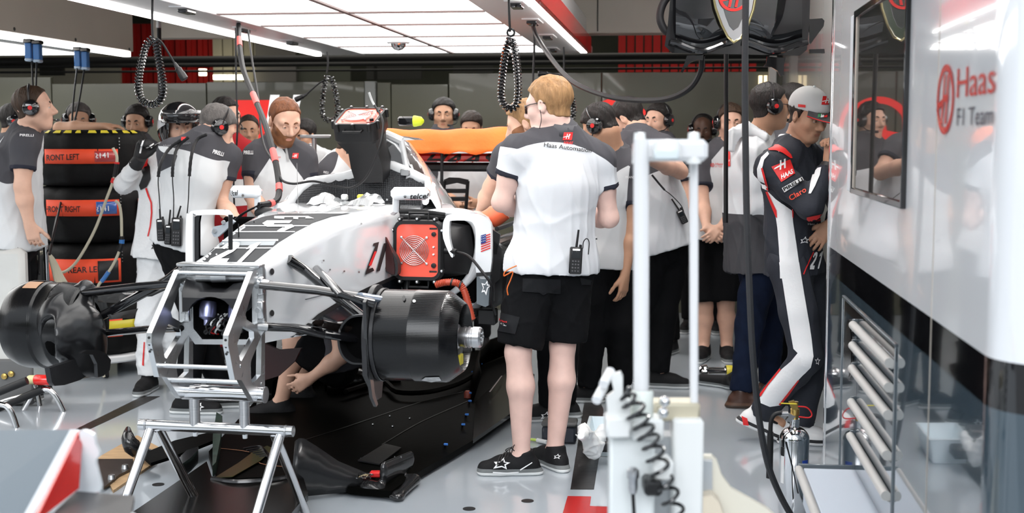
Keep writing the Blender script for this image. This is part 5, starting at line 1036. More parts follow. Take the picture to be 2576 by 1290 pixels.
tag(mb.build('wing_cover', mat('bright_orange_cloth', (.90, .15, .010), .65, bump=.2, bs=50), None, True, 60, solid=.003), 'bright orange cloth cover draped over the rear wing', 'cover')
# corrugated duct
P = smoothpts([psn(x, y, 1.2) for x, y in ((1095, 716), (1120, 710), (1150, 712), (1166, 728), (1178, 765), (1188, 804))], 12); mb = MB(); mb.tube(P, [.015 + .003 * (k % 2) for k in range(len(P))], 10); mb.build('corrugated_duct', mat('orange_red_rubber', (.40, .055, .025), .45), car, True, 60)
for x, y in ((1137, 709), (1159, 716)): MB().tube([psn(x - 2, y, 1.2), psn(x + 2, y + 1, 1.2)], .0195, 10).build('duct_clip', M_inkb, car)
# dark machinery behind the vane
r_ = np.random.RandomState(11)
for k in range(26):
    x, y = r_.uniform(1165, 1262), r_.uniform(690, 800); p = psn(x, y, 1.5 + r_.rand() * .3)
    if k % 3 == 0: MB().box(p, (.05 + .05 * r_.rand(), .08, .03 + .05 * r_.rand()), .006, CL, CB).build('engine_box', [M_plastic, M_rubber, M_alud][k % 2 + (k == 9)], car)
    else: MB().tube([p, p + CB * .1 + UZ * r_.uniform(-.08, .08), p + CL * r_.uniform(-.1, .1) + CB * .2], .006 + .006 * r_.rand(), 7, sm=4).build('engine_hose', [M_rubber, M_plastic, M_steel][k % 3], car)
for P in (((1235, 575), (1258, 590), (1250, 640), (1238, 640)), ((1238, 600), (1262, 625), (1258, 700), (1236, 720))): plate('engine_shield', P, 1.4, .02, M_plastic)
MB().box(cw(1.6, .1, .70), (.7, 1.9, .06), .02, CL, CB).build('underside', M_black, car)
# ---------------------------------------------------------------- fan boxes
M_fanred = mat('fan_panel_red', (.86, .10, .06), .3, coat=.3)
def fanbox(o, X, Y, w, h, d, label, duct):
    Z = np.cross(X, Y); t = thing('cooling_fan', label, 'fan', o - Z * d * .5, 'red cooling fan boxes on the car'); F_ = lambda x, y, z=0.: o + X * x + Y * y + Z * z
    def rr(w, h, r, z, n=5):
        P = []
        for cx_, cy_, a0 in ((1, 1, 0), (-1, 1, 90), (-1, -1, 180), (1, -1, 270)):
            for k in range(n): a = math.radians(a0 + 90 * k / (n - 1)); P.append(F_(cx_ * (w / 2 - r) + r * math.cos(a), cy_ * (h / 2 - r) + r * math.sin(a), z))
        return P
    MB().loft([rr(w * .92, h * .92, .04, -d), rr(w, h, .045, -d * .85), rr(w, h, .045, -.012), rr(w * .97, h * .97, .042, 0), rr(w * .86, h * .86, .03, 0), rr(w * .86, h * .86, .03, -.008)]).build('case', M_rubber, t, True, 30)
    pn = MB().loft([rr(w * .86, h * .86, .03, -.010), rr(w * .86, h * .86, .03, -.004)]).build('front_panel', M_fanred, t, True, 30)
    R0 = w * .30; cx_ = -w * .06; gx = lambda x, y, z=0.: F_(cx_ + x, y, z)
    MB().lathe([(R0 * 1.05, .0), (R0 * 1.05, -.02), (0, -.02)], gx(0, 0, -.0035), Z, 32).build('fan_recess', M_void, pn)
    for k in range(5): a = k * 1.2566; P = [gx(R0 * .28 * math.cos(a), R0 * .28 * math.sin(a), -.014), gx(R0 * .95 * math.cos(a + .2), R0 * .95 * math.sin(a + .2), -.010), gx(R0 * .95 * math.cos(a + .75), R0 * .95 * math.sin(a + .75), -.018), gx(R0 * .28 * math.cos(a + .9), R0 * .28 * math.sin(a + .9), -.02)]; MB().slab(P, Z * .002).build('fan_blade', M_plastic if k % 2 else M_fanred, pn)
    MB().lathe([(R0 * .3, -.015), (R0 * .3, -.004), (0, -.003)], gx(0, 0), Z, 20).build('fan_hub', M_fanred, pn)
    gr = MB(); 
    for k in range(1, 9): q = R0 * k / 8.2; gr.tube([gx(q * math.cos(a), q * math.sin(a), .002) for a in np.linspace(0, 2 * math.pi, 29)[:-1]], .0016, 5, closed=True)
    for a in (45, 135): c_, s_ = math.cos(math.radians(a)), math.sin(math.radians(a)); gr.tube([gx(-R0 * 1.2 * c_, -R0 * 1.2 * s_, .004), gx(R0 * 1.2 * c_, R0 * 1.2 * s_, .004)], .0018, 5)
    go = gr.build('fan_guard', M_alu, pn); go['kind'] = 'stuff'
    for sx_, sy_ in ((1, 1), (1, -1), (-1, 1), (-1, -1)): MB().lathe([(0, .006), (.006, .005), (.007, 0)], gx(sx_ * R0 * .87, sy_ * R0 * .87), Z, 8).build('guard_screw', M_alu, pn)
    for y_, r_k, m in ((.27, .011, M_plastic), (-.24, .012, M_plastic), (.06, .005, M_offwhite), (-.06, .005, M_offwhite)): MB().lathe([(0, .014), (r_k * .9, .013), (r_k, 0)], F_(w * .345, h * y_, -.004), Z, 12).build('control_knob' if r_k > .008 else 'indicator', m, pn)
    for y_ in (.36, -.34): MB().box(F_(w * .33, h * y_, -.003), (.036, .008, .003), .001, X, Y).build('panel_slot', M_inkb, pn)
    for sy_ in (1, -1):
        MB().tube([F_(-w * .2, sy_ * h * .5, -.03), F_(-w * .2, sy_ * (h * .5 + .03), -.03), F_(w * .2, sy_ * (h * .5 + .03), -.03), F_(w * .2, sy_ * h * .5, -.03)], .007, 8).build('handle', M_rubber, t)
    for q in ((-.36, .51), (0, .515), (.36, .51), (-.36, -.51), (0, -.515), (.36, -.51), (-.51, .33), (-.51, -.33), (.51, .33), (.51, -.33)):
        lo = MB().lathe([(.010, -.035), (.010, .004), (.007, .006), (0, .006)], F_(q[0] * w, q[1] * h, -.002), Z, 10).build('lug', M_rubber, t); MB().lathe([(0, .009), (.0055, .008), (.006, .005)], F_(q[0] * w, q[1] * h, -.002), Z, 8).build('lug_screw', M_alu, lo)
    if duct: MB().loft([[F_(x * k + sx_, y * k, z) for x, y in ((-.1, -.1), (0, -.115), (.1, -.1), (.115, 0), (.1, .1), (0, .115), (-.1, .1), (-.115, 0))] for k, sx_, z in duct]).build('duct_boot', M_rubber, t, True, 60)
    return t
p0 = psn(1049, 630, 1.20); fanbox(p0, CL, nrm(UZ + CB * .04), .232, .285, .07, 'red fan box with round guard, hung in the side inlet beside the blond mechanic', [(.9, .02, -.07), (1.0, .06, -.10), (1.15, .10, -.16), (1.1, .10, -.25)])
pc = onl_ = ont(905, 291, cw(1.86, 0, 0), CB); Yv = nrm(CB * .93 + UZ * .36); fanbox(pc, CL, Yv, .235, .26, .11, 'red fan box lying face up on the airbox with black duct below', [(1.05, 0, -.10), (1.0, .0, -.12), (.8, .02, -.18), (.85, .03, -.26), (.75, .03, -.34)])
# ---------------------------------------------------------------- nose jig, trestle, loose floor
jig = thing('nose_jig', 'machined aluminium jig frame bolted to the front of the racing car', 'frame', cw(-.2, 0, .55))
RO = [(629, 683), (661, 671), (660, 985), (652, 1002), (632, 1009), (600, 954), (606, 930), (604, 946), (597, 955), (584, 955), (567, 868), (568, 843)]
RH = [[(633, 716), (640, 722), (641, 812), (634, 816), (614, 803), (611, 790)], [(605, 820), (632, 834), (633, 850), (601, 908), (597, 905), (590, 866)], [(652, 843), (650, 942), (638, 956), (627, 962), (622, 923), (626, 905)], [(611, 929), (618, 942), (612, 948), (607, 940)]]
ja = [sz(pl(x, y, .135)) for x, y in RO]; jh = [[sz(pl(x, y, .135)) for x, y in h] for h in RH[:3]]
for l in (-.155, .135):
    V, F = shape2d([ja] + jh, .010, .0); V = A([cw(v[0], l + .0 + v[2], v[1]) for v in V]); so = newmesh('side_plate', V, F, M_alu, jig, True, 30)
    for x, y in ((568, 855), (569, 872), (570, 890)): s_, z_ = sz(pl(x, y, .135)); MB().lathe([(0, .002), (.0045, .002), (.0055, 0)], cw(s_ - .002, l, z_), -CB, 8).build('plate_bolt', M_inkb, so)
    for x, y in ((641, 690), (598, 920), (651, 965)): s_, z_ = sz(pl(x, y, .135)); MB().lathe([(0, .013), (.005, .013), (.007, .010)], cw(s_, l, z_), CL, 8).build('plate_bolt', M_alud, so)
def jb(x, y, r, m=M_alu, nm='cross_bar', e0=-.155, e1=.135):
    s_, z_ = sz(pl(x, y, .135)); return MB().tube([cw(s_, e0, z_), cw(s_, e1, z_)], r, 14).build(nm, m, jig)
jb(634, 690, .0085); jb(590, 926, .0085); jb(612, 962, .010); mt = jb(646, 992, .030, M_chrome, 'main_tube', -.16, .165); s_m, z_m = sz(pl(646, 992, .135))
MB().lathe([(.031, 0), (.031, .006), (0, .007)], cw(s_m, .165, z_m), CL, 24).build('end_cap', M_alud, mt)
tr = thing('trestle', 'polished steel tube trestle stand under the nose jig', 'stand', cw(s_m, 0, 0))
zt_ = float(psn(545, 1078, s_m)[2])
for l in (-.115, .085): MB().tube([cw(s_m, l, zt_), cw(s_m, l, z_m)], .020, 18).build('post', M_steel, tr)
pa, pb = psn(352, 1067, s_m), psn(738, 1085, s_m); la, lb = float((pa - CO) @ CL), float((pb - CO) @ CL); zt_ = float((pa[2] + pb[2]) / 2)
MB().tube([cw(s_m, la, zt_), cw(s_m, lb, zt_)], .021, 20).build('top_tube', M_chrome, tr)
for l in (la + .028, lb - .028): MB().lathe([(.0225, -.004), (.0225, .004)], cw(s_m, l, zt_), CL, 20).build('weld_ring', M_steel, tr)
for l in (-.115, .085): MB().lathe([(0, .035), (.009, .035), (.010, .02), (.006, .02), (.006, 0)], cw(s_m, l, zt_), -UZ, 8).build('bolt', M_alu, tr)
for l, dl, sg in ((la + .045, -.05, -1), (la + .075, .05, 1), (lb - .05, -.045, -1), (lb - .075, .03, 1)):
    e = cw(s_m + sg * .27, l + dl, 0.012); lg = MB().tube([cw(s_m, l, zt_ - .01), e], .0185, 16).build('leg', M_chrome, tr); MB().lathe([(.03, -.012), (.03, .004), (.019, .01)], e, UZ, 16).build('foot', M_rubber, lg)
# the car's detached underfloor lying on the garage floor
M_fl = mat('worn_black_carbon_floor', (.0016, .0016, .0014), .5, bump=.04, bs=40, spec=.03)
fl = thing('car_floor', 'large black carbon car floor lying on the ground under the racing car', 'car part', onz(1000, 1080))
def gz(x, y, z): return onz(x, y, z)
mb = MB(); mb.slab([gz(*p, .045) for p in ((525, 1135), (640, 1010), (760, 950), (960, 905), (1200, 880), (1330, 900), (1340, 960), (1290, 1035), (1185, 1110), (1040, 1195), (985, 1235), (880, 1225), (745, 1195), (545, 1205))], UZ * -.03); mb.build('floor_panel', M_fl, fl)
mb = MB(); mb.slab([gz(*p, .10) for p in ((535, 1205), (560, 1215), (760, 1190), (775, 1240), (700, 1330), (240, 1390), (330, 1290), (440, 1215), (520, 1160))], UZ * -.03); mb.build('front_tray', mat('glossy_black_brown', (.003, .0024, .002), .18, spec=.35), fl)
# raised lip round the tray
mb = MB(); mb.tube([gz(534, 1205, .10), gz(600, 1213, .105), gz(700, 1205, .105), gz(760, 1192, .10)], .012, 8, sm=5); mb.build('tray_lip', M_carbon, fl)
# tall curved strake along the front edge
top = [(742, 1110), (752, 1102), (765, 1103), (800, 1125), (850, 1160), (905, 1183), (945, 1200)]; bot = [(738, 1250), (752, 1249), (770, 1247), (810, 1243), (860, 1238), (905, 1233), (940, 1225)]
G0 = [onz(x, y, .02) for x, y in bot]; R1 = []; R2 = []
for (tx, ty), gp_ in zip(top, G0):
    tp = at(tx, ty, gp_[1] + .02); R1.append(gp_); R2.append(tp)
mb = MB(); n = len(R1); V = R1 + [lerp(a, b, .5) - GF * .03 for a, b in zip(R1, R2)] + R2; mb.add(V, [(k * n + i, k * n + i + 1, (k + 1) * n + i + 1, (k + 1) * n + i) for k in range(2) for i in range(n - 1)]); mb.build('leading_strake', MATS['satin_carbon_body'], fl, True, 60, solid=.008)
# corner scoop
y0 = G0[-1][1]; C0 = onz(970, 1240, .03)
cc = [cone(onz(930, 1225, .04), onz(1000, 1250, .015), .045, .02, .03, (UZ, 1.5)), cone(onz(1000, 1250, .02), onz(1040, 1205, .03), .02, .035, .03, (UZ, 1.4)), cone(at(965, 1190, C0[1] + .08), at(1035, 1155, C0[1] + .30), .018, .014, .03, (UZ, .35)), ell(at(975, 1215, C0[1] + .02), (.05, .05, .022), np.eye(3), .012, '-')]
V, Q = grow(cc, .007, smooth=2); newmesh('corner_scoop', V, Q, M_carbon, fl, True, 180)
for x in (993, 1009): MB().tube([at(x, 1160, C0[1] + .2), at(x, 1147, C0[1] + .2)], .0025, 6).build('stud', M_alud, fl)
for k in range(6):
    q = [onz(920 + random.uniform(-25, 20), 1195 + random.uniform(-8, 8), .08 + .03 * random.random()) for _ in range(4)]; MB().tube(q, .002, 5, sm=5).build('loose_wire', [mat('straw_wire', (.42, .33, .2), .5), M_rubber, M_steel][k % 3], fl)
MB().box(onz(948, 1192, .075), (.06, .04, .025), .006).build('red_connector', M_redflat, fl)
# louvres, ribs, rails on the top face
def gstrip(name, pts, z, r, m, flat=.35): return MB().tube([onz(x, y, z) for x, y in pts], r, 6, sm=4, flat=flat, up=UZ).build(name, m, fl)
for k in range(7): gstrip('louvre', [(908 + k * 9, 1153 - k * 5), (955 + k * 8, 1163 - k * 6)], .052, .006, M_carbonm, .8)
lv_ = MB().slab([onz(x, y, .05) for x, y in ((900, 1160), (968, 1118), (1010, 1128), (955, 1170))], UZ * .006).build('louvre_base', M_plastic, fl)
for k in range(6): gstrip('louvre', [(612 + k * 8, 1128 + k * 4), (655 + k * 5, 1122 + k * 5), (668 + k * 2, 1140 + k * 3)], .055, .006, M_plastic, .8)
gstrip('seam', [(550, 1127), (600, 1132), (635, 1140), (655, 1165), (730, 1175)], .05, .003, mat('worn_orange_edge', (.22, .09, .04), .6)); gstrip('seam', [(760, 1108), (880, 1070), (1060, 1010), (1165, 985)], .048, .003, M_plastic); gstrip('seam', [(960, 1118), (1060, 1060), (1185, 1005)], .048, .003, M_plastic)
MB().slab([onz(x, y, .05) for x, y in ((536, 1120), (545, 1060), (560, 1070), (555, 1130), (544, 1190), (535, 1200))], UZ * .05).build('side_fin', mat('chipped_green_black', (.02, .045, .035), .35, var=.5, vs=20), fl)
MB().slab([onz(x, y, .052) for x, y in ((540, 1202), (585, 1200), (655, 1160), (690, 1130), (672, 1122), (640, 1135), (600, 1165))], UZ * .003).build('olive_band', mat('olive_lacquer', (.030, .032, .008), .3, coat=.3), fl)
gstrip('tunnel_edge', [(870, 985), (960, 960), (1000, 985), (1075, 985), (1150, 965), (1195, 940)], .09, .02, M_fl, .8)
# raised rear wall with curved edge
wl = [(1188, 1010), (1183, 975), (1188, 945), (1215, 915), (1265, 895), (1300, 905)]; P = [onz(x, y, .05) for x, y in wl]
mb = MB(); T_ = [p + UZ * .16 + GR * .05 for p in P]; n = len(P); mb.add(P + T_, [(i, i + 1, n + i + 1, n + i) for i in range(n - 1)]); mb.build('rear_wall', M_fl, fl, True, 60, solid=.01)
mb = MB(); mb.slab([onz(x, y, .05) for x, y in ((1195, 1020), (1300, 920), (1345, 950), (1290, 1045), (1190, 1115))], UZ * .02); mb.build('rear_panel', mat('glossy_black_brown', (.003, .0024, .002), .18, spec=.35), fl)
for x, y in ((1180, 988), (1180, 1008), (1172, 1042), (1163, 1067), (1119, 1117), (1208, 915), (1188, 935)): MB().tube([onz(x, y, .05), onz(x, y, .075), onz(x, y, .075) + GR * .015], .006, 6).build('clip', mat('blue_clip', (.04, .16, .5), .4), fl)
for x, y in ((981, 1046), (1031, 1052), (938, 1067), (988, 1072)): MB().sphere(onz(x, y, .05), .006, 8, 5).build('rivet', M_alu, fl)
MB().lathe([(.02, 0), (.02, .03), (.012, .04), (0, .04)], onz(1176, 1000, .045), UZ, 12).build('cap', mat('rusty_red_cap', (.25, .05, .03), .5), fl)
gstrip('stay', [(1232, 985), (1262, 945)], .10, .004, M_steel)
# jagged bodywork pieces lying along the far side of the floor
r_ = np.random.RandomState(4); 
for k in range(9):
    x = 655 + k * 38; y = 985 - k * 10 + r_.uniform(-6, 6); P = [onz(x + r_.uniform(-8, 8) + dx, y + dy, .05) for dx, dy in ((-24, 18), (20, 14), (30, -4), (-10, -8))]; H_ = [UZ * r_.uniform(.05, .17) for _ in range(4)]
    mb = MB(); mb.add(P + [p + h + GR * r_.uniform(-.03, .03) for p, h in zip(P, H_)], [(0, 3, 2, 1), (4, 5, 6, 7), (0, 1, 5, 4), (1, 2, 6, 5), (2, 3, 7, 6), (3, 0, 4, 7)]); mb.build('ragged_bodywork', M_fl if k % 2 else mat('glossy_black_brown', (.003, .0024, .002), .18, spec=.35), fl, True, 20)
for k in range(4): x, y = 850 + k * 42, 968 - k * 9; MB().lathe([(.06, -.07), (.075, -.03), (.078, .03), (.06, .07), (.0, .08)], onz(x, y, .09), CB * .5 + CL, 16).build('dark_moulding', mat('glossy_black_brown', (.003, .0024, .002), .18, spec=.35), fl)
for x, y in ((660, 1015), (700, 1004), (905, 965), (950, 958)): MB().box(onz(x, y, .06), (.06, .03, .02), .004, GR, GF).build('bracket', M_alud, fl)
# left front edge pieces
mb = MB(); mb.tube([onz(322, 1078, .16), onz(322, 1100, .14), onz(332, 1122, .10), onz(350, 1135, .06), onz(395, 1150, .05)], [.012, .03, .04, .035, .02], 10, sm=5); mb.build('turning_fin', M_carbon, fl)
mb = MB(); mb.slab([onz(x, y, .07) for x, y in ((355, 1150), (440, 1115), (545, 1090), (545, 1112), (450, 1150), (380, 1172))], UZ * .015); mb.build('side_blade', M_fl, fl)
MB().slab([onz(x, y, .05) for x, y in ((455, 1180), (470, 1165), (500, 1155), (498, 1165), (480, 1185), (460, 1200))], UZ * .06).build('small_fin', M_carbon, fl)
# ---------------------------------------------------------------- floor marks
def floormark(name, pts, m, label, cat='marking', z=.0015): return tag(MB().slab([onz(x, y, .0005) for x, y in pts], UZ * z).build(name, m, None, False), label, cat)
M_tape = mat('scuffed_black_tape', (.018, .016, .016), .35, var=.4, vs=30)
floormark('floor_tape', [(190, 1080), (224, 1080), (402, 997), (358, 997)], M_tape, 'scuffed black tape strip on the floor left of the nose trestle')
floormark('floor_tape', [(1435, 1231), (1494, 1231), (1512, 1120), (1518, 1030), (1492, 960), (1478, 960)], M_tape, 'scuffed black tape strip on the floor beside the white tray')
floormark('floor_mark', [(1428, 1248), (1487, 1249), (1484, 1273), (1560, 1276), (1560, 1300), (1413, 1300)], mat('red_floor_paint', (.42, .012, .012), .3, coat=.3), 'red painted angle mark on the floor below the blond mechanic')
for x, y, r, lab in ((1327, 1260, .026, 'right one of two black discs on the floor before the blond mechanic'), (1180, 1280, .026, 'left one of two black discs on the floor before the blond mechanic'), (398, 1219, .026, 'black disc on the floor between the trestle legs'), (2040, 1062, .022, 'black floor disc with stud behind the extinguisher'), (2030, 1046, .022, 'second black floor disc with stud, behind the first')):
    o = MB().lathe([(0, .0026), (r, .0026), (r, 0)], onz(x, y, .0), UZ, 24).build('floor_disc', M_inkb); tag(o, lab, 'disc', 'black discs on the floor')
    if x > 2000: MB().lathe([(0, .03), (.006, .03), (.008, 0)], onz(x + 5, y - 2, .0), UZ, 8).build('stud', M_alu, o)
bd = thing('plywood_board', 'tan plywood board on the floor left of the trestle', 'board', onz(310, 1160)); MB().slab([onz(x, y, .0) for x, y in ((240, 1160), (345, 1100), (400, 1130), (395, 1165), (285, 1240))], UZ * .012).build('board', mat('tan_plywood', (.42, .27, .14), .7, var=.25, vs=10, stretch=(1, 6, 1)), bd)
o = tag(MB().slab([onz(x, y, .013) for x, y in ((238, 1160), (335, 1160), (330, 1185), (300, 1200), (262, 1232), (248, 1220))], UZ * .012).build('dark_plate', mat('worn_dark_metal', (.06, .05, .045), .4, .6, var=.3)), 'dark worn metal plate lying on the plywood board', 'plate')
for x, y in ((281, 1204), (315, 1178)): MB().lathe([(0, .02), (.014, .018), (.018, .0)], onz(x, y, .025), UZ, 10).build('bolt', M_alud, o)
# ---------------------------------------------------------------- tyre stack
TC = at(236, 600, 8.48); TC = A([TC[0], TC[1], 0]); RT = .352; M_blank = mat('black_tyre_blanket', (.0032, .0032, .0034), .6, var=.2, vs=6, bump=.3, bs=26, spec=.18)
ca = nrm(A([0, 0, CH]) - TC - UZ * CH); ca = nrm(A([ca[0], ca[1], 0])); cs = np.cross(UZ, ca)   # toward the camera, and to our right = -? 
def onr(th, z, r): t = math.radians(th); return TC + ca * math.cos(t) * r + A([-ca[1], ca[0], 0]) * math.sin(t) * r + UZ * z
zb = .145; hT = .356
tl = [('topmost', 'FRONT LEFT', 375, 412, 'with red tag'), ('second', 'FRONT RIGHT', 503, 544, 'with blue tag'), ('third', 'REAR LEFT', 652, 712, 'with black tag'), ('lowest', '', 805, 850, 'with yellow tag')]
M_tagm = {0: mat('red_tag_film', (.45, .05, .05), .15, coat=.6), 1: mat('blue_tag_film', (.05, .14, .45), .15, coat=.6), 2: M_inkb, 3: mat('yellow_tag', (.62, .52, .03), .4)}
for k, (nm, txt, y0, y1, tg) in enumerate(tl):
    z0 = zb + (3 - k) * hT; t = thing('wrapped_tyre', f'{nm} tyre of the stack in black blanket, orange band {tg}', 'tyre', TC + UZ * z0, 'wrapped tyres in the stack')
    r = RT; pr = [(.10, .0), (r - .07, .0), (r - .03, .012), (r - .008, .05), (r, .11), (r, .25), (r - .006, .30), (r - .03, .338), (r - .06, .352), (.12, .354)]
    V = []; n = 60; mb = MB()
    for q, (rad, z) in enumerate(pr):
        for j in range(n): th = 360 * j / n; V.append(onr(th, z0 + z, rad + (.006 * math.sin(th * .21 + k) + .005 * math.sin(th * .5 + q + k * 2)) * (q > 1)))
    mb.add(V, [(i * n + j, i * n + (j + 1) % n, (i + 1) * n + (j + 1) % n, (i + 1) * n + j) for i in range(len(pr) - 1) for j in range(n)]); bl = mb.build('blanket', M_blank, t, True, 60)
    zc0, zc1 = [float(at(200, y, 8.13)[2]) for y in (y1, y0)]
    P = [[onr(th, z, RT + .0075) for th in np.linspace(-50, 26, 40)] for z in (zc0, zc1)]; mb = MB(); mb.loft(P, closed=False); bn = mb.build('label_band', M_orange, t, True, 60, solid=.004)
    P = [[onr(th, z, RT + .0115) for th in np.linspace(*( (3, 23) if k != 3 else (-2, 40)), 12)] for z in (zc0 + .012, zc1 - .012)]; mb = MB(); mb.loft(P, closed=False); tgm = mb.build('tag_window', M_tagm[k], bn, True, 60, solid=.003)
    if txt:
        xs = {0: (110, 200), 1: (116, 202), 2: (172, 266)}[k]; yb = {0: (404, 401), 1: (533, 533), 2: (687, 683)}[k]
        write('band_lettering', txt, (xs[0], yb[0]), (xs[1], yb[1]), 15, [bn], M_inkb, bn, bold=.02, off=.003)
        tx = {0: (238, 273, 398), 1: (240, 274, 532), 2: (305, 338, 678)}[k]; write('tag_lettering', '2141', (tx[0], tx[2]), (tx[1], tx[2] - 2), 13, [tgm], M_inkw, bn, bold=.02, off=.003)
    if k < 3:
        MB().loft([[onr(th, z, RT + .008) for th in np.linspace(50, 62, 6)] for z in (zc0, zc1)], closed=False).build('label_band', M_orange, t, True, 60, solid=.004)
        for j in range(4): MB().lathe([(0, .008), (.004, .007), (.005, 0)], onr(28, z0 + .30 - .02 * j, RT), onr(28, 0, 1) - onr(28, 0, 0), 6).build('press_stud', M_alud, t)
for k in range(9):
    th = -55 + k * 13; P = [onr(th + a, zb + 3 * hT + z_, r) for a, r, z_ in ((0, .334, .333), (9 if k % 3 else 6, .334, .333), (8 if k % 3 else 5, .312, .348), (1, .312, .348))]
    MB().slab(P, UZ * .002).build('sidewall_letter', M_yellow, [o for o in bpy.data.objects if o.name == 'wrapped_tyre'][0])
tb = thing('tyre_trolley', 'low round trolley base with castors under the tyre stack', 'trolley', TC)
MB().lathe([(0, .10), (.36, .10), (.37, .11), (.37, .135), (.36, .145), (0, .145)], TC, UZ, 40).build('deck', M_offwhite, tb)
for th in (-40, 10, 80, 150, 220): p = onr(th, .05, .29); w = MB().lathe([(.0, -.018), (.045, -.018), (.05, -.01), (.05, .01), (.045, .018), (0, .018)], p, cs, 16).build('castor_wheel', M_rubber, tb); MB().box(p + UZ * .04, (.02, .05, .07), .004).build('castor_fork', M_alu, w)
# heater cables
def cable(name, P, r, m, label, cat='cable', sm=8, group=None, bands=()):
    t = thing(name, label, cat, P[-1], group); S = smoothpts(P, sm); MB().tube(S, r, 8).build('lead', m, t)
    for (a, b, k, mm) in bands:
        i0, i1 = int(a * (len(S) - 1)), max(int(a * (len(S) - 1)) + 1, int(b * (len(S) - 1))); MB().tube(S[i0:i1 + 1], r * k, 10).build('sleeve', mm, t)
    return t
M_cream = mat('cream_cable', (.50, .47, .36), .5); Yc = 8.02
pp = lambda Y, *q: [at(x, y, Y) for x, y in q]
cable('heater_cable', pp(Yc, (284, 372), (294, 395), (291, 430), (283, 460), (268, 500), (240, 575), (205, 640), (180, 672), (155, 685), (140, 670)), .009, M_cream, 'cream heater cable hanging from the topmost tyre, with red sleeves', bands=((.18, .28, 1.5, M_rubber), (.155, .18, 1.7, M_redflat), (.30, .34, 1.6, M_redflat)))
cable('heater_cable', pp(Yc, (290, 505), (300, 515), (305, 545), (306, 590), (306, 612), (300, 632), (285, 665), (262, 700), (246, 722), (232, 780), (236, 860), (250, 905), (262, 948)), .009, M_cream, 'cream heater cable hanging from the second tyre, with blue sleeves', bands=((.27, .42, 1.5, M_rubber), (.30, .34, 1.8, M_blue), (.55, .62, 1.5, M_blue)))
t = thing('cable_coil', 'bundle of cream cable loops hung on the trolley handle', 'cable', at(110, 690, 7.9))
for k in range(6): MB().tube(pp(7.85 + .01 * k, (114, 632), (95 - 5 * k, 645), (78 - 2 * k, 690), (82 + 4 * k, 735), (110, 745), (140 + 6 * k, 730), (135 + 4 * k, 690), (124 + 2 * k, 650), (114, 632)), .008, 7, sm=6).build('cable_loop', M_cream, t)
t = thing('trolley_handle', 'chrome push handle with black bracket beside the tyre stack', 'handle', at(110, 900, 7.75)); MB().tube(pp(7.75, (60, 556), (66, 568), (95, 592), (112, 612), (115, 632), (118, 700), (122, 780), (124, 900)), .016, 12, sm=5).build('tube', M_chrome, t)
o = MB().box(at(72, 605, 7.7), (.07, .03, .09), .008, nrm(A([1, 0, -.5])), (0, 1, 0)).build('control_box', mat('grey_control_box', (.2, .21, .22), .3), t); MB().box(at(75, 610, 7.68), (.045, .01, .04), .002, nrm(A([1, 0, -.5])), (0, 1, 0)).build('display', mat('pale_display', (.55, .55, .52), .2), o)
# grey case at the left edge
gc = thing('equipment_case', 'pale grey equipment case at the left edge beside the wheel hub', 'case', at(0, 1000, 7.5) * A([1, 1, 0]))
p1 = at(57, 625, 7.35); MB().box(A([p1[0] - .30, 7.40, p1[2] / 2]), (.60, .10, p1[2]), .03).build('body', mat('pale_grey_case', (.50, .50, .48), .45, var=.05), gc); MB().tube([A([p1[0] - .22, 7.4, p1[2]]), A([p1[0] - .22, 7.4, p1[2] + .03]), A([p1[0] - .05, 7.4, p1[2] + .03]), A([p1[0] - .05, 7.4, p1[2]])], .012, 8).build('handle', M_rubber, gc)
MB().box(A([p1[0] - .26, 7.34, .14]), (.60, .03, .26), .01).build('lower_panel', mat('shade_grey_case', (.10, .10, .10), .5), gc)  # dark slab stands in for shade on the case's lower front
for x, y in ((12, 946), (29, 940)): MB().lathe([(0, .014), (.010, .012), (.017, .01), (.018, 0)], at(x, y, 7.32), -GF, 12).build('socket', M_brass, gc)
t = thing('red_canister', 'red canister with cream cap lying by the case under the left brake drum', 'canister', at(95, 965, 7.2)); MB().lathe([(0, 0), (.026, 0), (.03, .01), (.03, .09), (.022, .10), (0, .10)], at(88, 955, 7.2), GR, 16).build('body', M_red, t); MB().lathe([(0, -.04), (.022, -.04), (.026, -.03), (.026, 0), (0, 0)], at(88, 955, 7.2), GR, 16).build('cap', mat('cream_cap', (.6, .56, .3), .5), t)
# chrome low stand
cs_ = thing('low_stand', 'low chrome tube stand with black padded rails at the left edge', 'stand', onz(60, 1040))
for P in (((-60, 1010), (0, 985), (55, 963), (72, 958), (84, 964), (92, 985), (100, 1020)), ((-60, 1050), (0, 1014), (60, 996), (108, 980), (126, 982), (142, 1000), (160, 1034)), ((-40, 1010), (0, 1016), (18, 1022), (30, 1040), (42, 1075))):
    b_ = onz(*P[-1]); MB().tube([at(x, y, b_[1]) for x, y in P], .016, 12, sm=6).build('tube', M_chrome, cs_)
for P in (((-60, 1009), (68, 957)), ((-60, 1049), (108, 979))): MB().tube([at(x, y, 7.1 if P[0][1] < 1020 else 7.2) for x, y in P], .022, 12).build('padded_rail', M_rubber, cs_)
for P in (((84, 985), (58, 1031)),): MB().tube([at(P[0][0], P[0][1], onz(*P[1])[1]), onz(*P[1])], .014, 10).build('strut', M_chrome, cs_)
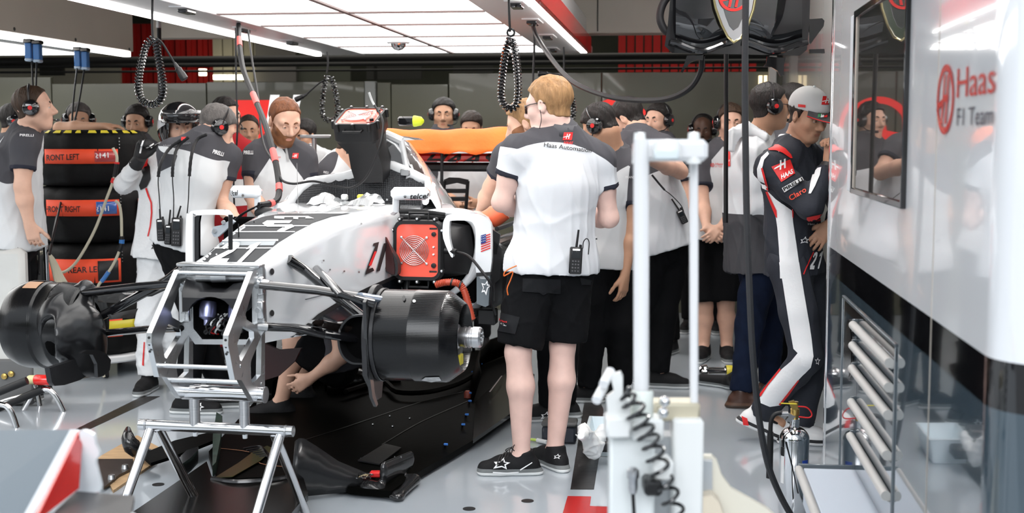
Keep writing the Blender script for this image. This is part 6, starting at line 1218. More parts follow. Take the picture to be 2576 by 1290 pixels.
# ---------------------------------------------------------------- hanging cables and hoses
def coil(name, Y, loop, r_h, r_w, turns, cord, label, plug=None, hook=None):
    t = thing(name, label, 'cable', at(*loop[len(loop) // 2], Y), 'coiled cables hanging from the gantry')
    S = smoothpts([at(x, y, Y) for x, y in loop], 16); L = np.r_[0, np.cumsum([np.linalg.norm(b - a) for a, b in zip(S[:-1], S[1:])])]; n = turns * 9; P = []
    for k in range(n + 1):
        d = L[-1] * k / n; p = A([np.interp(d, L, [s[i] for s in S]) for i in range(3)]); q = A([np.interp(min(d + .01, L[-1]), L, [s[i] for s in S]) for i in range(3)]) - A([np.interp(max(d - .01, 0), L, [s[i] for s in S]) for i in range(3)]); q = nrm(q); u = nrm(np.cross(q, A([0, 1., 0]))); v = np.cross(q, u); a = 2 * math.pi * turns * k / n; P.append(p + (u * math.cos(a) + v * math.sin(a)) * r_h)
    MB().tube(P, r_w, 5).build('coil', M_black, t); MB().tube([at(x, y, Y) for x, y in cord], r_w * 1.15, 7, sm=6).build('cord', M_rubber, t)
    if plug:
        P = [at(x, y, Y) for x, y in plug]; MB().tube(P[:-1], r_w, 7, sm=6).build('plug_lead', M_rubber, t); d = nrm(P[-1] - P[-2]); MB().lathe([(0, -.01), (.008, -.01), (.012, .02), (.017, .025), (.017, .05), (.020, .055), (.020, .085), (.015, .09), (0, .09)], P[-2], d, 14).build('plug', M_plastic, t)
    if hook: MB().tube([at(hook[0] + hook[2] * math.cos(a), hook[1] + hook[2] * math.sin(a), Y) for a in np.linspace(0, 6.28, 13)[:-1]], .006, 6, closed=True).build('ring', M_plastic, t)
    return t
coil('coiled_cable', 6.65, [(386, 96), (368, 115), (354, 165), (348, 215), (356, 250), (378, 263), (400, 255), (411, 225), (405, 180), (396, 130), (392, 98)], .0165, .0055, 46, [(384, -30), (383, 40), (384, 80), (386, 96)], 'black coiled cable loop hanging above the helmeted crewman', [(394, 96), (408, 108), (425, 135), (441, 162), (462, 195)])
coil('coiled_cable', 6.6, [(1284, 95), (1272, 130), (1264, 190), (1261, 245), (1272, 268), (1286, 274), (1300, 262), (1304, 220), (1300, 160), (1294, 118), (1288, 98)], .0165, .0055, 44, [(1280, -20), (1281, 40), (1283, 80)], 'black coiled cable loop hanging beside the blond mechanic', None, (1285, 82, 9))
coil('coiled_cable', 9.6, [(824, 190), (816, 215), (811, 255), (812, 290), (826, 303), (842, 300), (850, 285), (847, 250), (840, 215), (832, 192)], .0165, .006, 30, [(823, 130), (825, 160), (822, 185)], 'smaller black coiled cable above the top fan box', [(822, 200), (805, 208), (788, 222), (770, 238), (760, 243)])
coil('coiled_cable', 9.4, [(1418, 190), (1430, 215), (1440, 250), (1443, 280), (1440, 300), (1432, 306)], .0165, .006, 18, [(1418, 118), (1419, 160), (1418, 188)], 'black coiled cable hanging just behind the blond mechanic', [(1415, 190), (1400, 187), (1385, 186), (1365, 186)])
for x, y in ((384, 8), (823, 133), (1418, 120), (1280, 4)):
    pass
hs = [at(600, 62, 8.0), at(602, 110, 7.7), at(612, 175, 7.4), at(640, 245, 7.0), at(668, 315, 6.7), at(688, 385, 6.5), at(699, 440, 6.4), at(702, 485, 6.3), at(690, 508, 6.2), at(650, 517, 6.1)]
cable('air_hose', hs, .0155, M_rubber, 'thick black hose with red bands running from the gantry to the car', 'hose', 8, None, ((.09, .135, 1.12, mat('faded_red_tape', (.62, .10, .09), .5)), (.33, .37, 1.12, mat('faded_red_tape', (.62, .10, .09), .5)), (.55, .60, 1.12, MATS['faded_red_tape']), (.735, .775, 1.12, MATS['faded_red_tape']), (.91, .94, 1.12, MATS['faded_red_tape'])))
cable('thin_cable', [at(593, 70, 7.6), at(594, 200, 7.55), at(597, 330, 7.5), at(588, 450, 7.5), at(590, 535, 7.5)], .0055, M_rubber, 'thin black cable hanging straight down left of the red-banded hose')
cable('thin_cable', [at(624, 76, 8.0), at(634, 150, 7.7), at(650, 250, 7.3), at(657, 330, 7.0), at(668, 375, 6.8), at(690, 410, 6.6), at(703, 440, 6.4), at(712, 455, 6.35), at(740, 462, 6.3), at(790, 456, 6.5), at(850, 470, 6.6), at(890, 470, 6.6), at(925, 440, 6.55), at(955, 370, 6.5), at(964, 315, 6.55), at(955, 285, 6.6), at(938, 258, 6.65), at(928, 232, 6.65)], .006, M_rubber, 'thin black power cable looping past the cockpit to the top fan box', bands=((.93, 1.0, 1.0, M_offwhite),))
cable('fan_cable', [psn(1120, 630, 1.2), psn(1150, 634, 1.18), psn(1180, 645, 1.1), psn(1212, 682, 1.05), psn(1236, 718, 1.05), psn(1238, 760, 1.1), psn(1246, 790, 1.2)], .0065, M_rubber, 'black power cable plugged into the side fan box', bands=((.0, .17, 2.2, M_plastic),))
cable('thick_cable', [at(1338, 55, 8.2), at(1350, 90, 7.8), at(1385, 145, 7.3), at(1440, 205, 6.9), at(1520, 240, 6.6), at(1600, 252, 6.4), at(1680, 248, 6.2), at(1735, 222, 6.1), at(1762, 180, 6.05), at(1766, 140, 6.0)], .0135, M_rubber, 'thick black cable sagging from the gantry to the overhead black pod')
cable('thin_cable', [at(1343, 62, 8.2), at(1344, 120, 8.2), at(1341, 200, 8.2), at(1340, 260, 8.2)], .007, M_rubber, 'short black cable with yellow clip hanging above the blond hair', bands=((.0, .06, 1.6, M_yellow),))
o = cable('floor_hose', [at(1877, -120, 4.85), at(1876, 0, 4.85), at(1874, 200, 4.85), at(1876, 400, 4.85), at(1879, 560, 4.85), at(1885, 720, 4.85), at(1893, 880, 4.85), at(1908, 1040, 4.88), at(1930, 1160, 4.92), at(1960, 1240, 5.0), at(1995, 1305, 5.08)], .0125, mat('dark_fabric_hose', (.018, .019, .022), .7, bump=.2, bs=300), 'long dark hose hanging from above to the floor beside the extinguisher', 'hose')
cable('hanging_pole', [A([*at(1827, 128, 6.6)[:2], 3.3]), at(1827, 128, 6.6), at(1827, 300, 6.6), at(1826, 420, 6.6), at(1826, 560, 6.6)], .0115, M_rubber, 'straight black pole hanging below the overhead black pod', 'pole')
ws = thing('socket_block', 'x', 'socket'); bpy.data.objects.remove(ws)
for k, (x, y, w) in enumerate(((74, 128, 17), (95, 131, 17), (197, 148, 15), (215, 150, 15))):
    Y = 8.75 if k < 2 else 9.6; c = at(x, y, Y); s_ = Y / FPX
    t = thing('blue_socket', ['first', 'second', 'third', 'fourth'][k] + ' blue power plug from the left under the grey gantry panel', 'plug', c, 'blue plugs under the left gantry')
    MB().box(c, (w * s_, .06, 40 * s_), .006).build('body', M_blue, t); MB().box(c - UZ * 22 * s_, (w * s_ * 1.05, .065, 8 * s_), .006).build('collar', mat('pale_blue_collar', (.4, .5, .62), .4), t); MB().box(c + UZ * 24 * s_ - GR * .0, (w * s_ * 1.3, .08, 10 * s_), .006).build('mount', M_black, t)
    e = [((80, 150), (84, 260), (92, 420), (96, 560), (98, 690)), ((92, 152), (90, 220), (86, 300), (90, 450), (95, 640)), ((194, 168), (184, 260), (174, 400), (155, 500), (130, 610)), ((213, 170), (196, 270), (176, 350), (166, 440), (140, 560), (125, 640))][k]
    MB().tube([at(px, py, lerp(Y, 7.7, i / (len(e) - 1))) for i, (px, py) in enumerate(e)], .007, 7, sm=8).build('lead', M_rubber, t)
t = thing('hanging_rod', 'short black rod with metal fitting hanging behind the first coiled cable', 'rod', at(400, 250, 9)); MB().tube(pp(9, (400, 68), (403, 260)), .014, 10).build('rod', M_rubber, t); MB().tube(pp(9, (398, 38), (399, 70)), .018, 12).build('fitting', M_steel, t); MB().tube([at(398, 40, 9), A([*at(398, 40, 9)[:2], 3.3])], .012, 8).build('hanger', M_steel, t)
# ---------------------------------------------------------------- glossy black overhead pod
pod = thing('overhead_pod', 'glossy black overhead pod with chrome shield and red emblem, above the crew', 'pod', at(1855, 100, 6.0))
Yp = 5.95; q = lambda x, y, d=0.: at(x, y, Yp + d)
mb = MB(); mb.loft([[q(x, y, d) for x, y in ((1692, -60), (1680, 60), (1672, 115), (1690, 133), (2012, 140), (2030, 125), (2036, 60), (2040, -60))] for d in (0, .03, .30)]); mb.build('body', M_black, pod, True, 30)
M_podg = mat('mirror_black_panel', (.008, .008, .009), .04, coat=1., crough=.01)
for x0, x1, c in ((1700, 1828, 1), (1885, 2018, -1)):
    V = []; n, m_ = 16, 12
    for j in range(m_):
        for i in range(n):
            u, v = i / (n - 1), j / (m_ - 1); x = lerp(x0, x1, u); y = -50 + v * (160 + 14 * math.cos((u - .5) * 3.1) * (1 if c > 0 else 1)); b_ = -.055 + .07 * max(0, (v - .55) / .45) ** 2 + .0012 * math.sin(u * 5 + v * 3); V.append(q(x, y, b_))
    mb = MB(); mb.add(V, [(j * n + i, j * n + i + 1, (j + 1) * n + i + 1, (j + 1) * n + i) for j in range(m_ - 1) for i in range(n - 1)]); mb.build('bowed_panel', M_podg, pod, True, 180)
    mb = MB(); mb.tube([q(lerp(x0 - 14, x1 + 14, t), 118 + 10 * math.cos((t - .5) * 6) - 6 * abs(t - .5), -.03) for t in np.linspace(0, 1, 14)], .014, 8); mb.build('lower_lip', M_black, pod)
sh = [(1790, -30), (1800, 20), (1815, 62), (1830, 92), (1846, 106), (1864, 96), (1880, 68), (1895, 25), (1905, -30)]
mb = MB(); mb.slab([q(x, y, -.085) for x, y in sh], GF * .05); so = mb.build('shield', M_chrome, pod, True, 60)
MB().slab([q(1847 + (x - 1847) * .62, -30 + (y + 30) * .78, -.095) for x, y in sh], GF * .02).build('shield_inset', mat('gunmetal', (.2, .2, .2), .15, 1.), so)
MB().tube([q(x, y, -.088) for x, y in sh], .006, 8).build('shield_rim', mat('pale_gold_edge', (.6, .5, .25), .15, 1.), so)
flat_shape('emblem_ring', [[(a * .065, b * .06) for a, b in c] for c in RING], q(1846, -6, -.10), GR, UZ, M_red, so, ext=.004); flat_shape('emblem_letter', [[(a * .06, b * .055) for a, b in HMARK]], q(1846, -6, -.104), GR, UZ, M_red, so, ext=.003)
for P in (((1728, 140), (1770, 136), (1768, 152), (1756, 150), (1738, 156), (1724, 170), (1718, 182), (1712, 180), (1722, 160)), ((1930, 142), (1976, 146), (1972, 165), (1972, 188), (1964, 192), (1956, 178), (1940, 168), (1920, 168), (1928, 158))): MB().slab([q(x, y, .02) for x, y in P], GF * .04).build('hook', M_black, pod, True, 30)
MB().slab([q(x, y, .10) for x, y in ((2036, 48), (2068, 46), (2074, 52), (2072, 66), (2048, 98), (2040, 110), (2036, 108))], GF * .03).build('side_fin', M_black, pod, True, 30); MB().slab([q(x, y, .10) for x, y in ((2036, 124), (2074, 123), (2075, 134), (2036, 134))], GF * .05).build('side_foot', M_black, pod)
MB().tube([q(x, y, .06) for x, y in ((1690, -20), (1668, 10), (1660, 45), (1672, 75), (1690, 85))], .018, 10, sm=5).build('cable_loop', M_rubber, pod)
for x in (1740, 1985): MB().tube([q(x, -50, .15), q(x, -350, .15)], .02, 10).build('hanger', M_steel, pod)
# ---------------------------------------------------------------- jack in the foreground
YJ = 2.75; J_ = lambda x, y, d=0.: at(x, y, YJ + d); jk = thing('tall_jack', 'tall white and silver lifting jack standing in front, out of focus', 'jack', at(1640, 1290, YJ) * A([1, 1, 0]))
M_jw = mat('jack_white_paint', (.74, .75, .74), .35); M_js = mat('jack_satin_silver', (.80, .80, .81), .25, .15, coat=.3); M_jc = mat('jack_cream_paint', (.70, .66, .56), .4)
MB().tube([J_(1613, 350), J_(1613, 1010)], .0165, 20).build('lift_tube', M_js, jk); MB().tube([J_(1745, 352, .06), J_(1746, 1055, .06)], .0095, 16).build('guide_rod', M_js, jk)
hb_ = MB().box((J_(1600, 378) + J_(1768, 378, .05)) / 2, (.155, .06, .046), .010).build('head', M_js, jk, True, 30)
for x in (1609, 1745): MB().lathe([(0, .036), (.012, .034), (.014, .0), (.016, -.03), (0, -.03)], J_(x, 375, .01), UZ, 16).build('head_knob', M_jw, hb_)
MB().lathe([(0, -.02), (.030, -.02), (.030, .008), (.024, .016), (0, .018)], J_(1678, 372, -.03), UZ, 24).build('head_cap', M_jw, hb_); MB().box(J_(1676, 388, -.05), (.052, .02, .022), .004).build('head_window', mat('pale_blue_glassy', (.66, .72, .74), .15), hb_)
MB().lathe([(.020, 0), (.024, .004), (.024, .055), (.020, .06)], J_(1615, 1050), UZ, 24).build('collar', mat('jack_greenish_white', (.66, .70, .66), .4), jk)
for x0, x1, y0, y1, d, m, nm in ((1585, 1665, 1046, 1100, 0, M_jw, 'carriage'), (1522, 1585, 1042, 1095, -.02, M_jw, 'carriage_arm'), (1532, 1640, 1090, 1480, .02, mat('jack_pale_column', (.72, .75, .75), .3), 'column'), (1690, 1760, 1048, 1480, .05, M_jw, 'column'), (1640, 1692, 1090, 1480, .10, mat('jack_mid_grey', (.38, .40, .42), .4), 'column_web'), (1640, 1756, 1006, 1052, .08, mat('jack_brass_plate', (.55, .50, .38), .35, .3), 'top_plate'), (1618, 1662, 1200, 1238, -.05, M_plastic, 'valve_block'), (1640, 1690, 1150, 1200, -.03, M_jw, 'bracket')):  # column web and foot gusset share one flat mid grey
    a, b = J_(x0, y0, d), J_(x1, y1, d); MB().box((a + b) / 2, (abs(b[0] - a[0]), .07, abs(a[2] - b[2])), .006).build(nm, m, jk)
mb = MB(); mb.slab([J_(x, y, -.04) for x, y in ((1535, 945), (1560, 938), (1566, 950), (1566, 1000), (1585, 1010), (1585, 1060), (1530, 1060), (1525, 1000), (1545, 985))], GF * .03); mb.build('latch', M_jw, jk)
for x, y in ((1530, 945), (1512, 985)): MB().tube([J_(x - 12, y + 22, -.06), J_(x + 6, y - 12, -.02)], .010, 12).build('latch_roller', M_js, jk)
S = smoothpts([J_(x, y, -.07) for x, y in ((1568, 985), (1588, 1010), (1605, 1050), (1622, 1085), (1640, 1120), (1655, 1165), (1670, 1215), (1690, 1265), (1700, 1320))], 24); P = []
for k, s_ in enumerate(S): d = nrm(S[min(k + 1, len(S) - 1)] - S[max(k - 1, 0)]); u = nrm(np.cross(d, A([0, 1., 0]))); v = np.cross(d, u); a = 2 * math.pi * 11 * k / len(S); r = .021 if k > 20 else .014; P.append(s_ + (u * math.cos(a) + v * math.sin(a)) * r)
MB().tube(P, .0042, 8).build('spiral_air_hose', M_black, jk)
MB().lathe([(0, 0), (.008, 0), (.010, .01), (.010, .03), (.013, .034), (.013, .05), (.007, .055), (0, .055)], J_(1592, 1240, -.06), UZ, 14).build('air_coupling', M_steel, jk); MB().tube([J_(1592, 1240, -.06), J_(1595, 1290, -.06), J_(1598, 1360, -.05)], .004, 8).build('air_line', M_rubber, jk)
MB().slab([J_(x, y, .10) for x, y in ((1764, 1146), (1790, 1146), (1803, 1158), (1815, 1195), (1838, 1228), (1880, 1252), (1930, 1280), (1985, 1330), (1985, 1390), (1764, 1390))], GF * .02).build('foot_plate', M_jc, jk, True, 30)
MB().slab([J_(x, y, .03) for x, y in ((1758, 1252), (1790, 1246), (1808, 1262), (1822, 1300), (1822, 1400), (1758, 1400))], GF * .05).build('pedal', mat('jack_beige_plate', (.66, .58, .46), .4), jk, True, 30); MB().slab([J_(x, y, .08) for x, y in ((1762, 1158), (1792, 1160), (1792, 1250), (1762, 1250))], GF * .02).build('foot_gusset', mat('jack_mid_grey', (.4, .4, .4), .4), jk)
MB().box(A([J_(1660, 1290)[0], YJ + .1, .04]), (.42, .5, .08), .02).build('base', M_jw, jk)
for o_ in ('column',): pass
for x0, x1 in ((1532, 1640), (1690, 1760)): a, b = J_(x0, 1400, .03), J_(x1, 1400, .03); MB().box(A([(a[0] + b[0]) / 2, YJ + .03, .35]), (abs(b[0] - a[0]), .06, .62), .004).build('column_foot', M_jw, jk)
for x, y in ((1672, 1010), (1668, 1038)): MB().sphere(J_(x, y, -.02), .012, 12, 8).build('ball_knob', M_chrome, jk)
# ---------------------------------------------------------------- fire extinguisher
ex_b = A([*at(1995, 1275, 5.22)[:2], 0]); ex = thing('fire_extinguisher', 'polished steel fire extinguisher standing on the floor by the cabinet', 'extinguisher', ex_b); zx = lambda y: float(at(1995, y, 5.22)[2]); Rx = 38 * 5.22 / FPX; z1 = zx(1135); z0 = zx(1065)
ht = z0
MB().lathe([(0, 0.002), (Rx * .9, 0.002), (Rx, .015), (Rx, z1 + .05)] + [(Rx * math.cos(math.radians(a)), z1 + .05 + (ht - z1 - .06) * math.sin(math.radians(a))) for a in range(10, 75, 10)] + [(Rx * .32, ht - .006), (Rx * .32, ht + .02), (0, ht + .02)], ex_b, UZ, 40).build('cylinder', mat('mirror_steel', (.72, .73, .75), .06, 1.), ex)
vb = MB().lathe([(.014, 0), (.014, .02), (.019, .022), (.019, .045), (.013, .05), (.013, .075), (0, .076)], ex_b + UZ * (ht + .015), UZ, 16).build('valve', M_brass, ex)
MB().slab([at(x, y, 5.2) for x, y in ((1962, 1038), (1990, 1042), (2002, 1048), (1986, 1062), (1976, 1058), (1984, 1048))], GF * .025).build('lever', M_steel, vb); MB().slab([at(x, y, 5.2) for x, y in ((1984, 1012), (1998, 1008), (2008, 1022), (2004, 1034), (1990, 1026))], GF * .025).build('lever', M_brass, vb)
MB().tube([at(2008, 1022, 5.19), at(2030, 1025, 5.19), at(2042, 1040, 5.19), at(2036, 1050, 5.19), at(2010, 1048, 5.19)], .003, 6, sm=5).build('pull_ring', M_redflat, vb); MB().tube([at(1964, 1014, 5.19), at(2005, 1016, 5.19)], .0025, 6).build('safety_pin', M_yellow, vb)
MB().tube([at(1982, 1040, 5.2), at(1966, 1040, 5.2)], .010, 10).build('outlet', M_steel, vb)
MB().tube(pp(5.2, (1968, 1038), (1950, 1042), (1940, 1058), (1938, 1090)), .009, 10, sm=6).build('hose', M_rubber, ex); MB().lathe([(.012, 0), (.013, .02), (.0135, .19), (.0, .19)], at(1938, 1086, 5.2), -UZ + GF * .02, 14).build('horn', M_rubber, ex)
for nm, a0, a1, zz0, zz1, m in (('label', 20, 50, zx(1222), zx(1150), M_inkw), ('label_head', 20, 50, zx(1165), zx(1150), mat('label_blue', (.02, .06, .35), .4)), ('label', -70, -52, zx(1210), zx(1120), M_inkw), ('label_head', -70, -52, zx(1142), zx(1120), M_inkb)):
    e_ = .0012 if 'head' in nm else .0006; P = [[ex_b + A([math.sin(math.radians(t)), -math.cos(math.radians(t)), 0]) * (Rx + e_) + UZ * z for t in np.linspace(a0, a1, 9)] for z in (zz0, zz1)]; MB().loft(P, closed=False).build(nm, m, ex, True, 180)
MB().tube([ex_b + A([math.sin(math.radians(t)), -math.cos(math.radians(t)), 0]) * (Rx + .004) + UZ * z for t, z in ((-45, zx(1105)), (-20, zx(1160)), (5, zx(1230)))], .0025, 6).build('bracket_wire', M_plastic, ex)
# ---------------------------------------------------------------- nose wing in the near left corner
wf = thing('front_wing', 'grey, white and red front wing end in the near left corner, out of focus', 'car part', at(100, 1250, 2.5)); Wq = lambda x, y, Y: at(x, y, Y)
MB().slab([Wq(-60, 1083, 2.95), Wq(184, 1080, 2.75), Wq(62, 1330, 2.40), Wq(-160, 1330, 2.5)], UZ * -.018).build('main_plane', mat('wing_grey', (.17, .20, .225), .5, spec=.25), wf)
MB().slab([Wq(176, 1080, 2.75), Wq(196, 1080, 2.73), Wq(204, 1095, 2.72), Wq(80, 1330, 2.36), Wq(40, 1330, 2.38)], UZ * -.02).build('white_edge', M_body, wf)
MB().slab([Wq(193, 1085, 2.70), Wq(201, 1105, 2.69), Wq(192, 1228, 2.60), Wq(60, 1330, 2.33), Wq(72, 1330, 2.33)], GR * .006).build('red_flash', M_red, wf)
mb = MB(); P = smoothpts([A([x, y, 0.]) for x, y in ((200, 1084), (222, 1086), (236, 1098), (240, 1120), (249, 1142), (239, 1160), (245, 1190), (250, 1235), (192, 1242), (190, 1228), (201, 1120))], 3, True); mb.slab([Wq(p[0], p[1], 2.68) for p in P], GF * .012); mb.build('end_plate', M_body, wf, True, 40)
MB().slab([Wq(192, 1235, 2.66), Wq(338, 1246, 2.62), Wq(322, 1330, 2.35), Wq(90, 1330, 2.32)], UZ * -.015).build('foot_plate', M_carbonm, wf)
MB().slab([Wq(322, 1330, 2.35), Wq(330, 1290, 2.45), Wq(340, 1290, 2.45), Wq(335, 1330, 2.35)], UZ * -.03).build('plate_edge', M_inkw, wf)
for x in (40, 150): MB().box(A([Wq(x, 1300, 2.6)[0], 2.62, .28]), (.05, .05, .56), .006).build('prop', M_alud, wf)
# ---------------------------------------------------------------- small things behind and around
t = thing('tee_stand', 'slim steel tee bar stand behind the bearded mechanic', 'stand', at(790, 900, 8.6) * A([1, 1, 0])); MB().tube([at(790, 344, 8.6), A([*at(790, 344, 8.6)[:2], 0])], .016, 12).build('post', M_steel, t); MB().box(at(794, 343, 8.6), (.20, .05, .022), .004).build('bar', M_steel, t); MB().lathe([(0, .02), (.15, .02), (.16, 0)], A([*at(790, 344, 8.6)[:2], 0]), UZ, 20).build('base', M_steel, t)
ch = thing('folding_chair', 'black folding chair behind the rear wing pylon', 'chair', at(1150, 900, 8.8) * A([1, 1, 0])); F8 = lambda x, y: at(x, y, 8.8)
MB().loft([[F8(x, y) + GF * d for x, y in ((1116, 452), (1130, 446), (1155, 447), (1178, 452), (1176, 466), (1150, 460), (1120, 466))] for d in (0, .025)]).build('backrest', M_plastic, ch)
for x in (1118, 1177): MB().tube([F8(x, 455), F8(x - 6, 540), A([*F8(x - 10, 540)[:2], .0])], .012, 8).build('leg', M_plastic, ch); MB().tube([F8(x, 520) - GF * .35, A([*F8(x + 4, 540)[:2], .0]) + GF * .2], .012, 8).build('leg', M_plastic, ch)
MB().box(F8(1148, 560) - GF * .2, (.36, .40, .03), .01).build('seat', M_plastic, ch)
for y in (480, 500): MB().box(F8(1148, y), (.15, .015, .03), .004).build('back_slat', M_plastic, ch)
ty = thing('plastic_tray', 'white plastic tray on the floor between the blond mechanic and the jack', 'tray', onz(1515, 1148))
b_ = onz(1475, 1150); e_ = onz(1475, 1150) + GR * .22; zt2 = float(at(1475, 1088, b_[1])[2]); ins = .02
def trr(z, k): return [b_ + GR * (a * .26 + (1 - 2 * a) * k * .0) + GF * (c * .36) + UZ * z + GR * (.5 - a) * k + GF * (.5 - c) * k for a, c in ((0, 0), (1, 0), (1, 1), (0, 1))]
MB().loft([trr(0.002, .05), trr(zt2, .0), trr(zt2 + .002, -.02), trr(zt2 + .004, .01), trr(.012, .06)], True, True).build('tray', mat('pale_tray_plastic', (.66, .74, .78), .35), ty, True, 30)
V, Q = grow([cone(onz(1490, 1140, .10) + GF * .1 + UZ * .0, onz(1470, 1085, .20), .05, .03, .03), cone(onz(1500, 1120, .12) + GF * .12, onz(1515, 1090, .17) + GF * .1, .045, .03, .03), cone(onz(1470, 1085, .20), onz(1462, 1100, .26), .03, .015, .03)], .007); V = creases(V, Q, .007, 5, 1.2, (1, 1, 1)); tag(newmesh('paper_wipe', V, Q, mat('white_paper', (.72, .73, .73), .9), None, True, 180), 'crumpled white paper wipe standing in the white tray', 'wipe')
tag(MB().box(onz(1525, 1130, .09) + GF * .1, (.10, .12, .05), .01, GR, GF).build('black_pouch', M_rubber), 'black pouch lying in the white tray beside the paper wipe', 'pouch')
tb = thing('toolbox', 'small grey and black toolbox on the floor behind the blond mechanic', 'toolbox', onz(1400, 1118)); c = onz(1405, 1118) + GF * .07; MB().box(c + UZ * .045, (.17, .13, .085), .012, GR, GF).build('body', mat('dark_blue_grey_plastic', (.02, .024, .035), .4), tb); MB().box(c + UZ * .098, (.175, .135, .022), .008, GR, GF).build('lid', mat('smoke_grey_lid', (.10, .10, .10), .3), tb); MB().box(c - GR * .04 + UZ * .10 - GF * .069, (.02, .006, .015), .002, GR, GF).build('latch', M_redflat, tb)
t = thing('screwdriver', 'screwdriver lying on the floor leaning towards the white tray', 'tool', onz(1455, 1100)); MB().tube([onz(1432, 1080, .07), onz(1468, 1110, .02)], .004, 8).build('shaft', M_steel, t); MB().tube([onz(1432, 1080, .07), onz(1424, 1072, .085)], .010, 10).build('handle', M_rubber, t)
t = thing('small_tool', 'small tool with green tip on the floor behind the blond mechanic', 'tool', onz(1350, 1108)); MB().tube([onz(1335, 1105, .012), onz(1352, 1107, .012)], .007, 8).build('tip', mat('lime_plastic', (.45, .6, .1), .4), t); MB().tube([onz(1352, 1107, .014), onz(1376, 1112, .016)], .011, 10).build('body', M_offwhite, t)
wgn = thing('wheel_gun', 'chrome wheel gun lying on the floor beyond the jack', 'tool', onz(1785, 945)); MB().lathe([(0, 0), (.035, 0), (.045, .02), (.045, .05), (.03, .06), (.028, .16), (.04, .165), (.04, .22), (.02, .23), (0, .23)], onz(1758, 935, .05), nrm(GR + GF * .1), 20).build('barrel', M_chrome, wgn); MB().lathe([(.041, .17), (.043, .175), (.043, .205), (.041, .21)], onz(1758, 935, .05), nrm(GR + GF * .1), 20).build('yellow_ring', M_yellow, wgn)
mb = [cone(onz(1762, 955, .03), onz(1835, 962, .035), .035, .045, .02), cone(onz(1835, 962, .04), onz(1855, 955, .05), .045, .045, .02), cone(onz(1845, 955, .06), onz(1850, 950, .11), .045, .042, .02), cone(onz(1760, 957, .012), onz(1858, 962, .012), .045, .04, .02, (UZ, 1.7))]
V, Q = grow(mb, .008, cuts=[(A([0, 0, .001]), A([0, 0, -1.]))]); tag(newmesh('trainer', V, Q, M_shoe, None, True, 180, attrs={'sole': .017 - V[:, 2], 'solemid': .03 - V[:, 2]}), 'single black trainer with white sole beneath the wheel gun', 'shoe')
# ---------------------------------------------------------------- what the crew wear and carry
def PK(k): return PEOPLE[k]['body']
def on(k, *parts): return [PEOPLE[k][p] for p in (parts or ('shirt',)) if p in PEOPLE[k]]
def pirelli(k, p0, p1, h=9, m=M_inkw): return write('sleeve_lettering', 'PIRELLI', p0, p1, h, on(k), m, PK(k), bold=.03, off=.004)
def hbadge(k, c, s, parent=None, objs=None, rot=0.):
    objs = objs or on(k); b = parent or PK(k)
    r = mark('badge', [HBOX], c, s, objs, M_redflat, b, rot=rot, off=.003); mark('badge_letter', [HWHITE], c, s * .8, objs, M_inkw, r or b, rot=rot, off=.006)
def glasses(k, tint=(.05, .02, .015)):
    d = PEOPLE[k]; hl = d['hl']; mb = MB()
    for sg in (-1, 1):
        mb.tube([hl(sg * .012, .103, .004), hl(sg * .014, .102, -.020), hl(sg * .045, .094, -.022), hl(sg * .060, .086, .0), hl(sg * .055, .088, .014), hl(sg * .016, .103, .013)], .0022, 6, closed=True); mb.tube([hl(sg * .060, .086, .008), hl(sg * .076, .05, .012), hl(sg * .083, -.005, .012), hl(sg * .082, -.025, .006)], .0026, 6)
    mb.tube([hl(-.012, .103, .006), hl(0, .106, .009), hl(.012, .103, .006)], .002, 6); o = mb.build('glasses', mat('brown_glasses_frame', (.05, .03, .025), .25), d['body'])
    for sg in (-1, 1): MB().add([hl(sg * x, y, z) for x, y, z in ((.014, .102, -.018), (.044, .094, -.020), (.057, .087, .0), (.053, .089, .012), (.018, .102, .011))], [(0, 1, 2, 3, 4)]).build('lens', mat('brown_tint_lens', (.3, .12, .07), .05, trans=.7), o)
def radio(k, c, w, h, Y, label, ant=(0, 40), tilt=0., grp='belt radios'):
    s_ = Y / FPX; p = at(c[0], c[1], Y); W_ = w * s_; H_ = h * s_; X = nrm(A([1, 0, 0]) * math.cos(math.radians(tilt)) + UZ * math.sin(math.radians(tilt))); Z = np.cross(X, A([0, 1., 0])); t = thing('walkie_talkie', label, 'radio', p, grp); B_ = lambda x, z, y=0.: p + X * x * W_ + Z * z * H_ + A([0, 1., 0]) * y
    b = MB().box(p, (W_, .034, H_), .005, X, (0, 1, 0)).build('case', M_plastic, t); MB().tube([B_(.0, .5), B_(ant[0], .5 + ant[1] / h)], [.0055, .0045], 8).build('antenna', M_rubber, t)
    MB().box(B_(0, .22, -.018), (W_ * .66, .003, H_ * .26), .001, X, (0, 1, 0)).build('screen', mat('radio_screen', (.012, .015, .018), .1), b); MB().box(B_(0, .41, -.018), (W_ * .6, .003, H_ * .07), .001, X, (0, 1, 0)).build('label', M_inkw, b)
    for i in range(3):
        for j in range(4): MB().box(B_((i - 1) * .22, -.02 - j * .12, -.018), (W_ * .14, .004, H_ * .06), .001, X, (0, 1, 0)).build('key', mat('radio_key', (.06, .06, .065), .4), b)
    MB().lathe([(0, .012), (.006, .011), (.007, 0)], B_(.32, .5), Z, 8).build('knob', M_plastic, b); return t
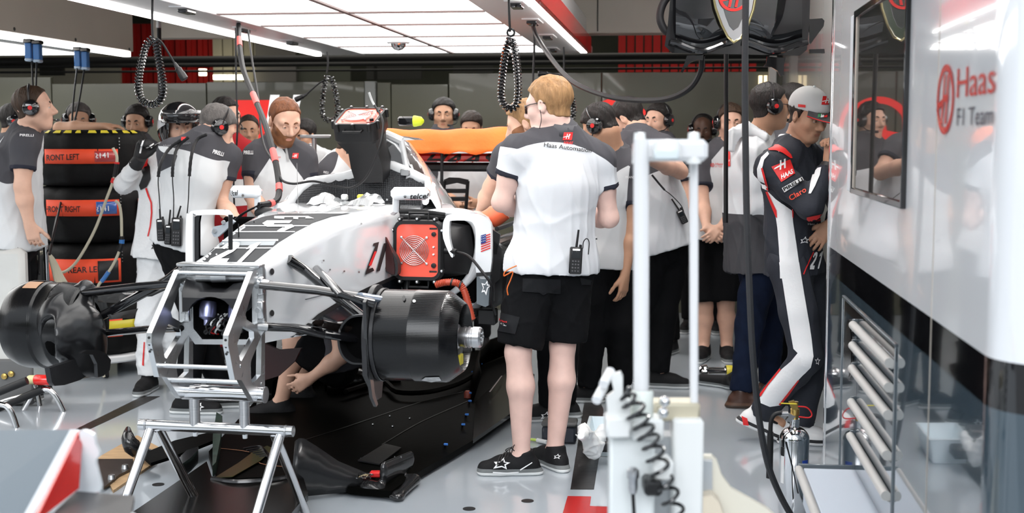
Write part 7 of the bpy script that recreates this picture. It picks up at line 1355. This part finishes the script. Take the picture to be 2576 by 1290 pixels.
# blond mechanic
write('back_lettering', 'Haas Automation', (1368, 369), (1487, 384), 11, on('centre'), M_inkb, PK('centre'), bold=.012, off=.004)
hbadge('centre', (1428, 346), 13); write('badge_lettering', 'HAAS', (1417, 362), (1441, 363), 7, on('centre'), M_redflat, PK('centre'), bold=.04, shear=.3, off=.005)
write('sleeve_lettering', 'RED', (1266, 390), (1281, 387), 6, on('centre'), M_inkw, PK('centre'), off=.004)
cs2 = on('centre', 'legs'); M_seam2 = mat('shorts_seam', (.009, .0095, .011), .85, spec=.15)
patch('pocket_flap', [(1316, 700), (1410, 702), (1410, 738), (1376, 737), (1366, 742), (1356, 736), (1315, 733)], cs2, M_seam2, PK('centre'), .006); patch('pocket_flap', [(1458, 698), (1492, 706), (1493, 716), (1462, 716)], cs2, M_seam2, PK('centre'), .006); patch('cargo_pocket', [(1246, 782), (1308, 798), (1296, 840), (1240, 830)], cs2, M_seam2, PK('centre'), .006)
mark('shorts_emblem', [RING[0], RING[1]], (1255, 803), 5.5, cs2, M_redflat, PK('centre'), off=.009); write('shorts_lettering', 'Haas', (1262, 809), (1277, 813), 5.5, cs2, M_redflat, PK('centre'), off=.009); write('shorts_lettering', 'F1 Team', (1262, 816), (1276, 820), 3.6, cs2, M_inkw, PK('centre'), off=.009)
glasses('centre'); d = PEOPLE['centre']; hl = d['hl']; MB().tube([hl(-.088, 0, -.02), hl(-.086, .0, -.06), hl(-.075, .02, -.10), hl(-.06, .03, -.14)], .0016, 5, sm=5).build('earpiece_lead', M_rubber, d['body'])
radio('centre', (1448, 655), 32, 68, 5.70, 'black radio clipped at the back of the blond mechanic\'s shorts', (.1, 44), -3); MB().tube([at(x, y, 5.69) for x, y in ((1466, 625), (1468, 608), (1476, 600), (1482, 610), (1480, 640))], .0025, 6, sm=6).build('radio_lead', M_rubber, d['body'])
t = thing('orange_strap', 'orange key strap hanging at the blond mechanic\'s waist', 'strap', at(1285, 690, 5.72)); MB().tube([at(x, y, 5.70) for x, y in ((1300, 668), (1282, 676), (1270, 684), (1268, 694), (1276, 690), (1290, 684), (1284, 705), (1276, 725), (1278, 742))], .006, 7, sm=6, flat=.5).build('webbing', mat('orange_webbing', (.62, .13, .02), .6), t)
tg = MB().tube([at(x, y, 6.5) for x, y in ((1268, 528), (1240, 545), (1205, 552))], [.05, .055, .03], 14, sm=5).build('orange_sleeve', mat('orange_rubber_sleeve', (.75, .13, .05), .45)); tag(tg, 'orange rubber sleeve under the arm of the reaching mechanic', 'sleeve')
# driver
D = 'driver'; ds = on(D, 'shirt', 'legs'); dp = PK(D); c2 = lambda L: [(1840 + x / 2.58, 200 + y / 2.58) for x, y in L]; c3 = lambda L: [(1840 + x / 2.58, 660 + y / 2.58) for x, y in L]
M_wst = mat('white_suit_panel', (.80, .81, .82), .8, bump=.2, bs=70)
patch('white_panel', c2([(235, 468), (195, 505), (168, 580), (172, 640), (190, 700), (240, 722), (222, 660), (196, 590), (215, 520), (245, 485)]), ds, M_wst, dp, .004); patch('white_panel', c2([(238, 725), (290, 775), (340, 812), (392, 850), (400, 930), (412, 1010), (428, 1120), (450, 1290), (318, 1290), (310, 1100), (300, 960), (285, 860), (258, 790)]), ds, M_wst, dp, .004)
patch('white_stripe', c3([(310, 0), (335, 130), (350, 230), (380, 420), (405, 560), (432, 588), (390, 640), (330, 692), (270, 760), (228, 815), (185, 880), (192, 912), (250, 935), (312, 925), (370, 855), (440, 755), (515, 680), (532, 610), (520, 500), (505, 400), (470, 200), (438, 0)]), ds, M_wst, dp, .004)
for q in (c2([(194, 575), (205, 572), (240, 690), (244, 722), (232, 716)]), c2([(226, 730), (238, 726), (296, 850), (300, 900), (290, 890)]), c2([(393, 838), (402, 840), (400, 900), (394, 890)]), c3([(318, 688), (326, 696), (240, 800), (196, 868), (182, 874), (190, 850)]), c3([(432, 760), (440, 762), (372, 858), (318, 922), (304, 920)]), c2([(525, 1118), (532, 1120), (500, 1190), (470, 1265), (462, 1262)])): patch('red_piping', q, ds, M_redflat, dp, .006, 6)
patch('red_epaulette', c2([(238, 452), (262, 424), (305, 424), (350, 450), (385, 488), (395, 512), (380, 512), (330, 478), (285, 462), (245, 462)]), ds, M_redflat, dp, .005); mark('epaulette_star', star_outline(), c2([(300, 448)])[0], 12, ds, M_inkw, dp, rot=-20)
patch('sleeve_badge', c2([(260, 566), (378, 520), (412, 612), (325, 666)]), ds, M_redflat, dp, .005); mark('sleeve_letter', [HWHITE], c2([(332, 565)])[0], 19, ds, M_inkw, dp, rot=18, off=.008); write('sleeve_lettering', 'HAAS', c2([(328, 648)])[0], c2([(404, 610)])[0], 11, ds, M_inkw, dp, bold=.04, shear=.3, off=.008)
patch('sleeve_strip', c2([(328, 704), (455, 634), (466, 656), (345, 732)]), ds, M_inkw, dp, .005); write('sleeve_lettering', 'PIRELLI', c2([(345, 722)])[0], c2([(462, 660)])[0], 8.5, ds, M_inkb, dp, bold=.05, off=.008)
write('sleeve_lettering', 'Claro', c2([(388, 785)])[0], c2([(488, 728)])[0], 14, ds, mat('orange_red_print', (.75, .06, .02), .5), dp, bold=.02, off=.007)
patch('forearm_stripe', c2([(500, 742), (512, 680), (540, 580), (585, 570), (575, 620), (545, 690), (515, 742)]), ds, M_wst, dp, .005); patch('chest_badge', c2([(490, 892), (585, 872), (585, 918), (490, 922)]), ds, M_redflat, dp, .005); write('chest_lettering', 'Haas A', c2([(492, 944)])[0], c2([(560, 942)])[0], 5, ds, M_inkw, dp, off=.007)
mark('hip_star', star_outline(), c2([(474, 1042)])[0], 12, ds, M_inkw, dp, rot=10); mark('knee_star', star_outline(), c3([(556, 640)])[0], 9, ds, M_inkw, dp, rot=80)
for sh_, x, y, w in ((N2, 505, 1232, 15), (N1, 545, 1228, 13)): p = c2([(x, y)])[0]; V, F = shape2d(sh_); lay_px('suit_number', V, F, lambda a, b: (p[0] + a * w + b * 10, p[1] - b * 44), ds, M_inkw, dp, .007, 6)
d = PEOPLE[D]; hl, AX, HS = d['hl'], d['AX'], d['HS']
def capx(F, X, Y, Z): zz = (X - d['J']['head'][0]) * AX[2][0] + (Y - d['J']['head'][1]) * AX[2][1] + (Z - d['J']['head'][2]) * AX[2][2]; yy = (X - d['J']['head'][0]) * AX[1][0] + (Y - d['J']['head'][1]) * AX[1][1] + (Z - d['J']['head'][2]) * AX[1][2]; return np.maximum(F, .034 + .10 * yy - zz)
V, Q = grow([ell(hl(0, -.012, .045), A([.090, .112, .098]) * HS, AX)], .006, 0, extra=capx); cap = newmesh('cap', V, Q, mat('pale_grey_cap_cloth', (.55, .55, .54), .85, bump=.15, bs=400), dp, True, 50)
rg = []
for t in np.linspace(-1, 1, 13): a = t * 1.05; x = math.sin(a) * .080; y = .012 + math.cos(a) * .094; L = .088 * (1 - abs(t) ** 3); rg.append([hl(x, y, .046), hl(x * .96, y + L, .030 - .25 * x * x * 10), hl(x * .96, y + L, .025 - .25 * x * x * 10), hl(x, y, .040)])
bm_ = MB().loft(rg).build('cap_peak', mat('charcoal_peak_cloth', (.05, .05, .052), .8), cap, True, 40); MB().tube([r[1] for r in rg], .0025, 6).build('peak_edge', M_redflat, bm_); MB().sphere(hl(0, -.012, .143), .007, 8, 6).build('cap_button', M_offwhite, cap)
hbadge(D, (2080, 256), 14, cap, [cap]); patch('cap_label', c2([(434, 160), (482, 165), (482, 182), (434, 178)]), [cap], M_redflat, cap, .003)
for k, (x0, x1, m) in enumerate(((558, 578, mat('flag_green', (.02, .16, .06), .5)), (578, 598, M_inkw), (598, 620, M_redflat))): patch('peak_flag', c2([(x0 + 6, 222), (x1 + 6, 222), (x1, 246), (x0, 248)]), [bm_], m, bm_, .003, 6)
MB().tube([at(x, y, 6.12) for x, y in ((2052, 428), (2068, 415), (2090, 420))], .0, 6); cu = MB().tube([lerp(d['J']['elR'], d['J']['wrR'], t) for t in (.82, .97)], [.042, .038], 14).build('cuff', M_inkb, dp)
nkc = MB(); J = d['J']; nkc.tube([J['neck'] + (d['fw'] * math.cos(a) + d['rr'] * math.sin(a)) * .066 + UZ * .055 for a in np.linspace(0, 2 * math.pi, 17)[:-1]], .014, 8, closed=True); nkc.build('white_undershirt_collar', M_wst, dp)
for q in ('shoeR', 'shoeL'):
    if q in d: patch('boot_strap', [(1915, 1040), (1960, 1058), (1955, 1068), (1912, 1052)], [d[q]], M_inkb, d[q], .004); patch('boot_heel', [(1866, 1046), (1880, 1052), (1884, 1070), (1870, 1068)], [d[q]], M_redflat, d[q], .004)
# helmeted crewman
H = 'helmet'; d = PEOPLE[H]; hl, AX, HS, J = d['hl'], d['AX'], d['HS'], d['J']
def hx_(F, X, Y, Z):
    p = [X - J['head'][0], Y - J['head'][1], Z - J['head'][2]]; f_ = lambda a: p[0] * a[0] + p[1] * a[1] + p[2] * a[2]; x, y, z = f_(AX[0]), f_(AX[1]), f_(AX[2])
    hole = np.maximum(np.maximum(np.maximum(-(y - .02), np.abs(x) - .078), z - .040), -.085 - z); return np.maximum(F, -hole)
V, Q = grow([ell(hl(0, -.01, .03), A([.128, .150, .130]) * HS, AX, .03), cone(hl(0, -.02, -.04), hl(0, -.01, -.10), .118, .10, .04)], .007, 0, extra=hx_, cuts=[(hl(0, 0, -.13), -AX[2])])
lv_ = (V - J['head']) @ A(AX).T; he = newmesh('helmet', V, Q, mat('black_silver_helmet', (.008, .008, .009), .07, coat=1., zones=(('white', (.62, .63, .65)), ('red', (.5, .03, .02)))), d['body'], True, 60, attrs={'white': np.minimum(.05 - np.abs(lv_[:, 2] - .02 - .4 * lv_[:, 1]) * 1.6, -.035 - lv_[:, 0] * 0 - np.abs(lv_[:, 1] - .03) + .085), 'red': np.minimum(.02 - np.abs(lv_[:, 2] + .01), -.07 - lv_[:, 1])})
rg = []
for t in np.linspace(-1, 1, 13): a = t * 1.15; x = math.sin(a) * .132; y = .0 + math.cos(a) * .135; L = .055 * (1 - abs(t) ** 3) + .01; rg.append([hl(x, y, .062), hl(x, y + L, .040), hl(x, y + L, .034), hl(x, y, .046)])
MB().loft(rg).build('helmet_peak', M_black, he, True, 40); MB().loft([[hl(math.sin(a) * .134, -.01 + math.cos(a) * .152, z) for a in np.linspace(-1.1, 1.1, 15)] for z in (.055, .085, .11)], closed=False).build('raised_visor', mat('smoked_visor', (.02, .02, .022), .03, coat=1.), he, True, 180, solid=.004)
for q in ('R', 'L'): V, Q = grow(d['HP'][q], .0065, .0055); gl = newmesh('glove', V, Q, mat('black_glove_cloth', (.006, .006, .007), .65, bump=.2, bs=200), d['body'], True, 180); d['glove' + q] = gl
MB().tube([lerp(J['elR'], J['wrR'], .78), lerp(J['elR'], J['wrR'], 1.12)], [.043, .036], 12).build('glove_cuff', MATS['black_glove_cloth'], d['glove' + 'R'])
for P in (((352, 385), (356, 366), (362, 350)), ((368, 372), (378, 366), (388, 360))): patch('glove_stripe', [(x - 2, y) for x, y in P] + [(x + 2, y + 1) for x, y in P[::-1]], [d['gloveR']], M_inkw, d['gloveR'], .003, 5)
hs_ = on(H, 'shirt', 'legs'); patch('suit_piping', [(370, 472), (376, 490), (383, 510), (384, 535), (380, 570), (374, 595), (371, 594), (377, 568), (380, 535), (379, 511), (372, 492), (366, 474)], hs_, M_redflat, d['body'], .005, 7); mark('hip_star', star_outline(), (392, 618), 13, hs_, M_inkb, d['body'], rot=5); patch('leg_piping', [(362, 860), (365, 860), (362, 920), (358, 918)], hs_, M_redflat, d['body'], .005, 7)
patch('underarm_panel', [(352, 405), (366, 398), (378, 420), (380, 450), (370, 470), (355, 478), (350, 465), (360, 440)], hs_, M_inkb, d['body'], .006); patch('sleeve_badge', [(352, 396), (362, 388), (374, 400), (372, 418), (356, 424)], hs_, M_redflat, d['body'], .008); mark('chest_emblem', [RING[0], RING[1]], (401, 402), 6, hs_, M_redflat, d['body'])
# radio mechanic
R = 'radio_back'; pirelli(R, (534, 385), (560, 393), 10); write('back_lettering', 'Haas Automation', (412, 370), (480, 362), 6, on(R), mat('faded_print', (.25, .25, .26), .6), PK(R), off=.004); mark('badge', [HBOX], (462, 352), 7, on(R), M_redflat, PK(R))
radio(R, (405, 578), 19, 56, 6.98, 'narrow black radio on the left hip of the radio mechanic', (0, 25), 2, 'radios on one belt'); radio(R, (424, 590), 17, 50, 6.97, 'middle radio of three on the mechanic\'s belt', (.1, 38), -4, 'radios on one belt'); radio(R, (445, 583), 26, 72, 6.95, 'largest radio of three on the mechanic\'s belt, with keypad', (.3, 30), -3, 'radios on one belt')
for P in (((455, 352), (425, 375), (405, 410), (398, 450), (401, 500), (404, 548)), ((474, 345), (447, 370), (436, 410), (434, 450), (437, 500), (436, 552)), ((520, 338), (495, 352), (482, 390), (476, 450), (474, 500), (470, 545))):
    S = smoothpts([at(x, y, 6.90 if y > 380 else 6.99) for x, y in P], 8); n = len(S); mb = MB(); mb.tube(S[:n * 3 // 5], [.008 + .0015 * (k % 2) for k in range(n * 3 // 5)], 7); mb.tube(S[n * 3 // 5 - 1:], .003, 6); mb.build('coiled_lead', M_rubber, PK(R))
# bearded man
B_ = 'beard'; pirelli(B_, (614, 388), (637, 388), 9); hbadge(B_, (743, 394), 9); write('chest_lettering', 'Haas', (690, 396), (706, 397), 5, on(B_), M_redflat, PK(B_), off=.004); patch('button_placket', [(717, 372), (722, 372), (728, 405), (722, 406)], on(B_), mat('placket_grey', (.34, .34, .34), .8), PK(B_), .004)  # placket is a flat grey strip laid on the shirt
PEOPLE[B_]['collar'].data.materials[0] = mat('dark_red_collar_cloth', (.22, .012, .015), .8)
pirelli('tyre_hand', (50, 343), (84, 344), 6); write('sleeve_lettering', 'BRANDED', (1574, 448), (1606, 448), 6, on('headset_back'), M_inkw, PK('headset_back'), off=.004)
radio('headset_back', (1500, 615), 20, 46, 7.27, 'black radio on the belt of the mechanic with hanging arm', (.1, 26), 18); radio('bending', (1716, 545), 18, 36, 7.74, 'small black radio at the hip of the bending mechanic', (-.3, 34), 25)
MB().tube([at(x, y, 7.55) for x, y in ((1640, 440), (1658, 462), (1672, 478))], .012, 7, flat=.5).build('shoulder_strap', M_rubber, PK('bending')); MB().tube([at(x, y, 7.55) for x, y in ((1672, 478), (1690, 492), (1712, 515), (1720, 532))], .003, 6, sm=5).build('radio_lead', M_rubber, PK('bending'))
mark('chest_emblem', [RING[0], RING[1]], (1792, 415), 5, on('clasped'), M_redflat, PK('clasped')); mark('chest_letter', [HMARK], (1792, 415), 4.6, on('clasped'), M_redflat, PK('clasped')); write('chest_lettering', 'Haas', (1800, 415), (1818, 415), 6, on('clasped'), M_redflat, PK('clasped'), off=.004); write('chest_lettering', 'F1 Team', (1800, 421), (1818, 421), 3.5, on('clasped'), M_redflat, PK('clasped'), off=.004)
glasses('jacket'); patch('jacket_badge', [(1829, 384), (1838, 378), (1838, 418), (1829, 418)], on('jacket'), M_redflat, PK('jacket'), .005); d = PEOPLE['jacket']
V, Q = grow([cone(at(1845, 335, 7.30), at(1880, 322, 7.38), .035, .045, .04), cone(at(1845, 340, 7.28), at(1838, 375, 7.26), .035, .018, .03), cone(at(1880, 325, 7.25), at(1925, 345, 7.2), .04, .03, .04)], .008); V = creases(V, Q, .01, 3); newmesh('hood', V, Q, mat('white_hood_cloth', (.66, .68, .70), .8), d['body'], True, 180)
write('chest_lettering', 'ana', (563, 444), (592, 444), 16, on('red_shirt'), M_inkw, PK('red_shirt'), bold=.01, off=.004)
for P in (((1152, 395), (1150, 408), (1165, 420), (1180, 424), (1192, 400)),): MB().tube([at(x, y, 9.08) for x, y in P], .006, 6, sm=4).build('lanyard', mat('red_lanyard', (.35, .05, .03), .6), PK('seated'))
hbadge('seated', (1196, 418), 8); mark('chest_emblem', [RING[0], RING[1]], (1143, 410), 5, on('seated'), M_redflat, PK('seated')); write('sleeve_lettering', 'PIRELLI', (814, 436), (826, 437), 6, on('stooping'), M_inkw, PK('stooping'), off=.004); mark('chest_emblem', [RING[0], RING[1]], (863, 452), 5, on('stooping'), M_redflat, PK('stooping'))
# shoe emblems
for k, q, c, s_, r_, sx_ in (('centre', 'shoeL', (1262, 1166), 20, 4, 1.1), ('centre', 'shoeR', (1402, 1148), 9, 5, 1.), ('radio_back', 'shoeR', (500, 1022), 14, -10, 1.), ('crouching', 'shoeL', (684, 985), 14, -20, 1.), ('reaching', 'shoeL', (1373, 1045), 14, 4, 1.)):
    o = PEOPLE[k].get(q)
    if o: mark('shoe_star', star_outline(), c, s_, [o], M_inkw, o, rot=r_, sx=sx_, off=.003, step=5)
o = PEOPLE['centre']['shoeL']; patch('shoe_line', [(1240, 1186), (1275, 1188), (1305, 1186), (1305, 1188), (1275, 1191), (1240, 1189)], [o], M_inkw, o, .003, 5); patch('shoe_line', [(1308, 1180), (1338, 1162), (1339, 1164), (1309, 1183)], [o], M_inkw, o, .003, 5)
mb = MB()
for k in range(5): a = at(1256 + k * 9, 1160 - k * 5, 5.80); mb.tube([a + A([-.01, -.05, -.005 + k * .004]), a + A([.0, -.02, .022 + k * .004]), a + A([.01, .03, .02 + k * .004])], .0025, 5, sm=3)
mb.tube([at(1294, 1134, 5.76), at(1284, 1126, 5.75), at(1272, 1132, 5.75), at(1280, 1140, 5.75)], .0025, 5, sm=4); lo_ = mb.build('laces', M_rubber, o); lo_['kind'] = 'stuff'
print('SCRIPT', round(time.time() - T0, 1))
